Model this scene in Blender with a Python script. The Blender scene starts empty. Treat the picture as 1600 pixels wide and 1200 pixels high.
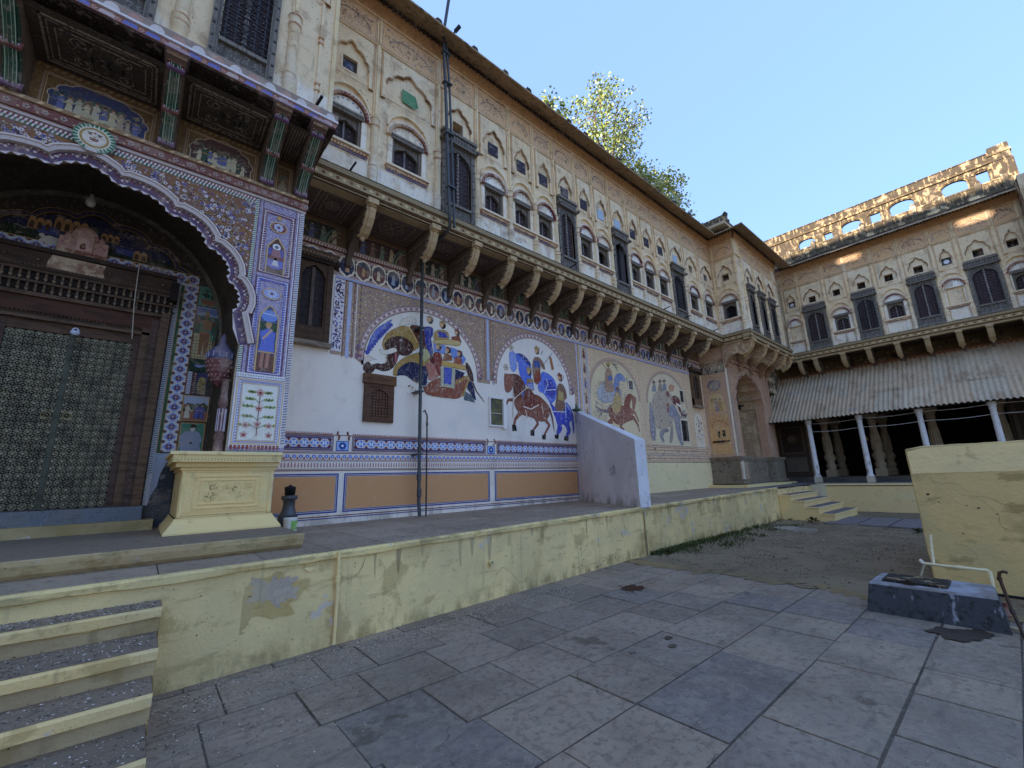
import bpy, math, random
from mathutils import Vector, Matrix, noise
from math import sin, cos, pi, radians
random.seed(7)
S = bpy.context.scene
COL = S.collection
# ---------------------------------------------------------------- camera (measured from the photograph)
MR = ((0.75983904, -0.64953067, -0.02746889), (0.12073241, 0.18250159, -0.97576475), (0.63880225, 0.73810777, 0.21709123))
FPX = 658.9; CH = 1.6
right = Vector(MR[0]); down = Vector(MR[1]); fwd = Vector(MR[2])
cam = bpy.data.objects.new('camera', bpy.data.cameras.new('camera')); COL.objects.link(cam)
cam.matrix_world = Matrix(((right.x, -down.x, -fwd.x, 0), (right.y, -down.y, -fwd.y, 0), (right.z, -down.z, -fwd.z, CH), (0, 0, 0, 1)))
cam.data.sensor_width = 36; cam.data.lens = 36 * FPX / 1600; cam.data.clip_start = .05; cam.data.clip_end = 3000
S.camera = cam
def wall_pt(px, py, Y):                 # photo pixel -> (x, z) on the wall plane y = Y
    d = right * (px - 800) + down * (py - 600) + fwd * FPX
    t = Y / d.y
    return (d.x * t, CH + d.z * t)
# ---------------------------------------------------------------- colours
def hx(h, k=1.0):
    o = []
    for i in (0, 2, 4):
        c = int(h[i:i + 2], 16) / 255
        o.append((c / 12.92 if c <= .04045 else ((c + .055) / 1.055) ** 2.4) * k)
    return tuple(o) + (1,)
# ---------------------------------------------------------------- materials
MATS = {}
def mat(name, layers=(), bump=(), rough=.9, base=None, spec=.3, metal=0, pattern=None, sat=1.0, val=1.0, warm=(1.27, 1.12, .98, 1)):
    """attribute colour -> pigment/dirt layers by world-space noise -> principled + bump"""
    m = bpy.data.materials.new(name); m.use_nodes = True; MATS[name] = m
    nt = m.node_tree; N = nt.nodes; Lk = nt.links
    b = N['Principled BSDF']; b.inputs['Roughness'].default_value = rough
    b.inputs['Specular IOR Level'].default_value = spec; b.inputs['Metallic'].default_value = metal
    geo = N.new('ShaderNodeNewGeometry'); P = geo.outputs['Position']
    def mp(sc, off=0):
        if not isinstance(sc, (tuple, list)): sc = (sc, sc, sc)
        n = N.new('ShaderNodeMapping'); n.inputs['Scale'].default_value = sc; n.inputs['Location'].default_value = (off, off * .7, off * .3)
        Lk.new(P, n.inputs['Vector']); return n.outputs[0]
    def noi(sc, det=5, off=0, rg=.6, dist=0):
        n = N.new('ShaderNodeTexNoise'); n.inputs['Scale'].default_value = 1; n.inputs['Detail'].default_value = det
        n.inputs['Roughness'].default_value = rg; n.inputs['Distortion'].default_value = dist
        Lk.new(mp(sc, off), n.inputs['Vector']); return n.outputs['Fac']
    def rng(s, a, b_, c=0, d=1):
        n = N.new('ShaderNodeMapRange'); n.interpolation_type = 'SMOOTHSTEP'
        for i, v in enumerate((a, b_, c, d)): n.inputs[i + 1].default_value = v
        Lk.new(s, n.inputs[0]); return n.outputs[0]
    def mix(f, a, c, mode='MIX'):
        n = N.new('ShaderNodeMix'); n.data_type = 'RGBA'; n.blend_type = mode
        if isinstance(f, float): n.inputs[0].default_value = f
        else: Lk.new(f, n.inputs[0])
        for i, v in ((6, a), (7, c)):
            if isinstance(v, tuple): n.inputs[i].default_value = v
            else: Lk.new(v, n.inputs[i])
        return n.outputs[2]
    def mth(op, a, b_=None):
        n = N.new('ShaderNodeMath'); n.operation = op
        for i, v in enumerate((a, b_)):
            if v is None: continue
            if isinstance(v, (int, float)): n.inputs[i].default_value = v
            else: Lk.new(v, n.inputs[i])
        return n.outputs[0]
    if base is None:
        a = N.new('ShaderNodeAttribute'); a.attribute_name = 'Col'; c = a.outputs['Color']
    else:
        n = N.new('ShaderNodeRGB'); n.outputs[0].default_value = base; c = n.outputs[0]
    if pattern:
        kind, sc, cols = pattern
        v = N.new('ShaderNodeTexVoronoi'); v.inputs['Scale'].default_value = sc; Lk.new(P, v.inputs['Vector'])
        w = N.new('ShaderNodeTexWhiteNoise'); w.noise_dimensions = '3D'; Lk.new(v.outputs['Position'], w.inputs['Vector'])
        r = N.new('ShaderNodeValToRGB'); r.color_ramp.interpolation = 'CONSTANT'
        while len(r.color_ramp.elements) < len(cols): r.color_ramp.elements.new(.5)
        for i, cc in enumerate(cols):
            r.color_ramp.elements[i].position = i / len(cols); r.color_ramp.elements[i].color = cc
        Lk.new(w.outputs['Value'], r.inputs[0])
        dot = rng(v.outputs['Distance'], .30, .46, 1, 0)
        if kind == 'scroll':
            v2 = N.new('ShaderNodeTexVoronoi'); v2.inputs['Scale'].default_value = sc * .27; Lk.new(P, v2.inputs['Vector'])
            ring = mth('ABSOLUTE', mth('SINE', mth('MULTIPLY', v2.outputs['Distance'], 15.0)))
            line = rng(ring, .0, .32, 1, 0)
            c = mix(mth('MULTIPLY', line, .8), c, cols[0])
        c = mix(mth('MULTIPLY', dot, .85), c, r.outputs['Color'])
    for L in layers:
        sc, lo, hi, lc, am = L[:5]; off = L[5] if len(L) > 5 else 0
        f = mth('MULTIPLY', rng(noi(sc, 6, off, .62), lo, hi), am)
        if len(L) > 6:            # height band (z0, z1): fades in from z0 to z1
            sp = N.new('ShaderNodeSeparateXYZ'); Lk.new(P, sp.inputs[0])
            f = mth('MULTIPLY', f, rng(sp.outputs[2], L[6][0], L[6][1]) if L[6][0] < L[6][1] else rng(sp.outputs[2], L[6][1], L[6][0], 1, 0))
        c = mix(f, c, lc)
    if sat != 1 or val != 1:
        hn = N.new('ShaderNodeHueSaturation'); hn.inputs['Saturation'].default_value = sat; hn.inputs['Value'].default_value = val; Lk.new(c, hn.inputs['Color']); c = hn.outputs[0]
    c = mix(1.0, c, warm, 'MULTIPLY')
    Lk.new(c, b.inputs['Base Color'])
    h = None
    for sc, st in bump:
        t = mth('MULTIPLY', noi(sc, 4), st); h = t if h is None else mth('ADD', h, t)
    if h is not None:
        bn = N.new('ShaderNodeBump'); bn.inputs['Strength'].default_value = 1; bn.inputs['Distance'].default_value = 1
        Lk.new(h, bn.inputs['Height']); Lk.new(bn.outputs[0], b.inputs['Normal'])
    return m
W_ = hx('e9e8e2'); DIRT = hx('4a4238'); BLK = hx('1c1a18')
mat('upper_plaster', [(.9, .44, .60, hx('dcc29c'), .5), (4.5, .50, .64, hx('b89c80'), .35, 23), ((1.6, 1.6, .8), .52, .66, hx('e6dac8'), .5, 3), ((2.2, 2.2, 1.4), .42, .56, hx('e2ddd6'), .75, 33, (7.9, 7.2)), (2.6, .54, .64, hx('9d8068'), .5, 7), ((7, 7, .9), .56, .75, hx('7d6650'), .5, 5), (22, .62, .70, hx('5b4c3f'), .7, 2), (45, .66, .72, hx('40342c'), .7, 9), (3.0, .57, .62, hx('d6c4a8'), .6, 14), ((3, 3, .5), .55, .72, hx('8f867a'), .4, 91)], [(18, .006), (60, .002)], warm=(1.21, 1.13, 1.0, 1))
mat('white_plaster', [(.8, .5, .7, hx('cdd0d4'), .4), (30, .68, .74, DIRT, .5, 4), ((6, 6, .7), .6, .8, hx('a8a49c'), .35, 2)], [(9, .004), (40, .001)])
mat('low_white', [(.5, .45, .65, hx('c9cacb'), .5), ((1.2, 1.2, .35), .54, .70, hx('b9b2a6'), .4, 14), (3, .62, .70, hx('c4bcae'), .5, 24), (38, .68, .75, DIRT, .5, 4), ((4, 4, 1.5), .42, .6, hx('8d8578'), .6, 44, (1.25, .9))], [(5, .006), (50, .001)])
mat('paint', [(2.2, .50, .70, hx('b9a596'), .35, 3), (9, .54, .66, hx('c4b4a4'), .35, 13), (26, .56, .70, hx('7a6c62'), .38, 1), (60, .58, .68, hx('cfc2b2'), .4, 8), (110, .60, .70, hx('5a4e48'), .35, 18)], [(40, .002)], rough=.85, sat=.82)
mat('mural', [((40, 40, 7), .50, .68, hx('cfc4b4'), .30, 3), (5, .56, .70, hx('c9beb0'), .3, 13), (16, .635, .665, hx('e2dbd0'), .7, 1), (48, .64, .68, hx('ddd5ca'), .7, 8), ((90, 90, 14), .58, .68, hx('3a3030'), .3, 28), (26, .62, .68, hx('5a4e48'), .35, 18)], [(30, .003)], rough=.9, sat=.95)
mat('paint_fresh', [(4, .58, .72, hx('c4bab0'), .25, 3), (22, .62, .72, hx('b8aca0'), .3, 1), (60, .66, .72, hx('6a5c54'), .4, 8)], [(40, .002)], rough=.85)
mat('paint_worn', [(2.2, .50, .66, hx('cdbd9f'), .62, 3), (12, .50, .62, hx('d2c3a6'), .55, 6), (38, .54, .62, hx('cbbb9e'), .5, 8), (55, .62, .70, hx('5d5148'), .4, 2)], [(30, .003)])
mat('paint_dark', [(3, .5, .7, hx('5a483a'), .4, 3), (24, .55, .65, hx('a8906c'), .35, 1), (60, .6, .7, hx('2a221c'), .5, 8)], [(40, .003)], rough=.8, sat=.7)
FL = (hx('c9b8a4'), hx('7a6f9c'), hx('8a4f58'), hx('b39a62'), hx('dcd0c4'), hx('66608e'))
mat('floral', [(1.6, .48, .66, hx('a8917c'), .45, 3), (30, .54, .66, hx('6a5058'), .35, 9)], [(50, .002)], pattern=('scroll', 26, FL))
mat('floral_worn', [(1.6, .48, .66, hx('c2a890'), .45, 3), (34, .52, .6, hx('cdb9a0'), .5, 5), (50, .6, .7, hx('6d4c48'), .35, 6)], [(50, .002)], pattern=('scroll', 30, (hx('c8b49a'), hx('94797e'), hx('9a6a5e'), hx('b39a78'))))
mat('floral_faint', [(1.3, .46, .60, hx('d6b489'), .7, 3), (8, .5, .62, hx('c9a98c'), .6, 5), (40, .6, .7, hx('6d5c48'), .35, 6)], [(50, .002)], pattern=('scroll', 22, (hx('bf9f7c'), hx('8a8a8a'), hx('a4765c'), hx('a09480'))))
mat('floral_dark', [(3, .5, .7, hx('4a3a2c'), .5, 3)], [(50, .002)], pattern=('scroll', 30, (hx('6d5434'), hx('8d7644'), hx('6a3a2a'), hx('465250'))))
mat('floral_blue', [(3, .5, .7, hx('b0a4a8'), .45, 3)], [(60, .001)], pattern=('scroll', 52, (hx('4a50a0'), hx('5b60b0'), hx('8a5470'), hx('454c98'), hx('c8c4d4'))))
mat('spandrel', [(2.2, .42, .62, hx('7d6058'), .6, 3), (40, .55, .66, hx('5a4440'), .35, 8)], [(50, .002)], pattern=('dots', 30, (hx('ddd6e2'), hx('4a4a96'), hx('6a3038'), hx('7c86a8'), hx('94733f'))))
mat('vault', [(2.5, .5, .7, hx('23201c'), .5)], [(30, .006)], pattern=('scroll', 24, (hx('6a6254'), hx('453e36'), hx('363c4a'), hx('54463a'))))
mat('orange_band', [(6, .5, .65, hx('8a6a50'), .5, 3), (20, .55, .65, hx('d9b483'), .5, 5), (50, .55, .65, hx('3b2316'), .5, 7)], [(40, .004)])
mat('stone_dark', [(1.5, .45, .65, hx('6f6558'), .5, 3), (9, .5, .64, hx('3b352e'), .6, 5), (40, .58, .68, hx('8d8475'), .4, 6)], [(8, .01), (40, .004)])
mat('grime_stone', [(1.8, .34, .47, hx('2e2a25'), .9, 3), ((8, 8, 2), .52, .64, hx('b9a684'), .6, 5), (34, .56, .66, hx('131110'), .7, 6)], [(10, .02), (40, .005)])
mat('bracket_stone', [(6, .5, .64, hx('8a7a5c'), .5, 3), (30, .58, .68, hx('4b3f2e'), .6, 5)], [(40, .004)])
mat('wood_grey', [((30, 30, 2.0), .45, .65, hx('3c3a3a'), .6, 3), (40, .6, .7, hx('23201f'), .5, 5), (9, .55, .65, hx('8b8a8a'), .35, 8)], [((60, 60, 6), .005)], rough=.75)
mat('wood_brown', [((4, 4, 18), .45, .65, hx('2a2019'), .55, 3), (40, .6, .7, hx('6d5d50'), .35, 5), (6, .58, .7, hx('77665a'), .3, 8)], [((10, 10, 60), .004)], rough=.75)
mat('wood_dark', [((24, 24, 3), .45, .65, hx('181113'), .5, 3), (50, .62, .7, hx('6d6060'), .3, 5)], [((50, 50, 6), .003)], rough=.7)
mat('brass', [(5, .45, .65, hx('2b2a24'), .6, 3), (60, .55, .7, hx('7b7b66'), .35, 5), ((3, 3, 1.2), .52, .66, hx('8e8e7c'), .3, 8)], [(60, .002)], rough=.55, metal=.35)
mat('dark', [], [(20, .01)])
mat('yellow', [(.55, .46, .62, hx('b8ab84'), .5, 1), (1.4, .42, .60, hx('c9bb90'), .4, 61), ((.9, .9, .7), .55, .66, hx('b09a68'), .45, 4), (2.6, .56, .62, hx('8f7a48'), .4, 74), ((2.5, 2.5, 9), .56, .68, hx('9a8762'), .4, 54), (1.7, .62, .65, hx('bdb6b4'), .8, 12), ((9, 9, .5), .58, .74, hx('76705a'), .45, 6), (26, .66, .71, hx('2c2820'), .85, 9), (48, .66, .71, hx('3a342a'), .6, 19), ((5, 5, 2), .40, .62, hx('7d6f4c'), .7, 15, (.26, -.02)), ((3, 3, 9), .50, .62, hx('8d8560'), .6, 16, (.74, .90))], [(6, .012), (32, .006), (80, .002)])
mat('yellow_right', [(.7, .45, .6, hx('b8ae88'), .5, 1), ((1.0, 1.0, 1.6), .52, .66, hx('9c8c62'), .55, 4), ((1, 2, 5), .56, .64, hx('7a6a40'), .5, 31), (30, .68, .73, hx('2c2820'), .7, 9)], [(6, .015), (32, .006), (80, .002)])
mat('yellow_clean', [(.8, .5, .62, hx('cfc9a2'), .4, 1), (5, .58, .68, hx('9b8d66'), .4, 4), (40, .7, .76, hx('3a342a'), .6, 9)], [(9, .012), (34, .006)])
mat('tread_stone', [(1.5, .45, .65, hx('7a7368'), .5, 2), (12, .52, .68, hx('4c4a48'), .5, 5), (46, .63, .69, hx('c9c7c4'), .8, 7), (80, .63, .69, hx('26241f'), .7, 8)], [(8, .008), (50, .003)])
mat('flag', [(1.1, .42, .62, hx('665e56'), .5, 2), (.7, .52, .66, hx('9a9186'), .5, 51), (7, .50, .60, hx('979084'), .35, 52), (16, .50, .60, hx('57514b'), .4, 53), (4, .50, .66, hx('8c887f'), .35, 4), (.45, .50, .62, hx('7f7a72'), .4, 41), ((2, 9, 3), .54, .70, hx('55524e'), .5, 11), (14, .58, .70, hx('4b4845'), .45, 6), (26, .55, .66, hx('8f8980'), .3, 36), (60, .64, .70, hx('b9b5ae'), .65, 7), (44, .66, .71, hx('24211e'), .7, 8), (1.9, .64, .69, hx('4b4136'), .6, 21)], [(3, .012), (11, .008), (46, .004), (90, .0015)], rough=.78, spec=.4)
mat('grout', [(3, .5, .6, hx('35312d'), .5), (20, .5, .66, hx('6f685f'), .6, 4), (70, .6, .7, hx('8a847c'), .5, 6)], [(30, .01)])
mat('dirt', [(.8, .42, .60, hx('69604f'), .6, 2), (3, .54, .66, hx('4a463c'), .6, 5), (12, .52, .62, hx('857a64'), .5, 7), (40, .62, .68, hx('2c2820'), .6, 8), (55, .66, .70, hx('b5b0a5'), .7, 9)], [(2, .03), (9, .03), (40, .012)])
mat('buttress', [(.7, .42, .6, hx('a4a8b2'), .35, 1), ((3, 3, .6), .55, .7, hx('a4a6ac'), .4, 11), (2.4, .61, .66, hx('58606c'), .5, 8), (12, .60, .68, hx('767a82'), .5, 18), (40, .68, .74, DIRT, .5, 9), ((5, 5, 2), .40, .6, hx('6d675e'), .7, 15, (1.25, .92))], [(5, .006)])
mat('tin', [((1.2, .25, .6), .48, .66, hx('85806f'), .4, 2), ((.8, 3, 1.5), .50, .66, hx('8a725a'), .6, 4), (9, .60, .68, hx('2e2b29'), .6, 6), (1.0, .60, .68, hx('70818f'), .5, 14)], [(30, .004)], rough=.7)
mat('metal_grey', [(6, .5, .65, hx('3a3c40'), .5), (25, .6, .7, hx('6b4f3a'), .4, 4)], [], rough=.5, metal=.4)
mat('tank', [(1.6, .5, .62, hx('2b2d33'), .6, 2), ((5, 7, 2.2), .60, .66, hx('9aa2b6'), .8, 4), (14, .5, .62, hx('22231f'), .6, 6), (44, .62, .7, hx('6f7684'), .4, 8)], [(7, .02), (34, .006)])
mat('column_white', [((4, 4, 2), .5, .6, hx('7b6f60'), .75, 2, (2.6, 1.6)), (18, .6, .68, hx('6a6058'), .6, 5), ((12, 12, 1), .56, .7, hx('a9a49c'), .5, 7)], [(20, .005)])
mat('bark', [(9, .45, .6, hx('3c3025'), .6)], [(20, .02)])
mat('leaf', [(.9, .45, .6, hx('7a8a40'), .5, 2), (3, .5, .65, hx('b0b470'), .5, 6)], [], rough=.45, spec=.45, warm=(1, 1, 1, 1))
mat('weed', [(5, .45, .6, hx('2e3a1c'), .6, 2)], [], rough=.7)
mat('puddle', [(8, .5, .65, hx('1a1512'), .5)], [(30, .002)], rough=.6, spec=.3)
mat('glass', [(6, .45, .6, hx('6f6a3c'), .6)], [], rough=.15, spec=.6)
# ---------------------------------------------------------------- mesh builder
class MB:
    def __init__(s, O=(0, 0, 0), U=(1, 0, 0), V=(0, 1, 0), W=(0, 0, 1)):
        s.O, s.U, s.V, s.W = map(Vector, (O, U, V, W)); s.v = []; s.f = []; s.c = []; s.col = (1, 1, 1, 1); s.sm = []
    def T(s, p): return s.O + s.U * p[0] + s.V * p[1] + s.W * p[2]
    def add(s, pts, faces, col=None, smooth=False):
        n = len(s.v); s.v += [s.T(p) for p in pts]; col = col or s.col
        for f in faces: s.f.append([i + n for i in f]); s.c.append(col); s.sm.append(smooth)
        return s
    def poly(s, pts2, w=0, col=None): return s.add([(p[0], p[1], w) for p in pts2], [list(range(len(pts2)))], col)
    def rect(s, u0, u1, v0, v1, w=0, col=None): return s.poly([(u0, v0), (u1, v0), (u1, v1), (u0, v1)], w, col)
    def box(s, u0, u1, v0, v1, w0, w1, col=None, tap=0):
        p = [(u0 - tap, v0, w0), (u1 + tap, v0, w0), (u1, v1, w0), (u0, v1, w0), (u0 - tap, v0, w1 + tap), (u1 + tap, v0, w1 + tap), (u1, v1, w1), (u0, v1, w1)]
        return s.add(p, [(0, 3, 2, 1), (4, 5, 6, 7), (0, 1, 5, 4), (1, 2, 6, 5), (2, 3, 7, 6), (3, 0, 4, 7)], col)
    def prism(s, pts2, w0, w1, col=None, back=False):
        n = len(pts2); p = [(a, b, w1) for a, b in pts2] + [(a, b, w0) for a, b in pts2]
        f = [list(range(n))] + [(i, n + i, n + (i + 1) % n, (i + 1) % n) for i in range(n)]
        if back: f.append(list(range(2 * n - 1, n - 1, -1)))
        return s.add(p, f, col)
    def frame(s, u0, u1, v0, v1, t, w0, w1, col=None):
        s.box(u0, u1, v1 - t, v1, w0, w1, col); s.box(u0, u1, v0, v0 + t, w0, w1, col)
        s.box(u0, u0 + t, v0 + t, v1 - t, w0, w1, col); return s.box(u1 - t, u1, v0 + t, v1 - t, w0, w1, col)
    def lines(s, u0, u1, v0, v1, t, w, col=None):       # flat painted border
        s.rect(u0, u1, v1 - t, v1, w, col); s.rect(u0, u1, v0, v0 + t, w, col)
        s.rect(u0, u0 + t, v0 + t, v1 - t, w, col); return s.rect(u1 - t, u1, v0 + t, v1 - t, w, col)
    def disk(s, u, v, r, w=0, col=None, n=12, rv=None):
        rv = rv or r
        return s.poly([(u + r * cos(2 * pi * i / n), v + rv * sin(2 * pi * i / n)) for i in range(n)], w, col)
    def ribbon(s, path, t, w=0, col=None, w0=None, closed=False):
        m = len(path); L = []; R = []
        for i in range(m):
            a = path[i - 1] if (i or closed) else path[0]; b = path[(i + 1) % m] if (i < m - 1 or closed) else path[-1]
            dx, dy = b[0] - a[0], b[1] - a[1]; l = math.hypot(dx, dy) or 1; k = t / 2 if not isinstance(t, (list, tuple)) else t[i] / 2
            L.append((path[i][0] - dy / l * k, path[i][1] + dx / l * k)); R.append((path[i][0] + dy / l * k, path[i][1] - dx / l * k))
        for i in range(m if closed else m - 1):
            j = (i + 1) % m
            if w0 is None: s.poly([R[i], R[j], L[j], L[i]], w, col)
            else:
                q = [R[i], R[j], L[j], L[i]]
                s.add([(a, b, w) for a, b in q] + [(a, b, w0) for a, b in q], [(0, 1, 2, 3), (0, 4, 5, 1), (2, 6, 7, 3)] + ([(3, 7, 4, 0)] if i == 0 and not closed else []) + ([(1, 5, 6, 2)] if j == m - 1 and not closed else []), col)
        return s
    def lathe(s, prof, c=(0, 0), n=14, col=None, smooth=True, a0=0, a1=2 * pi):   # axis = V (up), profile (r, v), centre (u, w)
        full = abs(a1 - a0) > 6.2; k = n if full else n + 1; P = []; F = []
        for r, v in prof:
            for i in range(k):
                a = a0 + (a1 - a0) * i / n; P.append((c[0] + r * cos(a), v, c[1] + r * sin(a)))
        for j in range(len(prof) - 1):
            for i in range(n):
                i2 = (i + 1) % k; F.append((j * k + i, j * k + i2, (j + 1) * k + i2, (j + 1) * k + i))
        s.add(P, F, col, smooth)
        if full: s.add(P[-k:], [list(range(k))], col)
        return s
    def tube(s, path, r, n=8, col=None, caps=True):
        path = [Vector(p) for p in path]; P = []; F = []; m = len(path)
        ref = Vector((.13, .21, .97))
        for i, p in enumerate(path):
            d = (path[min(i + 1, m - 1)] - path[max(i - 1, 0)]).normalized()
            if abs(d.dot(ref)) > .95: ref = Vector((.97, .1, .13))
            a = d.cross(ref).normalized(); b = d.cross(a); rr = r[i] if isinstance(r, (list, tuple)) else r
            for j in range(n):
                t = 2 * pi * j / n; P.append(p + a * cos(t) * rr + b * sin(t) * rr)
        for i in range(m - 1):
            for j in range(n): F.append((i * n + j, i * n + (j + 1) % n, (i + 1) * n + (j + 1) % n, (i + 1) * n + j))
        s.add(P, F, col, True)
        if caps: s.add(P[:n], [list(range(n - 1, -1, -1))], col); s.add(P[-n:], [list(range(n))], col)
        return s
    def build(s, name, m, parent=None, label=None):
        me = bpy.data.meshes.new(name); me.from_pydata([tuple(v) for v in s.v], [], s.f)
        ca = me.color_attributes.new('Col', 'FLOAT_COLOR', 'CORNER')
        buf = []
        for p, c in zip(me.polygons, s.c): buf += list(c[:4]) * p.loop_total
        ca.data.foreach_set('color', buf)
        me.polygons.foreach_set('use_smooth', s.sm)
        me.materials.append(MATS[m] if isinstance(m, str) else m)
        o = bpy.data.objects.new(name, me); COL.objects.link(o)
        if parent:
            o.parent = parent
            o.matrix_parent_inverse = PW(parent).inverted()
        if label: o['label'] = label
        return o
def PW(o):
    m = o.matrix_basis.copy()
    if o.parent: m = PW(o.parent) @ o.matrix_parent_inverse @ m
    return m
def thing(name, label, cat, loc=(0, 0, 0), group=None):
    o = bpy.data.objects.new(name, None); COL.objects.link(o); o.location = loc; o.empty_display_size = .2
    o['label'] = label; o['category'] = cat
    if group: o['group'] = group
    return o
def tag(o, label=None, cat=None, group=None, kind=None):
    if label: o['label'] = label
    if cat: o['category'] = cat
    if group: o['group'] = group
    if kind: o['kind'] = kind
    return o
def copytree(o, delta, parent=None, top=True):
    c = o.copy(); COL.objects.link(c)
    if top:
        c.matrix_basis = Matrix.Translation(delta) @ o.matrix_basis
    if parent: c.parent = parent; c.matrix_parent_inverse = o.matrix_parent_inverse.copy()
    for ch in [x for x in KIDS.get(o.name, [])]:
        k = copytree(ch, (0, 0, 0), c, False); KIDS.setdefault(c.name, []).append(k)
    return c
KIDS = {}
def kid(o, p): KIDS.setdefault(p.name, []).append(o); return o
MAIN = lambda Y: MB((0, Y, 0), (1, 0, 0), (0, 0, 1), (0, -1, 0))
WEST = lambda X: MB((X, 0, 0), (0, -1, 0), (0, 0, 1), (-1, 0, 0))
def arc(cu, cv, ru, rv, a0=180, a1=0, n=24):
    return [(cu + ru * cos(radians(a0 + (a1 - a0) * i / n)), cv + rv * sin(radians(a0 + (a1 - a0) * i / n))) for i in range(n + 1)]
def cusped(cu, hw, spring, apex, foils=7, depth=.07, n=6, peak=.10, base=None):
    """multifoil pointed arch outline, left foot to right foot"""
    P = []; rise = apex - spring
    for k in range(foils):
        for i in range(n + 1 if k == foils - 1 else n):
            t = (k + i / n) / foils; a = pi * (1 - t); f = i / n
            bul = sin(pi * f) ** .7 if 0 < f < 1 else 0
            r = 1 - depth * (1 - bul)
            pk = peak * max(0, 1 - abs(t - .5) * foils * 1.4)
            P.append((cu + hw * r * cos(a), spring + rise * (r * sin(a) * (1 - peak) + pk)))
    if base is not None: P = [(P[0][0], base)] + P + [(P[-1][0], base)]
    return P
def arched_panel(mb, u0, u1, v0, v1, arch, w0, w1, col=None):
    """rectangle with an arched opening that starts at v0 (arch: list left->right whose feet stand on v0)"""
    h = len(arch) // 2
    left = [(u0, v0)] + arch[:h + 1] + [(arch[h][0], v1), (u0, v1)]
    rgt = [(arch[h][0], v1)] + arch[h:] + [(u1, v0), (u1, v1)]
    mb.poly(left, w1, col); mb.poly(rgt, w1, col)
    for i in range(len(arch) - 1):
        a, b = arch[i], arch[i + 1]; mb.add([(a[0], a[1], w1), (b[0], b[1], w1), (b[0], b[1], w0), (a[0], a[1], w0)], [(0, 1, 2, 3)], col)
    for a, b in (((u0, v0), (u0, v1)), ((u0, v1), (u1, v1)), ((u1, v1), (u1, v0))):
        mb.add([(a[0], a[1], w1), (b[0], b[1], w1), (b[0], b[1], w0), (a[0], a[1], w0)], [(0, 1, 2, 3)], col)
def wall_holes(mb, u0, u1, v0, v1, holes, depth=.2, w=0, col=None, rcol=None):
    us = sorted({u0, u1, *[h[0] for h in holes], *[h[1] for h in holes]}); vs = sorted({v0, v1, *[h[2] for h in holes], *[h[3] for h in holes]})
    us = [u for u in us if u0 <= u <= u1]; vs = [v for v in vs if v0 <= v <= v1]
    for i in range(len(us) - 1):
        for j in range(len(vs) - 1):
            cu, cv = (us[i] + us[i + 1]) / 2, (vs[j] + vs[j + 1]) / 2
            if not any(h[0] < cu < h[1] and h[2] < cv < h[3] for h in holes): mb.rect(us[i], us[i + 1], vs[j], vs[j + 1], w, col)
    for a, b, c, d in holes:
        for p, q in (((a, c), (b, c)), ((b, c), (b, d)), ((b, d), (a, d)), ((a, d), (a, c))):
            mb.add([(p[0], p[1], w), (q[0], q[1], w), (q[0], q[1], w - depth), (p[0], p[1], w - depth)], [(0, 1, 2, 3)], rcol or col)
# ---------------------------------------------------------------- palette
CREAM = hx('dfccae'); WHITE = hx('e6dfd6'); TAN = hx('d0b594'); MAR = hx('6b2f30'); MAR2 = hx('4a2423'); BLUE = hx('3440a4'); LBL = hx('8698d6'); NAVY = hx('1c2550')
GRN = hx('1f4a38'); LGRN = hx('7fae8e'); OCH = hx('a37c42'); GOLD = hx('c09a4a'); BRN = hx('4e3a2a'); DBRN = hx('2c211a'); SKIN = hx('b88d66'); RUST = hx('8a4a34'); PINK = hx('c9a7a4')
GREYW = hx('77736d'); SHUT = hx('3a2f33'); STONE = hx('a89a84'); YEL = hx('e2cf98'); ORG = hx('a8693a')
def person_paint(m, u, v, h, robe, turban, w=0, halo=None, flip=1, legs=True):
    """flat painted standing figure, part of the wall painting"""
    if halo: m.disk(u, v + h * .88, h * .16, w, halo, 14)
    m.poly([(u - .16 * h, v), (u - .10 * h, v + .55 * h), (u - .13 * h, v + .74 * h), (u, v + .80 * h), (u + .13 * h, v + .74 * h), (u + .10 * h, v + .55 * h), (u + .17 * h, v)], w + .001, robe)
    m.poly([(u + flip * .10 * h, v + .70 * h), (u + flip * .24 * h, v + .50 * h), (u + flip * .30 * h, v + .62 * h), (u + flip * .33 * h, v + .60 * h), (u + flip * .25 * h, v + .42 * h), (u + flip * .06 * h, v + .58 * h)], w + .0015, robe)
    m.disk(u, v + .87 * h, .075 * h, w + .002, SKIN, 10, .09 * h)
    m.poly([(u - .085 * h, v + .89 * h), (u - .06 * h, v + .985 * h), (u + .03 * h, v + 1.0 * h), (u + .09 * h, v + .93 * h), (u + .07 * h, v + .88 * h)], w + .003, turban)
    m.rect(u - .10 * h, u + .10 * h, v + .50 * h, v + .54 * h, w + .003, GOLD)
def rider_paint(m, u, v, s, body, mane, robe, w=0, d=1):
    """small painted horse and rider"""
    q = lambda a, b: (u + d * a * s, v + b * s)
    m.poly([q(-.5, .45), q(-.42, .62), q(.2, .60), q(.36, .82), q(.52, .86), q(.60, .72), q(.50, .68), q(.42, .45), q(.3, .34), q(-.4, .34)], w, body)
    for a in (-.44, -.32, .28, .38): m.ribbon([q(a, .4), q(a + .07, .2), q(a, .02)], .06 * s, w, body)
    m.ribbon([q(-.5, .55), q(-.62, .4), q(-.6, .15)], .05 * s, w, mane)
    m.poly([q(-.16, .55), q(-.10, .95), q(.06, .95), q(.12, .55)], w + .001, robe); m.disk(*q(-.02, 1.04), .08 * s, w + .001, SKIN, 8); m.disk(*q(-.02, 1.11), .075 * s, w + .0015, mane, 8, .04 * s)
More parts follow.
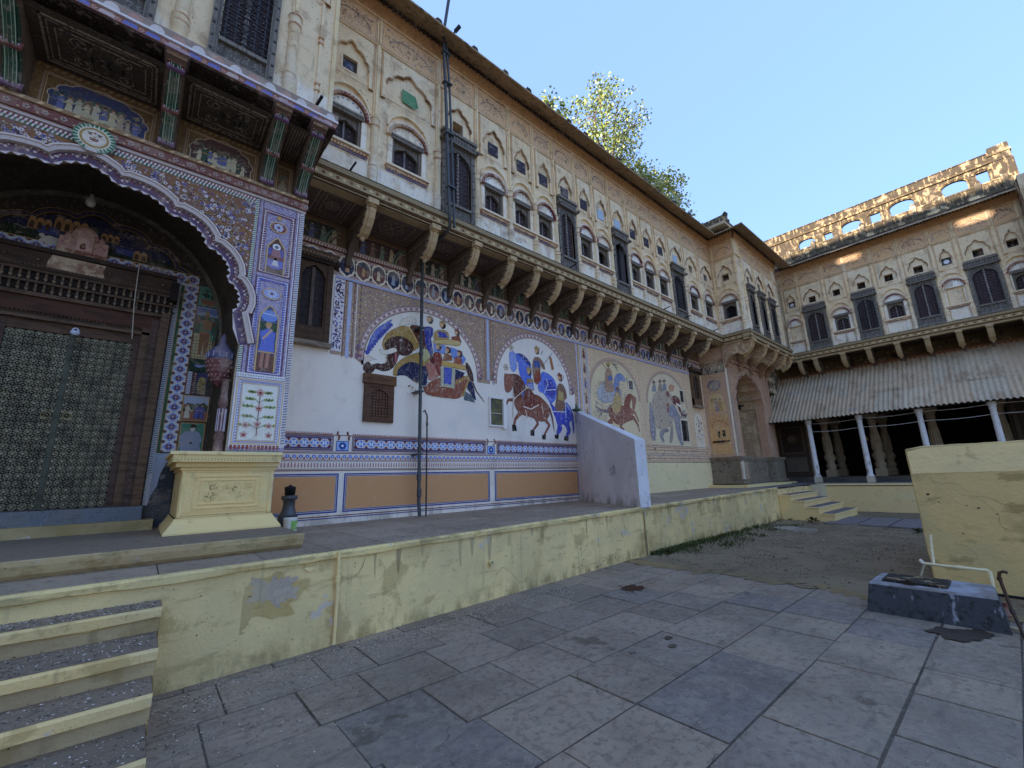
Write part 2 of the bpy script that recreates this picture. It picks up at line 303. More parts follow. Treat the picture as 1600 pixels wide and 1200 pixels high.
def sprig(m, u, v, r, w, c1, c2, n=5, a0=0):
    for k in range(n):
        a = a0 + 2 * pi * k / n; m.disk(u + r * .62 * cos(a), v + r * .62 * sin(a), r * .36, w, c1, 6)
    m.disk(u, v, r * .3, w + .0006, c2, 6)
def spiral(m, u, v, r, turns, a0, t, w, col, d=1):
    P = []
    N = int(14 * turns)
    for i in range(N + 1):
        f = i / N; a = a0 + d * 2 * pi * turns * f; rr = r * (1 - .82 * f); P.append((u + rr * cos(a), v + rr * sin(a)))
    m.ribbon(P, t, w, col)
def diamonds(m, u0, u1, v0, v1, n, w, fill, inner, back, horizontal=True):
    """running lattice of petalled diamonds"""
    m.rect(u0, u1, v0, v1, w, back)
    L = (u1 - u0) if horizontal else (v1 - v0); H = (v1 - v0) if horizontal else (u1 - u0)
    for k in range(n):
        c = (k + .5) / n * L; ru = L / n * .47; rv = H * .44
        def q(a, b): return (u0 + c + a, (v0 + v1) / 2 + b) if horizontal else ((u0 + u1) / 2 + b, v0 + c + a)
        m.poly([q(-ru, 0), q(-ru * .45, -rv * .5), q(0, -rv), q(ru * .45, -rv * .5), q(ru, 0), q(ru * .45, rv * .5), q(0, rv), q(-ru * .45, rv * .5)], w + .001, fill)
        for a in range(4):
            t = a * pi / 2 + pi / 4; x, y = q(ru * .36 * cos(t), rv * .36 * sin(t)); m.disk(x, y, min(ru, rv) * .26, w + .002, inner, 6)
        x, y = q(0, 0); m.disk(x, y, min(ru, rv) * .17, w + .003, back, 6)
def teeth(m, u0, u1, v0, v1, step, w, col, col2=None, slant=0):
    n = max(1, int((u1 - u0) / step)); st = (u1 - u0) / n
    for k in range(n):
        a = u0 + k * st
        m.poly([(a + slant, v0), (a + st * .45 + slant, v0), (a + st * .75, v1), (a + st * .3, v1)] if slant else [(a, v0), (a + st, v0), (a + st / 2, v1)], w, col if (k % 2 == 0 or not col2) else col2)
def twigs(m, u0, u1, v0, v1, n, w, cols, size, rnd):
    """loose leaf-and-tendril painting spread over a field"""
    for _ in range(n):
        u, v = rnd.uniform(u0, u1), rnd.uniform(v0, v1); c = rnd.choice(cols); k = rnd.random(); s = size * rnd.uniform(.6, 1.3)
        if k < .45: spiral(m, u, v, s, rnd.uniform(.5, 1.0), rnd.uniform(0, 6), s * .14, w, c, rnd.choice((-1, 1)))
        elif k < .8: sprig(m, u, v, s * .6, w, c, rnd.choice(cols), rnd.choice((3, 4, 5)), rnd.random() * 3)
        else:
            a = rnd.uniform(0, 6); m.poly([(u, v), (u + s * .5 * cos(a + .4), v + s * .5 * sin(a + .4)), (u + s * cos(a), v + s * sin(a)), (u + s * .5 * cos(a - .4), v + s * .5 * sin(a - .4))], w, c)
# ---------------------------------------------------------------- upper storey pieces
def shutters(m, u0, u1, v0, v1, w, col, arch=True, rows=5, openleaf=False):
    m.rect(u0, u1, v0, v1, w - .06, hx('0b0a0a'))
    cu = (u0 + u1) / 2; hw = (u1 - u0) / 2
    if arch: ol = cusped(cu, hw, v1 - hw * .8, v1, 5, .08, 3, .15, v0)
    else: ol = [(u0, v0), (u0, v1), (u1, v1), (u1, v0)]
    if not openleaf: m.poly(ol, w - .02, col)
    else: m.add([(u0, v0, w - .02), (u0 + hw * .35, v0, w - .055), (u0 + hw * .35, v1 - hw * .5, w - .055), (u0, v1 - hw * .7, w - .02)], [(0, 1, 2, 3)], col)
    if openleaf: return
    for s in (-1, 1):
        for k in range(rows):
            z = v0 + (v1 - hw * .5 - v0) * (k + .5) / rows; m.box(cu + s * hw * .48 - .014, cu + s * hw * .48 + .014, z - .014, z + .014, w - .02, w + .0, hx('6c6264'))
            m.rect(cu + s * hw * .52 - hw * .42, cu + s * hw * .52 + hw * .42, z + (v1 - v0) / rows * .46, z + (v1 - v0) / rows * .46 + .008, w - .017, hx('151112'))
    m.box(cu - hw * .07, cu + hw * .07, v0, v1 - .01, w - .02, w + .012, hx('77747a'))
def small_window(par, F, cu, hw, opened=False, blind=False):
    p = F(); zb, zt = 7.74, 8.46
    p.rect(cu - hw - .10, cu - hw, zb - .02, 8.44, .016, WHITE); p.rect(cu + hw, cu + hw + .10, zb - .02, 8.44, .016, WHITE)
    base = 8.42
    p.poly(arc(cu, base + .03, hw + .05, .30), .03, hx('e9e6e0'))
    for k in range(9):
        a = pi * (k + .5) / 9; p.disk(cu + (hw + .0) * cos(a), base + .03 + .26 * sin(a), .022, .034, hx('6068a8'), 6)
    p.ribbon(arc(cu, base, hw + .085, .37), .06, .085, MAR, 0)
    p.ribbon(arc(cu, base + .01, hw + .125, .43), .055, .06, hx('ddd2c4'), 0)
    for k in range(16):
        a = pi * (k + .5) / 16; p.disk(cu + (hw + .09) * cos(a), base + .375 * sin(a), .012, .088, hx('d8c9bd'), 5)
    p.ribbon(arc(cu, base + .08, hw + .15, .55, 165, 15), .035, .06, hx('e2d3b4'), 0)
    win = p.build('window', 'upper_plaster', par); F_ = F()
    s = F_; s.box(cu - hw - .15, cu + hw + .15, 7.69, 7.735, 0, .11, hx('ded3c0')); s.box(cu - hw - .13, cu + hw + .13, 7.62, 7.69, 0, .07, hx('8d6650'))
    for k in range(int((2 * hw + .2) / .06)): s.disk(cu - hw - .08 + k * .06, 7.655, .018, .073, hx('d9cab0'), 5)
    s.box(cu - hw - .12, cu + hw + .12, 7.60, 7.62, 0, .04, hx('8088c4')); kid(s.build('sill', 'paint_worn', win), win)
    f = F(); g = hx('706a62')
    if blind:
        f.rect(cu - hw, cu + hw, zb, zt, -.05, CREAM); f.frame(cu - hw, cu + hw, zb, zt, .05, -.06, -.02, hx('cdb691')); kid(f.build('blind_panel', 'upper_plaster', win), win); return win
    f.box(cu - hw - .03, cu + hw + .03, 8.40, 8.52, -.12, .04, g); f.box(cu - hw - .03, cu + hw + .03, 8.47, 8.50, .04, .055, hx('8b8a88'))
    f.box(cu - hw, cu - hw + .055, zb, 8.40, -.16, -.02, g); f.box(cu + hw - .055, cu + hw, zb, 8.40, -.16, -.02, g)
    ar = cusped(cu, hw - .055, 8.14, 8.33, 5, .08, 3, .15); ar[0] = (cu - hw + .055, 8.14); ar[-1] = (cu + hw - .055, 8.14)
    arched_panel(f, cu - hw + .05, cu + hw - .05, 8.14, 8.40, ar, -.12, -.06, g)
    kid(f.build('frame', 'wood_grey', win), win)
    t = F(); shutters(t, cu - hw + .05, cu + hw - .05, zb, 8.36, -.13, SHUT, False, 4, opened); kid(t.build('shutter', 'wood_dark', win), win)
    return win
def tall_window(par, F, cu, hw, opened=False, bars=False, zt=9.32):
    p = F(); g = GREYW; gd = hx('5e5b57')
    p.box(cu - hw, cu - hw + .10, 7.11, zt - .3, 0, .07, g); p.box(cu + hw - .10, cu + hw, 7.11, zt - .3, 0, .07, g)
    for s in (-1, 1):
        p.box(cu + s * (hw - .075) - .01, cu + s * (hw - .075) + .01, 7.2, zt - .35, .07, .078, gd)
        for k in range(9): p.box(cu + s * (hw - .03) - .016, cu + s * (hw - .03) + .016, 7.25 + k * .21, 7.28 + k * .21, .07, .082, hx('3a3a3e'))
    p.box(cu - hw + .1, cu + hw - .1, 7.11, 7.19, 0, .08, g); p.box(cu - hw + .1, cu + hw - .1, 7.44, 7.50, 0, .09, g)
    p.box(cu - hw + .1, cu + hw - .1, 7.19, 7.44, 0, .035, gd)
    for k in range(6):
        for j in range(3):
            a = cu - hw + .14 + (2 * hw - .28) * k / 5; b = 7.225 + j * .09; spiral(p, a, b, .04, .8, k + j, .012, .038, hx('8a8a8c'), 1 if (k + j) % 2 else -1)
    win = p.build('window', 'wood_grey', par)
    h = F(); z0 = zt - .32
    h.box(cu - hw - .03, cu + hw + .03, z0 + .22, z0 + .29, 0, .15, g); h.box(cu - hw - .01, cu + hw + .01, z0 + .04, z0 + .22, 0, .11, gd); h.box(cu - hw - .03, cu + hw + .03, z0, z0 + .04, 0, .14, g)
    h.box(cu - hw, cu + hw, z0 + .29, zt, 0, .12, gd)
    n = int(2 * hw / .075)
    for k in range(n): h.box(cu - hw + .02 + k * 2 * hw / n, cu - hw + .05 + k * 2 * hw / n, z0 + .07, z0 + .16, .11, .125, g); h.disk(cu - hw + .035 + k * 2 * hw / n, z0 + .19, .02, .112, hx('8d8d8f'), 6)
    for s in (-1, 1): h.box(cu + s * (hw + .03) - .03, cu + s * (hw + .03) + .03, z0 + .01, z0 + .07, 0, .21, g)
    kid(h.build('lintel', 'wood_grey', win), win)
    f = F(); ar = cusped(cu, hw - .13, 8.66, 8.9, 5, .08, 4, .2, 7.5); i0, i1 = ar[0], ar[-1]
    ar[0] = (cu - hw + .1, 7.5); ar[1] = (cu - hw + .1, 8.6); ar[-1] = (cu + hw - .1, 7.5); ar[-2] = (cu + hw - .1, 8.6)
    arched_panel(f, cu - hw + .09, cu + hw - .09, 7.5, z0, ar, -.02, .045, gd); kid(f.build('arch_frame', 'wood_grey', win), win)
    t = F(); a, b = cu - hw + .1, cu + hw - .1
    t.rect(a, b, 7.5, z0, -.12, hx('0a0909'))
    if not opened:
        t.box(a, b, 7.5, z0 - .05, -.1, -.03, hx('382c30'))
        for s in (-1, 1):
            for k in range(11):
                for q in (.3, .7): z = 7.56 + k * .125; x = cu + s * (hw - .1) * q; t.box(x - .012, x + .012, z, z + .024, -.03, -.008, hx('6f6668'))
        for k in range(15): z = 7.52 + k * .092; t.lathe([(.012, z), (.034, z + .02), (.04, z + .045), (.028, z + .07), (.014, z + .085)], (cu, .0), 6, hx('8c888a'))
    else:
        for s in (-1, 1): t.add([(cu + s * (hw - .1), 7.5, -.02), (cu + s * (hw - .22), 7.5, -.11), (cu + s * (hw - .22), z0 - .1, -.11), (cu + s * (hw - .1), z0 - .1, -.02)], [(0, 1, 2, 3)], hx('454043'))
        t.box(a, b, 7.56, 7.60, -.05, -.03, hx('3a3438'))
    kid(t.build('shutter', 'wood_dark', win), win)
    if bars:
        r = F()
        for k in range(11): z = 7.58 + k * .115; r.box(a, b, z, z + .012, .045, .06, hx('3c3c40'))
        for k in range(5): x = a + (b - a) * (k + .5) / 5; r.box(x - .007, x + .007, 7.5, z0 - .02, .04, .052, hx('3c3c40'))
        kid(r.build('window_bars', 'metal_grey', win), win)
    return win
def pilaster_mb(F, u, hw=.075, top=10.42):
    p = F(); c = CREAM
    p.lathe([(.085, 7.08), (.085, 7.34), (.095, 7.36), (.095, 7.39), (.078, 7.42), (.09, 7.46), (.098, 7.50), (.078, 7.54), (.074, 7.60), (.070, 8.36), (.085, 8.40), (.09, 8.44), (.072, 8.47), (.088, 8.55), (.098, 8.60), (.07, 8.66)], (u, .005), 12, c, True, 0, pi)
    p.box(u - .055, u + .055, 8.66, top, 0, .03, c); p.box(u - .022, u + .022, 8.70, top, .03, .055, hx('e6d3ae'))
    for z in (7.4, 7.5, 8.42, 8.58): p.lathe([(.1, z), (.103, z + .012), (.1, z + .024)], (u, .006), 12, hx('a9745a'), True, 0, pi)
    return p
def relief_bay(m, u0, u1, z0=9.22, hw=None, cu=None):
    cu = (u0 + u1) / 2 if cu is None else cu; hw = hw or (u1 - u0) / 2 - .17
    ar = cusped(cu, hw, 9.55, 10.10, 5, .10, 6, .16, z0); n = len(ar)
    ar[1] = (cu - hw * .98, 9.40); ar[-2] = (cu + hw * .98, 9.40)
    ar = [(cu - hw * 1.0, z0)] + ar[1:-1] + [(cu + hw * 1.0, z0)]
    arched_panel(m, u0 + .08, u1 - .08, z0, 10.36, ar, 0, .045, CREAM)
    k = len(ar); top = [p for p in ar if p[1] > 9.5]
    m.ribbon(top, .028, .065, hx('7d5c44'), .0)  # dark brown rim paints in the overhang shadow along the upper arch edge
    m.frame(u0 + .09, u1 - .09, z0, 10.375, .014, .045, .056, hx('b89878'))
def upper_storey(par, F, bays, u0, u1, cor=True, frieze='floral_faint', z_top=11.6, pil=True, extra_holes=()):
    """bays: (u_left, u_right, kind, vent)  kind: w small, o small open, t tall, x tall open, b blind, n none"""
    holes = list(extra_holes)
    HW = {round(B_[0], 3): B_[4] for B_ in bays if len(B_) > 4}; bays = [B_[:4] for B_ in bays]
    for a, b, k, v in bays:
        cu = (a + b) / 2; bw = b - a; hw = .16 + .12 * bw
        if k in 'wob': holes.append((cu - hw, cu + hw, 7.74, 8.46))
        if k in 'tx': h = HW.get(round(a, 3), min((bw - .17) / 2, .43)); holes.append((cu - h + .1, cu + h - .1, 7.5, 9.0))
        if v in ('dark', 'open', 'round'): holes.append((cu - .14, cu + .14, 9.42, 9.72))
    w = F(); wall_holes(w, u0, u1, 6.9, z_top, holes, .22, 0, CREAM, hx('c8b290')); par_wall = w.build('wall', 'upper_plaster', par)
    r = F(); proto = None
    for a, b, k, v in bays:
        cu = (a + b) / 2; bw = b - a; hw = .16 + .12 * bw
        if k in 'wo': small_window(par, F, cu, hw, k == 'o')
        elif k == 'b': small_window(par, F, cu, hw, False, True)
        elif k in 'tx': tall_window(par, F, cu, HW.get(round(a, 3), min((bw - .17) / 2, .43)), k == 'x', v == 'bars' or (a * 7 % 2 > 1))
        if k == 'n': continue
        relief_bay(r, a, b)
        if k in 'wob': r.frame(a + .1, b - .1, 7.14, 7.58, .02, 0, .014, hx('e8dcc4')); r.rect(a + .12, b - .12, 7.16, 7.56, .006, WHITE)
        zz = 9.42
        if v in ('dark', 'open', 'round', 'bars'):
            q = F(); q.frame(cu - .17, cu + .17, 9.39, 9.75, .03, 0, .012, hx('d8c8a8'))
            for s_ in (-1, 1): q.add([(cu + s_ * .139, 9.42, .01), (cu + s_ * .139, 9.72, .01), (cu + s_ * .139, 9.72, -.2), (cu + s_ * .139, 9.42, -.2)], [(0, 1, 2, 3)], hx('a8967c'))
            if v == 'round':
                q.rect(cu - .14, cu + .14, 9.42, 9.72, -.05, hx('3a3c44')); q.disk(cu, 9.57, .085, -.045, hx('c8d4e8') if F().W.x < -.5 else hx('2b3a6a'), 16)
            else: q.rect(cu - .14, cu + .14, 9.42, 9.72, -.2, hx('0b0a0a'))
            q.build('vent', 'dark' if False else 'paint', par)
        elif v in ('blue', 'green', 'violet'):
            c = {'blue': hx('8fb2d6'), 'green': hx('3f8a5e'), 'violet': hx('26283c')}[v]; q = F()
            if v == 'green': q.add([(cu - .17, 9.40, .03), (cu + .13, 9.36, .05), (cu + .19, 9.40, .09), (cu + .13, 9.68, .05), (cu - .17, 9.72, .03)], [(0, 1, 2, 3, 4)], c)
            else: q.box(cu - .15, cu + .15, 9.40, 9.73, 0, .02, c)
            q.build('vent_board', 'paint', par, {'green': 'torn green cloth covering a vent', 'blue': 'pale blue board covering a vent', 'violet': 'dark violet board covering a vent'}[v])
    ends = sorted({round(x, 3) for b in bays for x in b[:2]})
    # frames of the frieze
    r.box(u0, u1, 10.40, 10.43, 0, .05, hx('d9bd92')); r.box(u0, u1, 10.45, 10.465, 0, .035, hx('a9845f')); r.box(u0, u1, 11.12, 11.16, 0, .05, hx('d4b494'))
    for e in ends: r.box(e - .045, e + .045, 10.465, 11.12, 0, .03, hx('e0cba2')); r.box(e - .012, e + .012, 10.465, 11.12, .03, .042, hx('b89878'))
    r.build('plaster_relief', 'upper_plaster', par)
    q = F(); ee = [e for e in ends]
    for a, b in zip(ee[:-1], ee[1:]):
        q.rect(a + .07, b - .07, 10.50, 11.09, .006, TAN)
    q.build('painted_frieze', frieze, par)
    q = F(); rnd = random.Random(int(abs(u0) * 10) + 3)
    for a, b in zip(ee[:-1], ee[1:]):
        q.lines(a + .07, b - .07, 10.50, 11.09, .012, .008, hx('a88378'))
        twigs(q, a + .14, b - .14, 10.62, 11.02, int((b - a) * 48), .009, (hx('5c6272'), hx('8a5c50'), hx('6a7266'), hx('94685a'), hx('5a4a5c')), .05, rnd)
        if rnd.random() < .8: q.ribbon(arc((a + b) / 2, 10.66, (b - a) * .34, .26, 170, 10, 14), .03, .0095, hx('6f6468'))
    q.build('frieze_painting', 'paint_worn', par)
    if pil:
        u = ends[0]; pm = pilaster_mb(F, u); pr_ = pm.build('pilaster', 'upper_plaster', par); PR = []
        for e in ends[1:]: copytree(pr_, pm.U * (e - u), par)
    return ends
def cornice(par, F, u0, u1, close=True):
    m = F(); m.add([(u0, 11.16, .02), (u1, 11.16, .02), (u1, 11.40, .10), (u0, 11.40, .10), (u0, 11.48, .10), (u1, 11.48, .10), (u1, 11.49, 0), (u0, 11.49, 0)], [(0, 1, 2, 3), (3, 2, 5, 4), (4, 5, 6, 7)], hx('b8946e'))
    m.build('orange_cornice', 'orange_band', par)
    m = F(); n = int((u1 - u0) / .105)
    for k in range(n):
        a = u0 + (u1 - u0) * k / n; s = (u1 - u0) / n
        m.add([(a + s * .1, 11.48, .11), (a + s * .8, 11.48, .11), (a + s * .8, 11.57, .17), (a + s * .1, 11.57, .17), (a + s * .45, 11.42, .10), (a + s * .45, 11.48, 0)], [(0, 1, 2, 3), (4, 1, 0), (0, 3, 5), (1, 5, 2)], hx('3a2a26'))
    m.box(u0, u1, 11.57, 11.60, 0, .19, hx('4a3a34')); m.build('dentil_row', 'paint', par)
def eave_strip(par, inner, outer, name='eave'):
    m = MB(); rnd = random.Random(5)
    for i in range(len(inner) - 1):
        a, b, c, d = Vector(inner[i]), Vector(inner[i + 1]), Vector(outer[i + 1]), Vector(outer[i]); L = (b - a).length; n = max(1, int(L / 1.15))
        for k in range(n):
            p, q = k / n, (k + 1) / n; e = -.003
            P = [a.lerp(b, p + e), a.lerp(b, q - e), d.lerp(c, q - e), d.lerp(c, p + e)]; jz = rnd.uniform(-.008, .008); col = hx(rnd.choice(('93866f', '9a8b74', '897b66', 'a08f76')))
            pts = [(P[0].x, P[0].y, 11.60 + jz), (P[1].x, P[1].y, 11.60 + jz), (P[2].x, P[2].y, 11.27 + jz), (P[3].x, P[3].y, 11.27 + jz)]
            top = [(x, y, z + .04) for x, y, z in pts]; m.add(pts + top, [(0, 1, 2, 3), (7, 6, 5, 4), (2, 6, 7, 3), (0, 3, 7, 4), (1, 5, 6, 2)], col)
    return m.build(name, 'stone_dark', par)
def ledge(par, F, u0, u1, w=.0, col=None, mt='bracket_stone', e0=0, e1=0):
    """moulded balcony ledge in front of the upper wall plane (w = 0 is the wall)"""
    c = col or hx('a39274'); m = F()
    m.box(u0, u1, 6.69, 6.77, -.10, .10, c); m.box(u0, u1, 6.77, 6.80, -.1, .13, hx('5b4632')); m.box(u0, u1, 6.80, 6.93, -.1, .16, c); m.box(u0, u1, 6.93, 6.96, -.1, .18, hx('6b563c')); m.box(u0, u1, 6.96, 7.06, -.1, .21, hx('8f8168'))
    n = int((u1 - u0) / .12)
    for k in range(n): a = u0 + (k + .5) * (u1 - u0) / n; m.disk(a, 6.865, .035, .163, hx('6f5038') if k % 2 else hx('c9b890'), 8)
    m.build('ledge', mt, par)
    t = F(); t.box(u0, u1, 7.06, 7.075, -.05, .215, hx('3d3a36')); return t.build('ledge_top', 'grime_stone', par)
def bracket(par, F, u, mt='paint_dark', fr=None, pal=None):
    """F plane = upper wall plane; lower wall is 1 m behind"""
    prof = [(-1.0, 6.70), (.20, 6.70), (.20, 6.62), (.14, 6.60), (.13, 6.50), (.07, 6.38), (-.02, 6.26), (-.14, 6.17), (-.27, 6.14), (-.34, 6.19), (-.38, 6.27), (-.50, 6.30), (-.64, 6.27), (-.78, 6.15), (-.88, 5.98), (-.92, 5.84), (-1.0, 5.80)]
    G = F(); X = G.U * (u - .05) + G.O; w = MB(X, G.W, G.V, G.U)     # local (depth, height, thickness)
    w.prism(prof, 0, .10, pal or hx('5a4430'), True)
    for s in (-.002, .102):
        w.ribbon([(-.95, 6.55), (.08, 6.55)], .02, s, hx('9a8058')); w.lines(-.62, -.30, 6.32, 6.52, .012, s, hx('8d7350')); w.ribbon([(-.95, 6.62), (.12, 6.62)], .012, s, hx('8d7350'))
        spiral(w, -.1, 6.42, .09, 1.2, 0, .016, s, hx('94795a')); spiral(w, -.8, 6.40, .10, 1.2, 2, .016, s, hx('7f7250'))
    b = w.build('bracket', mt, par)
    s = MB(X, G.W, G.V, G.U); path = [(.215, 6.69), (.215, 6.62), (.16, 6.585), (.145, 6.50), (.09, 6.375), (.0, 6.25), (-.13, 6.155), (-.25, 6.12)]
    c = fr or hx('b8a280')
    for i in range(len(path) - 1):
        (a, z), (a2, z2) = path[i], path[i + 1]
        for (t0, t1, pr) in ((-.035, .015, .0), (.015, .085, .018), (.085, .135, .0)):
            s.add([(a + pr, z, t0), (a2 + pr, z2 - pr, t0), (a2 + pr, z2 - pr, t1), (a + pr, z, t1), (a - .08, z, t0), (a2 - .08, z2 + .06, t0), (a2 - .08, z2 + .06, t1), (a - .08, z, t1)], [(0, 1, 2, 3), (0, 4, 5, 1), (3, 2, 6, 7)], c)
    s.box(.10, .235, 6.60, 6.70, -.05, .15, c); s.box(.09, .19, 6.56, 6.60, -.02, .12, hx('a08c62'))
    s.lathe([(.005, 6.05), (.035, 6.07), (.05, 6.11), (.045, 6.15), (.03, 6.19), (.05, 6.22)], (-.25, .05), 8, c)
    kid(s.build('scroll', 'bracket_stone', b), b)
    return b
# ================================================================ PAINTED MAIN WING
wing = thing('painted_wing', 'long cream and painted palace wing with elephant and horse murals above the yellow terrace', 'building', (9.5, 8, .9))
XS = [1.56, 2.65, 4.07, 5.13, 6.15, 7.0, 7.8, 8.7, 9.5, 10.32, 11.25, 12.05, 12.93, 13.87, 15.05, 16.3, 17.6]
KV = [('w', 'round'), ('w', 'green'), ('t', 'dark'), ('w', 'violet'), ('w', 'violet'), ('w', 'violet'), ('t', 'violet'), ('w', 'violet'), ('o', 'blue'), ('x', 'blue'), ('w', 'violet'), ('w', 'violet'), ('w', 'violet'), ('x', 'blue'), ('w', 'dark'), ('w', 'round')]
UP = lambda: MAIN(7.0)
bays = [(XS[i], XS[i + 1], KV[i][0], KV[i][1]) for i in range(16)]
upper_storey(wing, UP, bays, 1.56, 17.6)
cornice(wing, UP, 1.56, 17.6)
ledge(wing, UP, 1.56, 17.5)
eave_strip(wing, [(1.0, 7.0), (17.6, 7.0), (17.6, 5.95)], [(1.0, 6.35), (16.93, 6.35), (16.93, 5.30)])
b0 = bracket(wing, UP, XS[1] - .03)
for x in XS[2:16]: copytree(b0, (x - .12 - XS[1] + .03, 0, 0), wing)
# roof, parapet with little domed posts
m = MB(); m.box(1.0, 17.6, 7.0, 13.0, 11.66, 11.8, STONE); m.box(1.0, 18.4, 7.05, 7.25, 11.8, 12.05, hx('8a7a62')); m.box(1.0, 17.6, 12.8, 13.0, .9, 11.66, CREAM); m.box(-3.3, 17.5, 8.42, 12.7, .5, 11.64, CREAM); m.build('roof', 'grime_stone', wing)  # unseen solid core also added here to block sun leaking through the hollow wing
def post(par, x, y, name='parapet_post', zb=11.8, h=.62):
    m = MB((x, y, zb), (1, 0, 0), (0, 0, 1), (0, -1, 0)); c = hx('c4b49a')
    m.box(-.07, .07, 0, h * .6, -.07, .07, c); m.lathe([(.10, h * .6), (.11, h * .64), (.09, h * .68), (.115, h * .74), (.115, h * .82), (.08, h * .92), (.03, h * 1.0), (.015, h * 1.08)], (0, 0), 10, hx('6b6358'))
    return m.build(name, 'grime_stone', par)
pp = post(wing, XS[2], 7.05)
for x in XS[3:17]: copytree(pp, (x - XS[2], 0, 0), wing)
# soffit between the brackets: dark boards with drawn lattice
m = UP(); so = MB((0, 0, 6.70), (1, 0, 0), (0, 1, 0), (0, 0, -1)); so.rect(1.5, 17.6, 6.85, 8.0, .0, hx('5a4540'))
g = hx('9a8a7c')
for i in range(1, 16):
    a, b = (XS[i - 1] if i > 1 else 1.7) + .06, XS[i] - .2
    for k, t in ((.03, .012), (.10, .007), (.17, .01)): so.lines(a + k, b - k, 6.98 + k, 7.95 - k, t, .004, g)
    cx, cy = (a + b) / 2, 7.46; rr = min((b - a) / 2 - .2, .28)
    for k in range(6):
        t = k * pi / 3; so.ribbon([(cx, cy), (cx + rr * cos(t), cy + rr * sin(t))], .01, .005, g)
        so.ribbon(arc(cx + rr * .5 * cos(t), cy + rr * .5 * sin(t), rr * .45, rr * .45, 0, 330, 10), .01, .006, g)
    for k in range(5): so.ribbon([(a + .2, 7.15 + k * .15), (b - .2, 7.1 + ((k * 2 + 1) % 5) * .16)], .006, .005, hx('59483f'))
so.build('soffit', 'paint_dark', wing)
# ---- lower wall
LW = lambda: MAIN(8.0)
m = LW(); m.rect(1.4, 9.62, .80, 6.9, 0, hx('e4ddd6')); m.build('lower_wall', 'low_white', wing)
m = LW(); m.rect(9.62, 17.6, 1.98, 6.9, 0, hx('d9c4a4')); m.build('lower_wall', 'floral_worn', wing)
m = LW(); m.rect(9.62, 17.6, .80, 2.0, .0, hx('dfd2aa')); m.build('yellow_dado', 'yellow_clean', wing)
# wall field between brackets and the red rope moulding
m = LW(); m.rect(1.4, 17.6, 6.16, 6.86, .004, hx('6d5642')); m.build('bracket_zone', 'floral_dark', wing)
rnd = random.Random(3)
for i in range(1, 16):
    m = LW()
    a, b = XS[i - 1] + .06 if i > 1 else 1.5, XS[i] - .22
    if b - a < .3: continue
    m.rect(a + .08, b - .06, 6.22, 6.62, .006, rnd.choice((hx('3c3a34'), hx('4a2a22'), hx('32403a')))); m.lines(a + .08, b - .06, 6.22, 6.62, .014, .009, hx('8a7448'))
    n = int((b - a) / .2)
    for k in range(n):
        c = a + .2 + k * (b - a - .3) / max(1, n - 1) if n > 1 else (a + b) / 2
        person_paint(m, c, 6.24, .34, rnd.choice((hx('b8a888'), hx('7f5038'), hx('3a4a80'), hx('5f7a62'), hx('b49a5c'))), hx('3a2a22'), .010, hx('4f7a62') if rnd.random() < .4 else None)
    for t in range(3): m.ribbon(arc(b + .03, 6.18, .30 - t * .06, .42 - t * .08, 90, 180, 8), .03, .013 + t * .001, (hx('4f7a62'), hx('8a8a58'), hx('6a3a2e'))[t])
    m.build('procession_painting', 'paint_dark', wing)
m = LW(); m.box(1.4, 17.6, 6.10, 6.17, 0, .06, hx('7d4a44')); m.box(1.4, 17.6, 6.17, 6.20, 0, .03, hx('c0a890'))
for k in range(280): a = 1.45 + k * .0576; m.add([(a, 6.105, .062), (a + .03, 6.105, .062), (a + .05, 6.165, .062), (a + .02, 6.165, .062)], [(0, 1, 2, 3)], hx('c9b4a8'))
m.build('rope_moulding', 'paint', wing)
m = LW(); m.rect(1.4, 17.4, 5.60, 6.10, .003, hx('a88f90')); m.build('medallion_band', 'floral', wing)
m = LW(); x = 1.62; k = 0
while x < 17.2:
    f = .55 if x > 9.6 else 1; cr = hx('e0d4bc') if f == 1 else hx('cdbca0')
    bl = rnd.choice((BLUE, NAVY, hx('46505e'), hx('2f3f7a'))); mr = rnd.choice((MAR, hx('5d3a3a'), hx('6f4038'), NAVY))
    o = [(0, -.25), (.05, -.20), (.12, -.15), (.158, -.05), (.155, .06), (.11, .17), (0, .225), (-.11, .17), (-.155, .06), (-.158, -.05), (-.12, -.15), (-.05, -.20)]
    m.poly([(x + a * 1.14, 5.85 + b * 1.08) for a, b in o], .006, cr)
    m.poly([(x + a * .88, 5.85 + b * .88) for a, b in o], .008, mr); m.poly([(x + a * .88, 5.85 + b * .88) for a, b in o[4:9]], .010, bl)
    person_paint(m, x + rnd.uniform(-.03, .03), 5.72, rnd.uniform(.22, .28), rnd.choice((hx('d9c9a4'), hx('b9905c'), hx('8a9ab0'))), rnd.choice((MAR, GOLD, NAVY)), .012)
    for s in (-1, 1): m.disk(x + s * .165, 5.98, .028, .007, cr, 6); m.disk(x + s * .165, 5.70, .028, .007, cr, 6)
    x += .332; k += 1
m.build('portrait_medallions', 'paint', wing)
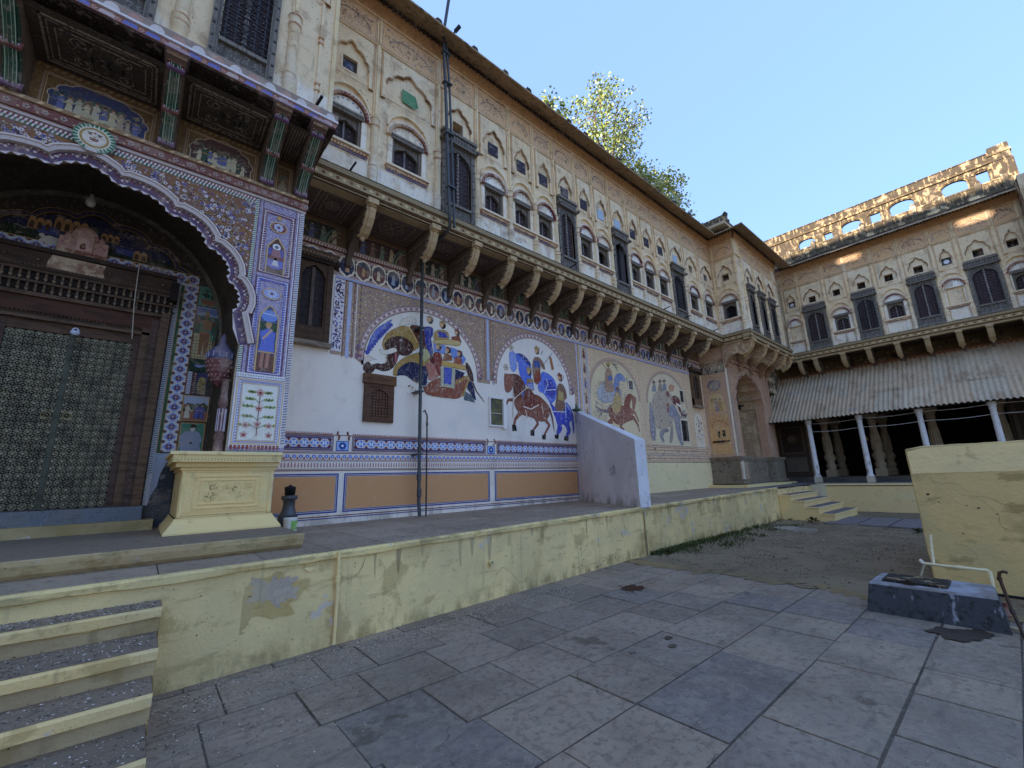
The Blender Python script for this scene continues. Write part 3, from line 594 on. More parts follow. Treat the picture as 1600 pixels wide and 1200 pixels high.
# ---- floral field of the restored half, its frames, borders
pl = [(2.40, 3.98), (2.85, 4.02), (3.03, 3.86), (6.28, 3.86), (6.42, 3.80), (9.11, 3.85), (9.25, 3.75), (9.62, 3.6), (9.62, 5.56), (2.40, 5.56)]
m = LW(); m.poly([(2.40, 3.98), (2.85, 3.98), (2.85, 5.56), (2.40, 5.56)], .004, hx('a38c78')); m.poly([(2.85, 3.98), (3.05, 3.86), (3.05, 5.56), (2.85, 5.56)], .004, hx('a38c78'))
def spandrels(m, u0, u1, cu, hw, sp, ap, v1, w, col):
    a = arc(cu, sp, hw, ap - sp, 180, 0, 30); h = 15
    m.poly([(u0, sp)] + a[:h + 1] + [(a[h][0], v1), (u0, v1)], w, col); m.poly([(a[h][0], v1)] + a[h:] + [(u1, sp), (u1, v1)], w, col)
spandrels(m, 3.05, 6.15, 4.43, 1.38, 4.0, 5.27, 5.56, .004, hx('a38c78')); m.rect(3.0, 3.05, 3.86, 4.0, .004, hx('a38c78')); m.rect(5.82, 6.2, 3.86, 4.0, .004, hx('a38c78'))
spandrels(m, 6.15, 9.35, 7.77, 1.35, 3.95, 5.33, 5.56, .004, hx('a38c78')); m.rect(9.35, 9.62, 2.6, 5.56, .004, hx('a38c78'))
m.build('floral_field', 'floral', wing)
m = LW()
for cu, hw, sp, ap in ((4.43, 1.38, 4.0, 5.27), (7.77, 1.35, 3.95, 5.33)):
    m.ribbon(arc(cu, sp, hw + .065, ap - sp + .065, 182, -2, 40), .13, .006, hx('b79c98')); m.ribbon(arc(cu, sp, hw + .005, ap - sp + .005, 182, -2, 40), .014, .009, MAR); m.ribbon(arc(cu, sp, hw + .13, ap - sp + .13, 182, -2, 40), .016, .009, hx('7a5a72'))
    for k in range(64):
        a = radians(180 * (k + .5) / 64); m.disk(cu + (hw + .065) * cos(a), sp + (ap - sp + .065) * sin(a), .026, .0075, hx('8a4a52') if k % 2 else hx('e0d8d8'), 6)
    for s in (-1, 1): twigs(m, cu + s * (hw + .1) - .05, cu + s * (hw + .1) + .05, sp - .1, sp + .25, 12, .010, (BLUE, MAR, hx('b05a66'), NAVY), .05, rnd)
for u, t, c in ((2.71, .07, hx('a4b2dc')), (6.15, .07, hx('a4b2dc')), (2.80, .012, MAR), (2.62, .012, MAR), (2.85, .02, hx('e0d8d0')), (6.24, .012, MAR), (6.06, .012, MAR), (9.52, .05, hx('b4bedc')), (9.70, .05, hx('b4bedc')), (10.02, .05, hx('b4b8d0')), (12.98, .02, hx('cfc4b8'))):
    m.rect(u - t / 2, u + t / 2, 3.95 if u < 9 else 2.6, 5.56, .011, c)
for z, t, c in ((5.575, .05, hx('9aa4d4')), (5.54, .012, MAR), (5.61, .012, hx('d8ccc0'))): m.rect(2.42, 17.3, z - t / 2, z + t / 2, .011, c)
m.box(1.46, 1.55, 2.1, 5.6, .0, .012, hx('d8dcea'))
for k in range(70): m.poly([(1.465, 2.15 + k * .049), (1.545, 2.17 + k * .049), (1.545, 2.185 + k * .049), (1.465, 2.165 + k * .049)], .014, MAR if k % 3 else BLUE)
m.rect(2.41, 2.60, 4.05, 5.55, .006, hx('d6d0dc'))
for k in range(150): m.disk(rnd.uniform(2.43, 2.58), rnd.uniform(4.1, 5.5), .018, .008, rnd.choice((BLUE, NAVY, MAR, hx('6a60a8'))), 5)
for k in range(64): m.disk(2.93, 4.05 + k * .024, .03 if k % 3 == 0 else .012, .0065, hx('b09a60') if k % 2 else hx('8a6a74'), 6); m.disk(6.32, 4.0 + k * .024, .02, .0065, hx('b09a60') if k % 2 else hx('8a6a74'), 5)
for k in range(6):
    z = 2.75 + k * .47; m.frame(9.76, 9.97, z, z + .40, .012, .004, .008, hx('b4bedc')); person_paint(m, 9.865, z + .04, .3, rnd.choice((MAR, BLUE, hx('8a8272'))), NAVY, .007)
    twigs(m, 9.77, 9.96, z + .03, z + .38, 14, .009, (NAVY, MAR, hx('7c86a8')), .035, rnd)
m.build('painted_borders', 'paint', wing)
# the lunette grounds
m = LW(); m.poly(arc(4.43, 4.0, 1.375, 1.265, 180, 0, 36) + [(5.80, 3.72), (5.95, 3.34), (5.3, 3.32), (3.06, 3.62)], .0055, hx('e4dfd6')); m.poly(arc(7.77, 3.95, 1.345, 1.375, 180, 0, 36) + [(9.11, 2.55), (6.8, 2.6), (6.43, 3.7)], .0055, hx('e2ddd8')); m.build('lunette_ground', 'low_white', wing)
# ---- elephant mural (traced on the wall plane)
E1 = lambda P: [wall_pt(540 + x / 6.667, 460 + y / 6.667, 8) for x, y in P]
m = LW(); w = .008
EB = hx('43231f'); GC = hx('a3833f')
def soft(P, it=2):
    for _ in range(it):
        Q = []
        for i in range(len(P)):
            a, b = P[i], P[(i + 1) % len(P)]; Q += [(a[0] * .75 + b[0] * .25, a[1] * .75 + b[1] * .25), (a[0] * .25 + b[0] * .75, a[1] * .25 + b[1] * .75)]
        P = Q
    return P
def pn(P, col, dw=0, ol=.009):
    if len(P) > 5: P = soft(P)
    q = E1(P); m.poly(q, w + dw, col)
    if ol: m.ribbon([(x + .003 * sin(i * 1.7), z + .003 * cos(i * 2.3)) for i, (x, z) in enumerate(q)], [ol * (.5 + .5 * abs(sin(i * .9))) for i in range(len(q))], w + dw + .0002, tuple(c * .35 + .01 for c in col[:3]) + (1,), closed=True)
pn([(375, 530), (390, 470), (430, 400), (520, 350), (600, 325), (660, 340), (720, 430), (765, 510), (765, 560), (700, 590), (560, 640), (405, 590)], GC)
pn([(400, 520), (430, 470), (500, 440), (580, 435), (650, 470), (690, 510), (710, 560), (690, 610), (640, 640), (590, 640), (560, 620), (545, 650), (530, 710), (490, 770), (430, 800), (370, 800), (310, 770), (295, 790), (270, 822), (230, 830), (190, 800), (180, 750), (200, 710), (240, 700), (265, 740), (320, 715), (380, 730), (420, 710), (425, 660), (430, 600), (410, 560)], EB, .001)
pn([(655, 325), (765, 315), (850, 440), (890, 560), (900, 650), (960, 750), (860, 720), (800, 560), (745, 500), (700, 400)], hx('5a2a22'), .001)
m.ribbon(E1([(650, 335), (700, 410), (745, 500)]), .04, w + .002, hx('c9a860'))
pn([(490, 850), (495, 780), (530, 720), (600, 660), (700, 620), (800, 600), (860, 640), (900, 760), (760, 800), (660, 780), (560, 850)], GC, .002)
pn([(528, 850), (540, 790), (590, 740), (660, 705), (740, 712), (790, 760), (870, 730), (915, 780), (870, 800), (850, 840), (840, 940), (810, 1000), (790, 930), (700, 905), (640, 850), (580, 840)], NAVY, .003)
pn([(800, 560), (860, 580), (890, 650), (840, 690), (810, 720), (790, 640)], hx('b0ad7c'), .003)
pn([(820, 720), (900, 700), (960, 800), (980, 850), (900, 900), (850, 890), (860, 820)], hx('a86a5e'), .0035)
pn([(860, 920), (990, 860), (1180, 830), (1280, 870), (1240, 950), (1205, 1070), (1150, 1092), (1000, 1072), (860, 1052), (800, 1000)], RUST, .003)
pn([(1140, 780), (1240, 820), (1200, 870), (1135, 890)], NAVY, .004); m.ribbon(E1([(1280, 850), (1140, 930)]), .06, w + .0045, GC)
pn([(1250, 690), (1310, 780), (1332, 880), (1325, 925), (1280, 870), (1245, 760)], EB, .004)
pn([(1280, 890), (1322, 925), (1345, 1040), (1358, 1125), (1300, 1030), (1255, 975)], NAVY, .004); pn([(1240, 1010), (1320, 1060), (1345, 1125), (1230, 1100)], hx('52606e'), .004)
m.ribbon(E1([(1285, 880), (1250, 960), (1215, 1065)]), .05, w + .005, GC); m.ribbon(E1([(1322, 920), (1360, 1010), (1445, 1122)]), [.04, .03, .01], w + .005, EB)
pn([(345, 565), (400, 592), (500, 548), (548, 588), (480, 618), (400, 632), (358, 610)], hx('ddd6c8'), .004); m.ribbon(E1([(520, 610), (522, 710)]), .05, w + .004, hx('a05a62')); m.ribbon(E1([(410, 640), (425, 690), (400, 720)]), .03, w + .004, hx('cfc4a8'))
m.disk(*E1([(572, 480)])[0], .026, w + .004, hx('e4e0d8'), 8); m.disk(*E1([(572, 482)])[0], .014, w + .005, DBRN, 8)
pn([(208, 632), (222, 560), (258, 450), (320, 355), (400, 308), (495, 248), (445, 322), (385, 372), (325, 432), (275, 505), (250, 572), (235, 625)], hx('5a6cc0'))
for k in range(12): m.disk(*E1([(225 + k * 22, 600 - k * 29 + (k > 5) * (k - 5) * 6)])[0], .055, w + .001, hx('3c4cac'), 8, .045)
pn([(540, 338), (600, 250), (650, 232), (710, 240), (745, 290), (700, 310), (620, 322)], hx('ddd8cc')); 
for k in range(6): m.ribbon(E1([(560 + k * 30, 330 - k * 4), (590 + k * 28, 248)]), .008, w + .001, hx('b9a088'))
pn([(175, 665), (240, 635), (320, 680), (250, 690), (255, 740)], hx('d4c8bc'))
pn([(815, 335), (915, 340), (905, 440), (880, 450), (905, 560), (900, 670), (845, 560), (815, 480), (830, 430), (812, 400)], hx('27318e'), .006)
pn([(915, 400), (960, 368), (1050, 378), (1085, 440), (1050, 490), (915, 490)], hx('a98a54'), .005); pn([(960, 385), (1040, 405), (1062, 455), (965, 445)], BLUE, .006)
pn([(1095, 445), (1180, 432), (1205, 500), (1110, 490)], RUST, .005)
for hx_, hy, s in ((872, 265, 1), (1003, 318, 1.05), (1155, 400, .85), (960, 550, .95), (1062, 582, .85), (1182, 620, .9)):
    q = E1([(hx_, hy)])[0]; m.disk(q[0] + .02, q[1], .075 * s, w + .008, hx('2e2220'), 10, .095 * s); m.disk(q[0] - .02 * s, q[1] - .005, .05 * s, w + .009, hx('caa078'), 9, .06 * s); m.poly([(q[0] - .08 * s, q[1] + .04), (q[0] - .02, q[1] + .10 * s), (q[0] + .09 * s, q[1] + .06), (q[0] + .07 * s, q[1] + .02)], w + .010, hx('9a8258') if s > .9 else MAR)
pn([(905, 478), (1080, 468), (1200, 490), (1190, 545), (1060, 522), (908, 512)], hx('c2ab70'), .007)
pn([(915, 512), (1035, 532), (1030, 620), (918, 600)], hx('5f86d4'), .0065); pn([(1090, 552), (1190, 590), (1252, 680), (1212, 740), (1100, 650)], hx('5f86d4'), .0065)
pn([(915, 598), (998, 612), (1005, 740), (990, 862), (958, 820), (930, 740), (905, 665)], hx('7d2f26'), .0075); pn([(1030, 610), (1100, 640), (1110, 690), (1010, 690)], hx('8a5a38'), .0075); pn([(1140, 650), (1200, 660), (1215, 735), (1120, 720)], hx('96472e'), .0075)
pn([(998, 690), (1240, 742), (1250, 792), (998, 742)], hx('c09c50'), .009)
pn([(985, 750), (1138, 762), (1130, 982), (990, 962)], hx('b0b09a'), .009); pn([(1020, 762), (1102, 772), (1096, 942), (1022, 932)], hx('2a3fb0'), .010)
for k in range(26): m.disk(*E1([(1035 + (k % 4) * 19, 790 + (k // 4) * 23)])[0], .010, w + .011, hx('8fa4e8'), 5)
for k in range(30): m.disk(*E1([(822 + rnd.random() * 60, 345 + rnd.random() * 260)])[0], .007, w + .007, hx('cdd4f0'), 4)
for k in range(90):
    x, y = rnd.uniform(640, 1200), rnd.uniform(900, 1050); m.disk(*E1([(x, y)])[0], rnd.uniform(.008, .022), w + .006, rnd.choice((hx('d8c8bc'), hx('b9a08c'), hx('6a7688'), RUST)), 5)
for k in range(120): a = rnd.uniform(0, 3.1); m.disk(*E1([(575 + 165 * cos(a) * rnd.uniform(.75, 1.05), 545 - 190 * sin(a) * rnd.uniform(.7, 1.05))])[0], .008, w + .0035, rnd.choice((hx('6a4a26'), hx('d6bd7c'))), 4)
m.build('elephant_mural', 'mural', wing, 'painted brown elephant carrying riders under a gold cloth and blue howdah panel')
# ---- horsemen mural
m = LW(); E1 = lambda P: [wall_pt(765 + x / 6.667, 520 + y / 6.667, 8) for x, y in P]
HB = hx('4668d6'); HB2 = hx('2536a8'); HR = hx('7d4636'); HR2 = hx('5f3227')
pn([(198, 205), (222, 195), (250, 190), (285, 255), (288, 330), (272, 402), (235, 408), (212, 365), (205, 290)], hx('7a94dc')); pn([(268, 212), (330, 215), (400, 280), (432, 350), (440, 430), (410, 530), (372, 560), (330, 480), (300, 400), (300, 320), (275, 260)], HB)
pn([(330, 215), (400, 275), (436, 345), (400, 340), (350, 270), (285, 222)], hx('1c2c80'), .001)
pn([(536, 398), (620, 428), (682, 500), (702, 590), (690, 690), (640, 745), (600, 690), (560, 630), (505, 610), (498, 540), (530, 470)], HB); pn([(560, 500), (640, 490), (690, 600), (660, 690), (590, 640)], HB2, .001)
pn([(610, 690), (660, 760), (700, 800), (790, 712), (852, 822), (850, 900), (822, 950), (850, 1015), (818, 1085), (785, 1078), (812, 1012), (768, 950), (742, 958), (760, 1000), (718, 1062), (688, 1050), (712, 980), (688, 900), (660, 830)], hx('2238b4'), .001)
pn([(785, 705), (850, 788), (878, 900), (882, 1085), (862, 1000), (848, 880), (800, 780)], hx('2c46c0'), .002)
for P in ([(675, 1062), (718, 1058), (712, 1108), (678, 1098)], [(775, 1078), (822, 1080), (815, 1128), (775, 1118)], [(232, 958), (270, 962), (282, 1022), (236, 1025)], [(424, 1012), (462, 1020), (464, 1075), (422, 1068)], [(545, 1066), (582, 1062), (580, 1112), (542, 1106)]): pn(P, hx('1c1c20'), .004)
pn([(150, 415), (172, 430), (240, 428), (252, 500), (242, 570), (205, 625), (162, 618), (150, 555)], hx('8a5444'), .003); pn([(208, 428), (290, 430), (345, 490), (375, 570), (400, 640), (330, 690), (260, 690), (240, 600), (252, 500)], HR2, .002)
pn([(245, 690), (330, 665), (380, 640), (500, 640), (600, 740), (635, 800), (605, 905), (525, 932), (440, 880), (330, 855), (268, 792)], HR, .003)
for P, t in (([(320, 830), (265, 900), (252, 965)], [.14, .08, .07]), ([(470, 860), (500, 950), (448, 1020)], [.14, .09, .06]), ([(560, 880), (620, 965), (565, 1068)], [.16, .09, .06]), ([(240, 700), (192, 700), (158, 772)], [.1, .07, .06])): m.ribbon(E1(P), t, w + .0035, HR)
m.ribbon(E1([(620, 790), (648, 880), (660, 960), (672, 1035)]), [.08, .07, .05, .01], w + .004, hx('6a3a30'))
pn([(385, 585), (432, 590), (490, 700), (508, 752), (430, 792), (348, 772), (362, 680)], hx('6f2f24'), .006); pn([(385, 480), (442, 478), (462, 600), (385, 600)], hx('8f744a'), .006); pn([(395, 520), (455, 525), (460, 595), (420, 580), (390, 560)], hx('405cc0'), .007)
for k in range(4): m.ribbon(E1([(392, 535 + k * 15), (456, 545 + k * 15)]), .010, w + .008, hx('dcdce4'))
pn([(440, 258), (522, 250), (582, 368), (562, 392), (522, 330), (530, 402), (480, 502), (448, 480)], hx('8a6a58'), .005); pn([(458, 290), (512, 300), (522, 362), (462, 360)], hx('34509e'), .006); pn([(478, 402), (522, 402), (532, 490), (490, 545), (455, 505)], hx('863c28'), .006)
pn([(700, 530), (762, 530), (802, 640), (798, 695), (770, 690), (792, 820), (668, 812), (692, 700)], hx('7a5a4a'), .005); pn([(715, 600), (760, 620), (765, 710), (710, 700)], hx('b09a5c'), .006)
pn([(330, 620), (360, 590), (350, 690), (335, 665)], hx('33499c'), .005)
for hx_, hy in ((404, 408), (487, 190), (725, 470)):
    q = E1([(hx_, hy)])[0]; m.disk(q[0] + .02, q[1], .08, w + .008, hx('241c1c'), 10, .10); m.disk(q[0] - .01, q[1], .052, w + .009, hx('caa078'), 9, .07); m.poly([(q[0] - .10, q[1] + .05), (q[0] - .02, q[1] + .16), (q[0] + .12, q[1] + .09), (q[0] + .09, q[1] + .02)], w + .010, hx('a08a50') if hx_ < 700 else hx('7a3a2c'))
for P, c, t in (([(550, 345), (652, 208)], hx('3a3440'), .012), ([(530, 230), (552, 188)], NAVY, .015), ([(742, 520), (770, 450)], NAVY, .015), ([(242, 600), (240, 890)], hx('b9a898'), .03), ([(250, 690), (400, 560)], hx('ddd4c8'), .02), ([(350, 770), (430, 795), (510, 750)], hx('ddd4c8'), .03), ([(370, 800), (390, 890)], hx('c9b4a0'), .035), ([(540, 740), (555, 850)], hx('c9b4a0'), .03), ([(580, 600), (690, 590)], hx('d8dcec'), .018), ([(590, 480), (600, 540), (560, 640)], hx('c8d0ee'), .02), ([(660, 820), (790, 825)], hx('e0dcd8'), .02), ([(788, 740), (792, 890)], hx('c8ccdc'), .025), ([(790, 740), (850, 830)], hx('c8ccdc'), .02)): m.ribbon(E1(P), t, w + .0075, c)
pn([(615, 245), (638, 255), (668, 380), (645, 392)], hx('a8743c'), .006); m.ribbon(E1([(628, 260), (655, 382)]), .012, w + .0075, MAR)
for k in range(80): m.disk(*E1([(rnd.uniform(270, 600), rnd.uniform(690, 900))])[0], rnd.uniform(.006, .016), w + .005, rnd.choice((hx('c0a090'), HR2)), 5); m.disk(*E1([(rnd.uniform(290, 420), rnd.uniform(240, 420))])[0], .007, w + .003, hx('b8c8f0'), 4)
for q_ in ((222, 155), (168, 360)): sprig(m, *E1([q_])[0], .10, w + .001, hx('bfb0a0'), hx('8a8270'), 6)
m.build('horsemen_mural', 'mural', wing, 'painted blue horse and brown horse with three turbaned riders')
# ---- the two faded lunettes
m = LW(); m.poly(arc(11.38, 4.05, 1.30, 1.22, 180, 0, 30) + [(12.68, 2.65), (10.10, 2.65)], .005, hx('d6c8a6')); m.poly(arc(14.62, 4.05, 1.38, 1.24, 180, 0, 30) + [(16.0, 2.6), (13.25, 2.6)], .005, hx('d8cdb2')); m.poly(arc(16.88, 3.6, .36, .34) + [(17.24, 2.5), (16.52, 2.5)], .005, hx('dcd4c0'))
m.build('faded_lunette_ground', 'paint_worn', wing)
m = LW(); E1 = lambda P: [wall_pt(895 + x / 6.314, 540 + y / 6.314, 8) for x, y in P]
for cu, hw, sp, ap in ((11.38, 1.30, 4.05, 5.27), (14.62, 1.38, 4.05, 5.29)): m.ribbon(arc(cu, sp, hw + .06, ap - sp + .06, 180, 0, 30), .10, .006, hx('b99c8c')); m.ribbon(arc(cu, sp, hw, ap - sp, 180, 0, 30), .015, .008, hx('94766c'))
def scratch(n, P, cols, wd=(.008, .02), ln=.10):
    xs = [p[0] for p in P]; ys = [p[1] for p in P]
    def inside(x, y):
        r = False; j = len(P) - 1
        for i in range(len(P)):
            if (P[i][1] > y) != (P[j][1] > y) and x < (P[j][0] - P[i][0]) * (y - P[i][1]) / (P[j][1] - P[i][1]) + P[i][0]: r = not r
            j = i
        return r
    k = 0
    while k < n:
        x, y = rnd.uniform(min(xs), max(xs)), rnd.uniform(min(ys), max(ys)); k += 1
        if not inside(x, y): continue
        q = E1([(x, y)])[0]; a_ = rnd.uniform(0, 6.3); l = ln * rnd.uniform(.3, 1); m.ribbon([q, (q[0] + l * .5 * cos(a_), q[1] + l * .5 * sin(a_)), (q[0] + l * cos(a_ + .7), q[1] + l * sin(a_ + .7))], rnd.uniform(*wd), w + .003 + k * .000004, rnd.choice(cols))
A1 = [(195, 560), (215, 430), (250, 360), (330, 330), (420, 350), (500, 380), (540, 470), (500, 560), (430, 620), (330, 700), (240, 640)]
B1 = [(330, 650), (350, 600), (430, 560), (500, 600), (570, 610), (600, 660), (560, 740), (470, 790), (400, 760)]
pn([(230, 470), (260, 380), (340, 350), (430, 390), (490, 470), (470, 540), (380, 560), (270, 560)], hx('aab0bc')); pn([(400, 400), (408, 330), (420, 288), (455, 270), (490, 285), (508, 330), (500, 352), (478, 345), (460, 345), (450, 400), (470, 470), (420, 480)], hx('6f82b8'), .0004)
pn([(480, 285), (512, 320), (518, 352), (498, 360), (484, 335)], hx('8a98c0'), .0006)
pn([(300, 430), (320, 330), (312, 280), (330, 232), (352, 215), (376, 240), (388, 300), (378, 350), (420, 440), (360, 470)], hx('a8866c'), .0008); pn([(338, 300), (385, 292), (390, 342), (345, 350)], hx('5d6c9c'), .001); m.disk(*E1([(345, 192)])[0], .085, w + .001, hx('8a6a54'), 9); pn([(318, 190), (330, 160), (360, 158), (372, 188)], hx('b0985c'), .0012)
pn([(380, 640), (395, 540), (410, 470), (440, 455), (470, 480), (480, 560), (470, 640), (430, 680)], hx('c0a468'), .0010); m.disk(*E1([(440, 440)])[0], .075, w + .0015, hx('8f6f58'), 9); pn([(415, 435), (428, 412), (455, 412), (466, 434)], hx('7d4a3c'), .0017)
pn([(500, 640), (505, 560), (515, 505), (560, 466), (600, 500), (596, 520), (570, 530), (560, 600), (565, 650)], hx('874a3c'), .0006); pn([(575, 500), (610, 500), (626, 530), (614, 600), (600, 645), (588, 640), (585, 560)], hx('9a6454'), .0008)
pn(B1, hx('8d5444'), .0007); pn([(335, 640), (355, 598), (432, 556), (425, 620), (375, 662)], hx('7f4538'), .0009)
m.ribbon(E1([(545, 715), (600, 712), (640, 780), (658, 850)]), [.22, .14, .10, .05], w + .0008, hx('8f5848')); m.ribbon(E1([(560, 650), (610, 660), (650, 750)]), [.16, .11, .07], w + .0008, hx('a06a58')); m.ribbon(E1([(480, 770), (470, 800), (505, 835)]), [.18, .12, .07], w + .0008, hx('8f5848')); m.ribbon(E1([(390, 740), (350, 760), (360, 800)]), [.2, .12, .08], w + .0008, hx('8f5848')); m.ribbon(E1([(345, 650), (280, 640), (220, 600)]), [.12, .09, .04], w + .0008, hx('7a6470'))
for P in ([(285, 172), (350, 258)], [(380, 160), (445, 255)], [(375, 158), (440, 222)], [(395, 180), (440, 190)]): m.ribbon(E1(P), .022, w + .002, hx('5a5254'))
scratch(420, A1, (hx('7882a4'), hx('b49a6c'), hx('93806c'), hx('5d6484'), hx('d8ceb4'))); scratch(200, B1, (hx('6a3a30'), hx('c9b09c'), hx('a87c68'))); scratch(160, [(195, 640), (240, 600), (330, 700), (350, 790), (200, 700)], (hx('8a90a0'), hx('a08c74'), hx('70707c'))); scratch(120, [(520, 300), (560, 300), (600, 420), (540, 440)], (hx('8a90a0'), hx('a09484')))
C1 = [(775, 560), (800, 480), (850, 440), (940, 450), (990, 520), (1000, 620), (1000, 720), (960, 800), (900, 830), (830, 820), (790, 720)]
pn(C1, hx('b9aa96')); pn([(755, 548), (768, 560), (800, 700), (826, 930), (778, 942), (756, 760)], hx('8f8f9a'), .0006); pn([(850, 870), (870, 830), (930, 815), (960, 840), (900, 860), (885, 900), (910, 950), (880, 958)], hx('84848e'), .0006); pn([(965, 800), (985, 760), (990, 900), (975, 960), (950, 960), (958, 880)], hx('9a9088'), .0006)
pn([(1000, 620), (1040, 650), (1072, 760), (1082, 900), (1092, 985), (1062, 985), (1020, 860), (1000, 740)], hx('8c8c98'), .0008); pn([(940, 600), (1000, 590), (1030, 650), (1010, 720), (950, 700)], hx('8a8ea4'), .0009)
pn([(965, 515), (1000, 488), (1042, 515), (1064, 560), (1052, 592), (1020, 592), (985, 570)], hx('6a302c'), .001); m.ribbon(E1([(1040, 585), (1056, 640), (1078, 682), (1118, 694), (1126, 672)]), [.18, .15, .11, .08, .05], w + .001, hx('703832')); m.ribbon(E1([(1018, 572), (1068, 606)]), .09, w + .0014, hx('e2dcd0')); m.disk(*E1([(935, 478)])[0], .13, w + .001, hx('74404a'), 8); m.disk(*E1([(1008, 520)])[0], .03, w + .0015, hx('d8ccc0'), 7)
pn([(920, 580), (940, 560), (950, 660), (930, 660)], hx('8a4a48'), .001); pn([(940, 405), (962, 382), (998, 400), (990, 450), (950, 452)], hx('c08e6c'), .001)
for x, y, c in ((800, 395, '8d8f98'), (860, 385, '9a8a7c'), (902, 382, '84889a')): pn([(x - 22, y + 60), (x - 16, y), (x + 14, y - 4), (x + 22, y + 58)], hx(c), .0012); m.disk(*E1([(x - 4, y - 22)])[0], .075, w + .0014, hx('9a7c66'), 9); pn([(x - 22, y - 26), (x - 6, y - 55), (x + 18, y - 30)], hx('6f5c58'), .0016)
scratch(460, C1, (hx('8a8c98'), hx('94806e'), hx('b89c80'), hx('6c6c78'), hx('d6ccb8'))); scratch(150, [(755, 548), (768, 560), (800, 700), (826, 930), (778, 942), (756, 760)], (hx('4a4a58'), hx('d8d4cc'), hx('6a4a4c')), ln=.07); scratch(160, [(1000, 620), (1040, 650), (1072, 760), (1092, 985), (1062, 985), (1000, 740)], (hx('44444e'), hx('dcd8d0'), hx('7a4a48')), ln=.07); scratch(80, [(850, 870), (870, 830), (960, 815), (960, 860), (900, 870), (910, 950), (880, 958)], (hx('44444e'), hx('dcd8d0')), ln=.06)
scratch(160, [(1060, 640), (1110, 640), (1120, 720), (1060, 720)], (hx('5a4a54'), hx('8a8a98')), ln=.06)
for k in range(46): q = (rnd.uniform(16.6, 17.15), rnd.uniform(2.7, 3.8)); m.disk(*q, rnd.uniform(.02, .05), w, rnd.choice((hx('9a9aa8'), hx('b8a898'), hx('c49a70'), hx('5c6a9a'))), 6)
for z, c in ((2.50, 'a86a60'), (2.40, '8a6a60'), (2.28, 'a8988c'), (2.22, '8a8a94'), (2.12, '94645a'), (2.05, 'b0a494'), (2.56, '9a8a80')): m.rect(9.7, 17.5, z, z + .018, .008, hx(c))
for k in range(110): m.disk(rnd.uniform(9.7, 17.4), rnd.uniform(2.1, 2.5), rnd.uniform(.02, .06), .007, rnd.choice((hx('c8bca8'), hx('a89a90'), hx('b8a088'))), 6)
m.build('faded_murals', 'mural', wing, 'two faded lunette murals of horses and elephants, worn and flaking')
# ---- painted dado of the restored half
m = LW(); X0, X1 = 1.56, 9.42; w = .004
NB = hx('2a3788')
def hline(z, t, c, a=X0, b=X1, dw=.004): m.rect(a, b, z - t / 2, z + t / 2, w + dw, c)
for a, b in ((1.6, 2.70), (2.80, 6.15), (6.30, 9.30)):
    m.lines(a, b, 1.085, 1.765, .022, w + .002, NB); m.lines(a + .034, b - .034, 1.119, 1.731, .012, w + .002, NB); m.rect(a + .055, b - .055, 1.14, 1.71, w + .004, hx('c2946a'))
for z, t, c in ((1.82, .014, MAR), (1.845, .008, MAR2), (2.125, .012, MAR), (2.15, .008, NB), (2.005, .010, hx('a06a60')), (1.985, .006, NB), (2.455, .012, MAR), (1.03, .014, MAR), (.995, .014, NB)): hline(z, t, c)
n = 74
for k in range(n):
    a = X0 + (X1 - X0) * (k + .5) / n; m.disk(a, 2.065, .036, w + .004, hx('5a78cc'), 8, .032); m.disk(a, 2.065, .014, w + .005, hx('c8d4f0'), 5); m.poly([(a - .053 - .02, 2.02), (a - .053 + .02, 2.02), (a - .053, 2.06)], w + .004, hx('7a3a36'))
    for s in (-.03, .025): m.poly([(a + s - .012, 1.875), (a + s + .012, 1.885), (a + s + .004, 1.965), (a + s - .01, 1.94)], w + .004, hx('b08a94')); m.rect(a + s - .003, a + s + .003, 1.87, 1.96, w + .005, hx('8a3c44'))
for a, b, n in ((1.58, 2.57, 5), (2.91, 6.05, 15), (6.37, 9.35, 15)):
    for k, t, c in ((0, .012, MAR), (.022, .010, NB), (.044, .006, MAR2)): m.lines(a + k, b - k, 2.17 + k * .8, 2.44 - k * .8, t, w + .004 + k * .01, c)
    m.rect(a + .055, b - .055, 2.213, 2.397, w + .0045, NB); diamonds(m, a + .07, b - .07, 2.228, 2.382, n, w + .006, hx('5a8ad8'), hx('dfe6f4'), hx('c9c2c8'))
    for k in range(n + 1): c = a + .07 + (b - a - .14) * k / n; m.poly([(c - .04, 2.23), (c + .04, 2.23), (c, 2.28)], w + .0075, hx('6a3430')); m.poly([(c - .04, 2.38), (c + .04, 2.38), (c, 2.33)], w + .0075, hx('6a3430'))
    k = a
    while k < b - .03: m.poly([(k, 2.465), (k + .03, 2.47), (k + .022, 2.50), (k + .01, 2.485)], w + .004, hx('9a7a88') if int(k * 40) % 2 else hx('a05a50')); k += .036
for a, b in ((2.62, 2.85), (6.09, 6.32)):
    m.rect(a, b, 2.17, 2.35, w + .003, NB); m.rect(a + .012, b - .012, 2.185, 2.338, w + .004, hx('8fb0e6')); sprig(m, (a + b) / 2, 2.262, .075, w + .006, hx('3c5cb0'), hx('e8eef8'), 8)
    for s, c in ((0, a + .02), (1, b - .02)):
        for k in range(5): m.disk(c + rnd.uniform(-.03, .03), 2.38 + k * .032, .02, w + .006, rnd.choice((MAR, hx('8a4a3a'), hx('5a2a2a'))), 6)
m.build('painted_dado', 'paint_fresh', wing, 'freshly painted dado with tan panels, blue borders and lattice strips')
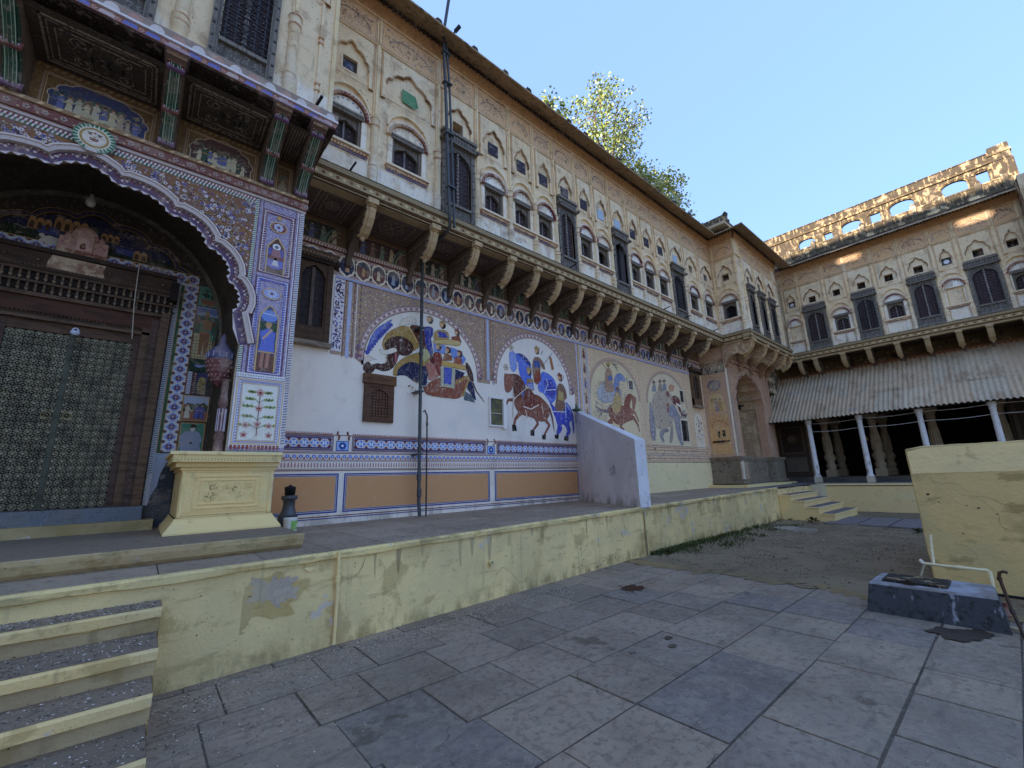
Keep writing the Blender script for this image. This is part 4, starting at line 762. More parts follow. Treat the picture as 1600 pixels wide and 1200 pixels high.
# ---- windows in the lower wall
def carved_window(u0, u1, v0, v1, name='carved_wooden_window', lint=.22, col=BRN):
    f = LW(); f.box(u0, u0 + .10, v0 + .08, v1 - lint, 0, .10, col); f.box(u1 - .10, u1, v0 + .08, v1 - lint, 0, .10, col); f.box(u0, u1, v0 + .08, v0 + .38, 0, .09, col)
    f.box(u0 - .03, u1 + .04, v0, v0 + .08, 0, .15, hx('8d8272'))
    ar = cusped((u0 + u1) / 2, (u1 - u0) / 2 - .12, v1 - lint - .36, v1 - lint - .06, 5, .06, 5, .12, v0 + .38); arched_panel(f, u0 + .1, u1 - .1, v0 + .38, v1 - lint, ar, .015, .08, col)
    win = f.build('window', 'wood_brown', wing); cu = (u0 + u1) / 2
    l = LW(); l.box(u0 - .02, u1 + .05, v1 - lint + .05, v1, 0, .17, hx('5a4636')); l.box(u0 - .01, u1 + .03, v1 - lint, v1 - lint + .05, 0, .14, DBRN)
    n = int((u1 - u0) / .065)
    for k in range(n): l.disk(u0 + .03 + k * .065, v1 - .08, .024, .173, hx('7d6a55'), 7); l.box(u0 + .012 + k * .065, u0 + .045 + k * .065, v1 - lint + .055, v1 - lint + .09, .17, .185, DBRN)
    l.box(u1 + .02, u1 + .09, v1 - lint - .02, v1 - lint + .07, 0, .20, DBRN); kid(l.build('lintel', 'wood_brown', win), win)
    s = LW(); s.rect(u0 + .08, u1 - .08, v0 + .3, v1 - lint, .012, hx('2c2222')); s.box(cu - .03, cu + .03, v0 + .38, v1 - lint - .1, .012, .045, hx('5b4c44'))
    for sd in (-1, 1):
        for k in range(7):
            z = v0 + .44 + k * (v1 - v0 - .38 - lint - .15) / 7; s.rect(cu + sd * .04, cu + sd * ((u1 - u0) / 2 - .1), z - .03, z - .022, .016, hx('0e0b0b'))
            for q in (.30, .75): xx = cu + sd * ((u1 - u0) / 2 - .1) * q + sd * .01; s.add([(xx - .02, z, .013), (xx + .02, z, .013), (xx, z + .035, .013), (xx, z + .014, .035)], [(0, 1, 3), (1, 2, 3), (2, 0, 3)], hx('6d5e5a'))
    kid(s.build('shutter', 'wood_dark', win), win)
    return win
carved_window(1.66, 2.34, 4.05, 5.93)
carved_window(16.55, 17.26, 4.18, 5.84, col=hx('6a5442'))
f = LW(); f.frame(3.08, 3.69, 2.74, 3.52, .09, 0, .06, hx('5c4030')); f.box(3.05, 3.72, 3.50, 3.69, 0, .09, hx('6a4a32')); ar = cusped(3.385, .19, 3.24, 3.40, 5, .05, 4, .1, 2.83); arched_panel(f, 3.16, 3.60, 2.83, 3.45, ar, .03, .055, hx('5c4030')); wn = f.build('window', 'wood_brown', wing, 'small arched brown wooden shutter window')
s = LW(); s.rect(3.15, 3.62, 2.8, 3.5, .018, hx('3f2b23'))
for k in range(6): s.box(3.205 + k * .065, 3.222 + k * .065, 2.83, 3.40, .018, .034, hx('6f4e3c'))
for k in range(6):
    for j in range(9): s.box(3.235 + k * .065, 3.25 + k * .065, 2.87 + j * .058, 2.885 + j * .058, .018, .03, hx('9a7a66'))
kid(s.build('shutter', 'wood_brown', wn), wn)
f = LW(); f.frame(6.15, 6.60, 2.82, 3.54, .035, 0, .05, hx('d9dade')); f.box(6.57, 6.66, 2.78, 3.54, 0, .07, hx('e0e0e2')); wn = f.build('window', 'white_plaster', wing, 'small white framed glass window beside the horse mural')
s = LW(); s.rect(6.18, 6.57, 2.85, 3.51, .013, hx('4a4a3a')); kid(s.build('pane', 'glass', wn), wn); s = LW(); s.box(6.185, 6.565, 3.14, 3.155, .014, .03, hx('b8b8a8')); kid(s.build('glazing_bar', 'paint', wn), wn)
for u0, u1, v0, v1 in ((12.12, 12.38, 4.42, 4.72), (15.56, 15.84, 4.30, 4.76), (15.40, 15.92, 2.78, 3.58)):
    f = LW(); f.frame(u0 - .04, u1 + .04, v0 - .04, v1 + .04, .04, 0, .03, hx('d8d0bc')); f.rect(u0, u1, v0, v1, .010, hx('14110f')); f.rect(u0 + (u1 - u0) * .7, u1, v0, v1, .011, hx('5a5244')); f.build('wall_opening', 'paint', wing, 'small dark opening in the faded mural wall')
# ================================================================ GATEHOUSE
gate = thing('gatehouse', 'richly painted entrance block with a scalloped arch over a studded double door', 'building', (-.97, 7, .9))
GC_ = -.97
GF = lambda: MAIN(6.68)
GB = lambda: MAIN(8.2)
L0, R0 = -3.41, 1.47
ARCH = cusped(GC_, 1.74, 3.95, 5.50, 9, .055, 6, .05)
ARCH = [(GC_ - 1.75, 1.95), (GC_ - 1.75, 3.1), (GC_ - 1.76, 3.5)] + ARCH[:] + [(GC_ + 1.76, 3.5), (GC_ + 1.75, 3.1), (GC_ + 1.75, 1.95)]
m = GF(); arched_panel(m, L0, R0, 1.95, 6.72, ARCH, -.05, 0, hx('a89880')); m.build('arch_wall', 'paint', gate)
# spandrels, scrolls
up = [p for p in ARCH if p[1] > 3.4]
def off(path, d):
    o = []
    for i, p in enumerate(path):
        a = path[max(i - 1, 0)]; b = path[min(i + 1, len(path) - 1)]; dx, dy = b[0] - a[0], b[1] - a[1]; l = math.hypot(dx, dy) or 1; o.append((p[0] - dy / l * d, p[1] + dx / l * d))
    return o
smooth = cusped(GC_, 1.86, 3.95, 5.66, 9, .03, 6, .05)
m = GF(); arched_panel(m, -2.74, .80, 3.95, 5.72, smooth, .0, .004, hx('8a6a4c')); m.build('spandrel', 'spandrel', gate)
m = GF(); rnd = random.Random(11)
for s in (-1, 1):
    for x, z, r, t, a0, d in ((.36, 5.60, .09, 1.3, 0, 1), (.62, 5.58, .10, 1.3, 2, -1), (.90, 5.50, .13, 1.4, 1, 1), (1.22, 5.40, .16, 1.4, 3, -1), (1.52, 5.42, .15, 1.3, 0, 1), (1.46, 5.12, .12, 1.3, 2, 1), (1.64, 4.95, .12, 1.3, 4, -1), (1.66, 4.62, .10, 1.3, 1, 1), (1.68, 4.38, .08, 1.2, 2, -1), (1.70, 5.62, .09, 1.2, 2, -1)):
        spiral(m, GC_ + s * x, z, r, t, a0, .018, .008, hx('3d2a1e'), d * s); spiral(m, GC_ + s * x, z, r * .97, t, a0 + .05, .006, .0085, hx('b0a068'), d * s)
        for _ in range(15): a = rnd.uniform(0, 6.3); q = rnd.uniform(.15, 1.15); sprig(m, GC_ + s * x + r * q * cos(a), z + r * q * sin(a), .026, .009, rnd.choice((hx('e0dcec'), hx('5a5ab0'), hx('d8cce0'), hx('8a90c0'))), rnd.choice((MAR, hx('d0a040'), NAVY)))
twigs(m, -2.66, -1.9, 4.9, 5.68, 90, .0078, (hx('c8c0d0'), hx('5a5aa0'), hx('8a5a60'), hx('3d2a1e')), .03, rnd); twigs(m, -.02, .74, 5.38, 5.68, 80, .0078, (hx('c8c0d0'), hx('5a5aa0'), hx('8a5a60'), hx('3d2a1e')), .03, rnd); twigs(m, .45, .76, 5.02, 5.42, 50, .0078, (hx('c8c0d0'), hx('5a5aa0'), hx('8a5a60'), hx('3d2a1e')), .03, rnd)
m.build('scroll_painting', 'paint', gate)
m = GF()
m.ribbon(off(up, .135), .07, .07, hx('bdb3b6'), 0); m.ribbon(off(up, .165), .02, .085, hx('d0c8ca'), 0); m.ribbon(off(up, .19), .015, .05, hx('5a3040'), 0)
m.ribbon(off(up, .06), .12, .012, hx('55406a')); P = off(up, .06)
for i in range(0, len(P) - 1):
    for q in (.2, .7): a, b = P[i], P[i + 1]; x, z = a[0] + (b[0] - a[0]) * q, a[1] + (b[1] - a[1]) * q; m.disk(x, z, .017, .0135, hx('c9b0b4') if i % 2 else hx('7a3a48'), 6); m.disk(x * 1.0 + .02, z + .03, .010, .014, hx('d8c8a0'), 5)
P = off(up, .0); Q = off(up, -.035)
for i in range(len(P) - 1): m.poly([P[i], P[i + 1], ((Q[i][0] + Q[i + 1][0]) / 2, (Q[i][1] + Q[i + 1][1]) / 2)], .01, hx('cfc4d0'))
m.build('arch_moulding', 'paint', gate)
# painted rope bands above arch
m = GF(); m.box(L0, R0 + .02, 5.86, 5.98, 0, .07, hx('7a4444')); m.box(L0, R0 + .02, 5.98, 6.03, 0, .10, hx('9a7a50')); m.box(L0, R0 + .01, 5.82, 5.86, 0, .03, hx('c8c0c8'))
k = L0
while k < R0 - .05:
    sprig(m, k + .08, 5.92, .035, .072, hx('a89a94'), hx('54405a')); m.disk(k + .02, 5.885, .012, .073, hx('caa87c'), 5); m.poly([(k, 5.985), (k + .04, 5.985), (k + .07, 6.025), (k + .03, 6.025)], .102, hx('d0b080')); k += .15
k = -2.72
for b, c1, c2 in ((5.79, 'd4ced8', '7a3444'), (5.745, '2f6a4a', 'd4ced8')):
    m.rect(-2.74, .82, b - .02, b + .02, .009, hx(c1))
    for j in range(90): x = -2.74 + j * .0395; m.poly([(x, b - .02), (x + .018, b - .02), (x + .03, b + .02), (x + .012, b + .02)], .0105, hx(c2))
m.build('rope_bands', 'paint', gate)
m = GF(); m.disk(-.95, 5.80, .19, .09, hx('2f7a5e'), 28); m.disk(-.95, 5.80, .145, .095, hx('d9dccc'), 24); 
for k in range(26): a = 2 * pi * k / 26; m.poly([(-.95 + .14 * cos(a - .07), 5.8 + .14 * sin(a - .07)), (-.95 + .14 * cos(a + .07), 5.8 + .14 * sin(a + .07)), (-.95 + .20 * cos(a), 5.8 + .20 * sin(a))], .094, hx('c8dccc'))
m.ribbon(arc(-.95, 5.8, .12, .12, 0, 358, 24), .02, .10, hx('a8842c')); m.disk(-.95, 5.80, .10, .10, hx('dcd4cc'), 20)
for s in (-1, 1): m.poly([(-.95 + s * .06, 5.83), (-.95 + s * .02, 5.825), (-.95 + s * .04, 5.845)], .104, DBRN); m.ribbon([(-.95 + s * .065, 5.85), (-.95 + s * .02, 5.855)], .01, .104, DBRN)
m.poly([(-.965, 5.79), (-.935, 5.79), (-.95, 5.83)], .106, hx('b89a8a')); m.ribbon([(-.985, 5.765), (-.95, 5.755), (-.915, 5.765)], .014, .104, hx('9a3a3a')); m.ribbon([(-.99, 5.785), (-.95, 5.775), (-.91, 5.785)], .010, .105, DBRN); m.disk(-.95, 5.86, .012, .105, hx('a03030'), 6)
m.box(-1.0, -.9, 5.60, 5.64, 0, .12, hx('c8c4c8')); m.build('sun_face_medallion', 'paint', gate, 'round painted sun face medallion with green rays')
# ---- decorated pillar (right) and its mirror (left)
def pillar(s):
    F = GF; X = lambda x: GC_ + s * (x - GC_); R = lambda m, a, b, c, d, w, col: m.rect(min(X(a), X(b)), max(X(a), X(b)), c, d, w, col)
    m = F(); R(m, .80, 1.47, 2.05, 5.82, .006, hx('a8a2bc')); m.build('pillar_ground', 'floral_blue', gate)
    m = F()
    def B(a, b, c, d, t, w, col): m.lines(min(X(a), X(b)), max(X(a), X(b)), c, d, t, w, col)
    R(m, .80, .84, 3.1, 5.82, .010, hx('2f6a50'))
    for k in range(86): z = 3.1 + k * .0315; m.poly([(X(.80), z), (X(.84), z + .02), (X(.84), z + .035), (X(.80), z + .015)], .0115, hx('d6dcd8'))
    for x, t, c in ((.852, .008, MAR), (.90, .006, MAR), (1.35, .008, MAR), (1.385, .01, hx('e0e2ec')), (1.405, .006, MAR)): R(m, x - t / 2, x + t / 2, 3.1, 5.82, .011, c)
    R(m, 1.41, 1.47, 2.1, 5.82, .012, hx('c4c4d2'))
    for k in range(96): z = 2.15 + k * .038; m.poly([(X(1.415), z), (X(1.465), z + .012), (X(1.465), z + .022), (X(1.415), z + .012)], .0135, (MAR, NAVY, hx('3f6a5a'))[k % 3] if z < 4.6 else NAVY)
    for (c, d, col) in ((4.66, 5.68, hx('6a3a58')), (3.13, 4.58, hx('2c3cb4'))):
        B(.915, 1.335, c, d, .05, .012, col); B(.925, 1.325, c + .01, d - .01, .008, .0135, hx('e4e0ec')); B(.905, 1.345, c - .01, d + .01, .006, .0135, MAR)
        n = int((d - c) / .04)
        for k in range(n):
            z = c + .02 + k * .04
            for x in (.94, 1.31): m.poly([(X(x - .02), z), (X(x + .02), z + .012), (X(x + .02), z + .022), (X(x - .02), z + .010)], .0145, hx('d4d0e4'))
    for (cx, c, d, foil, kd) in ((1.125, 4.68, 5.26, 5.44, 0), (1.125, 3.16, 4.16, 4.35, 1)):
        ar = cusped(X(cx), .125, d - .24, d, 3, .05, 4, .25, c); m.poly(ar, .016, hx('5a3a34') if kd == 0 else hx('2f4a86')); m.ribbon(ar, .018, .019, hx('c8a45c'))
        m.poly([(X(cx) + (.10 + .02 * (k % 2)) * cos(k * pi / 6) * (1 if 1 else 1), foil + (.075 + .02 * (k % 2)) * sin(k * pi / 6)) for k in range(12)], .016, hx('7a3a44') if kd == 0 else hx('8a9ade')); m.ribbon([(X(cx) + .115 * cos(k * pi / 8), foil + .085 * sin(k * pi / 8)) for k in range(17)], .014, .019, hx('c8a45c'))
        sprig(m, X(cx), foil, .07, .018, hx('b9c4ec'), hx('5a3a6a'), 7)
        if kd == 0:
            m.rect(X(cx) - .12, X(cx) + .12, 4.96, 5.08, .018, BLUE); m.disk(X(cx), 5.11, .055, .019, hx('dfe4ee'), 14); m.disk(X(cx), 5.11, .028, .020, hx('4a6a8a'), 10); m.poly([(X(cx) - .07, 4.92), (X(cx) + .07, 4.92), (X(cx) + .05, 5.07), (X(cx) - .05, 5.07)], .020, hx('9a6a74')); m.poly(arc(X(cx), 4.95, .11, .06, 180, 360, 10), .021, hx('7a3c40'))
            m.rect(X(cx) - .12, X(cx) + .12, 4.78, 4.90, .018, hx('2c46c4')); m.poly(arc(X(cx), 4.82, .10, .07, 180, 360, 10), .019, hx('3c50d0')); m.poly([(X(cx) - .05, 4.80), (X(cx) + .05, 4.80), (X(cx) + .02, 4.90), (X(cx) - .02, 4.90)], .020, hx('d8dce8')); m.disk(X(cx), 4.91, .02, .021, SKIN, 8)
            m.disk(X(cx), 5.60, .035, .018, hx('b8943c'), 10)
        else:
            m.disk(X(cx), 4.0, .11, .0175, hx('3f74d8'), 14, .09); m.ribbon([(X(cx) - .09, 4.03), (X(cx) + .08, 4.02)], .012, .018, hx('b8d0f4')); m.rect(X(cx) - .11, X(cx) + .11, 3.78, 3.90, .0172, hx('34503c'))
            m.rect(X(cx) - .115, X(cx) + .115, 3.16, 3.42, .0175, hx('6a4438')); m.poly([(X(cx) - .10, 3.46), (X(cx) + .10, 3.46), (X(cx) + .085, 3.62), (X(cx) + .10, 3.74), (X(cx), 3.82), (X(cx) - .10, 3.74), (X(cx) - .075, 3.6)], .020, hx('2c52cc'))
            m.disk(X(cx), 3.85, .035, .021, SKIN, 10, .045); m.poly([(X(cx) - .045, 3.86), (X(cx) - .02, 3.91), (X(cx) + .04, 3.90), (X(cx) + .045, 3.86)], .022, hx('b08a3c')); m.ribbon([(X(cx) + .05, 3.8), (X(cx) - .06, 3.64)], .03, .021, hx('c09a8a'))
            for q in (-.04, .03): m.ribbon([(X(cx) + q, 3.46), (X(cx) + q - .01, 3.22)], .045, .019, hx('a8705c'))
            m.rect(X(cx) - .1, X(cx) + .1, 3.44, 3.46, .021, GOLD)
    R(m, .80, 1.41, 3.06, 3.12, .014, hx('d8dcec')); 
    for k in range(20): m.disk(X(.82 + k * .031), 3.09, .008, .0155, NAVY, 5)
    # lower flower panel
    R(m, .80, 1.41, 2.10, 3.05, .012, hx('d4d8e6')); B(.82, 1.40, 2.14, 3.04, .014, .0135, hx('c8a45c')); B(.845, 1.375, 2.16, 3.02, .035, .013, hx('8890c4')); B(.88, 1.34, 2.18, 2.98, .012, .0135, hx('c8a45c')); R(m, .90, 1.32, 2.20, 2.96, .0135, hx('dce2dc'))
    for k in range(22): z = 2.18 + k * .038; m.poly([(X(.85), z), (X(.875), z + .02), (X(.86), z + .03)], .0145, hx('e8ecf4')); m.poly([(X(1.345), z), (X(1.37), z + .02), (X(1.355), z + .03)], .0145, hx('e8ecf4'))
    m.ribbon([(X(1.11), 2.25), (X(1.11), 2.82)], .012, .015, hx('7a3a30'))
    for z, sp in ((2.40, .17), (2.52, .14), (2.66, .15), (2.76, .12), (2.86, .10)):
        for q in (-1, 1):
            m.ribbon([(X(1.11), z - .05), (X(1.11) + q * sp * .5, z + .01), (X(1.11) + q * sp, z - .02)], .008, .015, hx('4f6a2c'))
            for j in range(3): x = X(1.11) + q * sp * (.4 + .3 * j); m.poly([(x, z - .005), (x + q * .035, z + .03), (x + q * .06, z + .005), (x + q * .03, z - .02)], .0155, hx('5f7a34') if j % 2 else hx('8a9a4a'))
    for x, z, r in ((1.11, 2.86, .06), (1.11, 2.64, .055), (1.11, 2.42, .05), (.97, 2.40, .045), (1.25, 2.40, .045), (.96, 2.27, .05), (1.26, 2.27, .05)): sprig(m, X(x), z, r, .016, hx('c89a94'), hx('7a2c30'), 5, .3); m.poly([(X(x) - r * .7, z), (X(x) + r * .7, z), (X(x), z - r * .6)], .0165, hx('a04a44'))
    for k in range(13): a = .815 + k * .046; m.poly([(X(a), 2.13), (X(a + .034), 2.13), (X(a + .034), 2.09), (X(a + .017), 2.055), (X(a), 2.09)], .0145, hx('8a342c'))
    R(m, .79, 1.42, 2.03, 2.055, .016, hx('5f7a7a'))
    return m.build('painted_pillar', 'paint', gate)
pillar(1); pillar(-1)
# slim colonnette and bud bracket under the arch spring
for s in (-1, 1):
    u = GC_ + s * 1.665; m = GF(); m.lathe([(.06, 2.03), (.055, 2.1), (.05, 2.18), (.06, 2.22), (.045, 2.3), (.045, 2.62), (.06, 2.66), (.05, 2.72), (.04, 2.78), (.04, 2.98), (.06, 3.0)], (u, -.02), 12, hx('6a4a48'))
    for k in range(8): a = k * pi / 4; m.tube([(u + .047 * cos(a), 2.3, -.02 + .047 * sin(a)), (u + .047 * cos(a), 2.6, -.02 + .047 * sin(a))], .008, 5, hx('b0a8c0'))
    m.build('colonnette', 'paint', gate)
    m = GF(); u = GC_ + s * 1.61; m.lathe([(.015, 2.94), (.07, 3.0), (.12, 3.08), (.155, 3.20), (.17, 3.30), (.165, 3.32)], (u, -.3), 14, hx('6a2f34')); m.lathe([(.165, 3.32), (.17, 3.42), (.15, 3.44), (.10, 3.50), (.05, 3.56), (.03, 3.66), (.005, 3.72)], (u, -.3), 14, hx('2c3474'))
    for j in range(5):
        for k in range(14): a = 2 * pi * (k + .5 * (j % 2)) / 14; r = (.085, .12, .145, .16, .168)[j]; m.tube([(u + r * cos(a), 3.02 + j * .06, -.3 + r * sin(a)), (u + r * cos(a), 3.045 + j * .06, -.3 + r * sin(a))], .012, 5, hx('9a6a66'))
    for k in range(14): a = 2 * pi * k / 14; m.tube([(u + .172 * cos(a), 3.34, -.3 + .172 * sin(a)), (u + .172 * cos(a), 3.41, -.3 + .172 * sin(a))], .010, 5, hx('8088b4'))
    m.build('bud_bracket', 'paint', gate)
# ---- vault between the front arch and the door wall
m = MB(); fr = [p for p in ARCH if p[1] >= 1.9]; n = len(fr); bk = arc(GC_, 4.0, 1.68, 1.86, 195, -15, n - 1); bk = [(GC_ - 1.70, 1.1)] + bk[1:-1] + [(GC_ + 1.70, 1.1)]
fr = [(GC_ - 1.76, 1.0)] + fr[1:-1] + [(GC_ + 1.76, 1.0)]
for i in range(n - 1):
    f0, f1 = fr[i], fr[i + 1]; g0, g1 = bk[i], bk[i + 1]; K = 5; prev = None
    for k in range(K):
        def pt(a, b, t): bulge = sin(pi * t) * .12; return (a[0] + (b[0] - a[0]) * t, 6.73 + (8.2 - 6.73) * t, a[1] + (b[1] - a[1]) * t + (bulge if a[1] > 4 else 0))
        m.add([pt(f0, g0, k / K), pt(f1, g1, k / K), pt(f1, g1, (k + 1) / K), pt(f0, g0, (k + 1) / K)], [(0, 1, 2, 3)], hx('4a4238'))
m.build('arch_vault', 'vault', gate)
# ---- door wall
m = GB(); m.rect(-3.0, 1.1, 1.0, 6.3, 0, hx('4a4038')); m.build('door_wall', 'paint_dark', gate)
m = GB(); cus = cusped(GC_, 1.58, 3.75, 5.62, 11, .045, 5, .03, 3.3)
m.poly(cus, .004, hx('1f2622')); rnd = random.Random(21)
cl = arc(GC_, 4.0, 1.40, 1.52, 165, 15, 30); m.poly(cl, .006, hx('1a2450')); m.poly([(GC_ - 1.2, 4.98)] + [(GC_ - 1.1 + k * .2, 5.12 + rnd.uniform(-.03, .05)) for k in range(12)] + [(GC_ + 1.2, 4.98)], .008, hx('22301f'))
m.ribbon(cus[1:-1], .12, .007, hx('3a281e')); m.ribbon(off(cus[1:-1], .035), .014, .010, hx('94764a')); m.ribbon(off(cus[1:-1], -.03), .012, .010, hx('94764a')); m.ribbon(cus[1:-1], .014, .010, hx('2c3488'))
m.ribbon(arc(GC_, 3.9, 1.68, 1.92, 195, -15, 40), .06, .05, hx('6a655a'), 0); 
for k in range(54): a = radians(190 - 200 * k / 54); m.poly([(GC_ + 1.71 * cos(a), 3.9 + 1.95 * sin(a)), (GC_ + 1.71 * cos(a + .03), 3.9 + 1.95 * sin(a + .03)), (GC_ + 1.80 * cos(a + .01), 3.9 + 2.04 * sin(a + .01))], .02, hx('6f6a5e'))
# tympanum scenery: golden pavilions, cow, small figures
def pavil(u, z, w, h, n):
    m.rect(u, u + w, z, z + h, .012, hx('a8783a'))
    for k in range(n): c = u + w * (k + .5) / n; m.poly(arc(c, z + h * .5, w / n * .3, h * .3) + [(c + w / n * .3, z + .01), (c - w / n * .3, z + .01)], .014, hx('4a3420'))
    for k in range(n): m.poly(arc(u + w * (k + .5) / n, z + h, w / n * .42, h * .3), .013, hx('bb8c44'))
pavil(-1.62, 5.14, .22, .14, 3); pavil(-1.38, 5.20, .34, .16, 4); pavil(-.90, 5.20, .20, .10, 3); pavil(-.52, 5.02, .16, .12, 2); pavil(-2.2, 5.1, .25, .14, 3)
m.rect(-1.52, -1.32, 5.10, 5.22, .013, hx('20348a')); m.disk(-.99, 5.32, .06, .012, hx('5a6a54'), 10); m.rect(-.72, -.52, 5.06, 5.16, .012, hx('20348a'))
m.poly([(-1.50, 4.97), (-1.46, 5.05), (-1.40, 5.09), (-1.28, 5.07), (-1.22, 5.0), (-1.22, 4.93), (-1.27, 4.98), (-1.38, 4.98), (-1.40, 4.93), (-1.44, 4.98)], .016, hx('c9c7be')); m.disk(-1.47, 5.07, .03, .017, hx('c9c7be'), 7)
for k in range(9): person_paint(m, -.50 + k * .085, 4.72 + .0 * k + (.10 if k < 5 else .05), .16, rnd.choice((hx('2c48a0'), hx('a87a3a'), hx('8a4a2c'))), GOLD, .013)
for k in range(200): x = rnd.uniform(-2.1, .2); z = rnd.uniform(4.72, 5.3); m.disk(x, z, .008, .011, rnd.choice((hx('3c4c30'), hx('5a6448'), hx('2a3420'), hx('8a8a6c'))), 5)
# borders round the door
def band(u0, u1, z0, z1):    # lattice band on the right jamb side
    m.rect(u0, u1, z0, z1, .012, hx('c4c8d4'))
m.rect(.04, .10, 1.36, 4.86, .010, hx('c8cedc'))
for k in range(90): z = 1.8 + k * .034; m.poly([(.045, z), (.095, z + .018), (.095, z + .028), (.045, z + .010)], .0115, NAVY)
for u, t, c in ((.106, .008, GOLD), (.128, .022, hx('2f6a40')), (.150, .010, hx('c8b05c')), (.326, .008, GOLD), (.338, .01, MAR)): m.rect(u - t / 2, u + t / 2, 2.1, 4.80, .0125, c)
diamonds(m, .156, .322, 2.12, 4.98, 19, .013, hx('5a78d0'), hx('702c34'), hx('c6cad8'), False)
for k in range(20):
    z = 2.12 + k * 2.86 / 19
    for u in (.165, .313): m.disk(u, z, .026, .0145, hx('6a3430'), 6)
diamonds(m, -3.0, .16, 4.83, 4.98, 20, .0125, hx('5a78d0'), hx('702c34'), hx('c6cad8'))
for k in range(21):
    u = -3.0 + k * 3.16 / 20
    for z in (4.84, 4.97): m.disk(u, z, .03, .0142, hx('6a3430'), 6, .022)
for z, t, c in ((4.985, .008, GOLD), (4.825, .008, GOLD), (4.80, .04, hx('c8cedc'))): m.rect(-3.0, .33, z - t / 2, z + t / 2, .0152, c)
for k in range(100): u = -3.0 + k * .031; m.poly([(u, 4.785), (u + .01, 4.785), (u + .02, 4.815), (u + .01, 4.815)], .0162, NAVY)
# painted scenes on the right
m.rect(.345, .62, 4.50, 4.84, .012, hx('4c9078')); m.poly([(.40, 4.52), (.56, 4.52), (.59, 4.62), (.37, 4.62)], .014, hx('8a5230'))
for k in range(16): a = rnd.uniform(0, pi); r = rnd.uniform(.04, .14); sprig(m, .48 + r * cos(a), 4.64 + r * sin(a), .035, .015, hx('1c3a2c'), hx('5a6c50'), 4)
m.rect(.345, .64, 3.92, 4.48, .012, hx('41604e')); m.rect(.345, .64, 4.33, 4.48, .013, hx('88a0c8')); m.poly([(.35, 4.36), (.45, 4.40), (.6, 4.35), (.64, 4.40), (.64, 4.46), (.35, 4.46)], .0135, hx('4a66a8')); m.rect(.345, .62, 4.18, 4.24, .013, hx('6a4430')); m.rect(.345, .60, 3.60, 4.02, .013, hx('bcae7c'))
for k in range(7): m.ribbon([(.345, 3.62 + k * .055), (.60, 3.64 + k * .055)], .006, .0135, hx('3a3428')); m.ribbon([(.36 + k * .037, 3.60), (.35 + k * .037, 4.0)], .006, .0135, hx('3a3428'))
m.poly([(.43, 3.68), (.47, 3.66), (.48, 3.9), (.50, 3.66), (.54, 3.68), (.56, 4.02), (.42, 4.02)], .016, hx('8a5a2c')); m.poly([(.42, 4.02), (.56, 4.02), (.57, 4.24), (.49, 4.28), (.41, 4.24)], .016, hx('9a6a40')); m.ribbon([(.42, 4.22), (.45, 4.08), (.55, 4.08), (.60, 3.92)], .03, .017, hx('3f8a74')); m.disk(.49, 4.33, .035, .017, hx('9a6a40'), 10); m.poly([(.455, 4.35), (.49, 4.44), (.53, 4.36)], .018, hx('a8842c')); m.ribbon([(.42, 4.2), (.37, 4.30)], .02, .017, hx('9a6a40'))
m.rect(.345, .60, 3.40, 3.58, .012, hx('23402c')); m.poly(arc(.47, 3.50, .06, .04, 180, 360, 8), .014, hx('6f8ad0')); m.disk(.53, 3.50, .018, .014, hx('6f8ad0'), 7)
m.rect(.345, .40, 3.02, 3.38, .012, hx('c4cad8')); m.rect(.41, .46, 3.02, 3.38, .012, hx('5a2c30')); m.rect(.47, .60, 3.02, 3.38, .012, hx('242c6c')); m.poly(arc(.535, 3.24, .05, .07) + [(.585, 3.04), (.485, 3.04)], .014, hx('a08a34'))
for k in range(9): m.ribbon([(.35, 3.04 + k * .037), (.372, 3.06 + k * .037), (.395, 3.04 + k * .037)], .010, .0135, hx('2c3c90')); m.poly([(.412, 3.04 + k * .037), (.458, 3.055 + k * .037), (.458, 3.068 + k * .037)], .0135, hx('c8b8b4'))
for k in range(5): sprig(m, .535 + (-.02, .02)[k % 2], 3.07 + k * .04, .026, .015, hx('3a3418'), hx('7a6a2c'), 4)
m.rect(.345, .66, 2.60, 3.00, .012, hx('96532c')); m.rect(.345, .66, 2.86, 3.0, .013, hx('9fb0d4')); m.poly([(.345, 2.80), (.42, 2.88), (.52, 2.85), (.60, 2.90), (.66, 2.84), (.66, 2.76), (.345, 2.74)], .0135, hx('2c4a2c'))
for u, c in ((.40, hx('c8c0b0')), (.52, BLUE), (.58, hx('2c3c9c'))): person_paint(m, u, 2.64, .24, c, DBRN, .015)
m.lines(.335, .665, 2.60, 3.0, .010, .0165, GOLD); m.lines(.335, .665, 2.08, 2.58, .014, .016, hx('6a4428')); m.lines(.348, .652, 2.09, 2.567, .008, .0165, GOLD); m.rect(.355, .645, 2.10, 2.56, .014, hx('2f8068'))
m.poly([(.36, 2.10)] + [(.36 + .02 * sin(k), 2.1 + k * .045) for k in range(7)] + [(.42, 2.43), (.50, 2.46), (.58, 2.43), (.62, 2.36)] + [(.62 + .015 * sin(k * 2), 2.34 - k * .045) for k in range(6)], .016, hx('8a95b4')); m.disk(.50, 2.26, .018, .018, DBRN, 7); m.disk(.50, 2.475, .032, .018, hx('c8c0b4'), 9, .036); m.poly([(.46, 2.49), (.48, 2.55), (.53, 2.545), (.55, 2.50)], .019, hx('4a2420'))
m.rect(.05, .345, 1.34, 2.10, .009, hx('98a4bc')); m.poly([(.09, 1.34), (.345, 1.34), (.345, 2.02), (.29, 2.04), (.24, 1.95), (.19, 1.80), (.17, 1.62), (.12, 1.5)], .0105, hx('343a44'))
m.build('door_wall_painting', 'paint', gate)
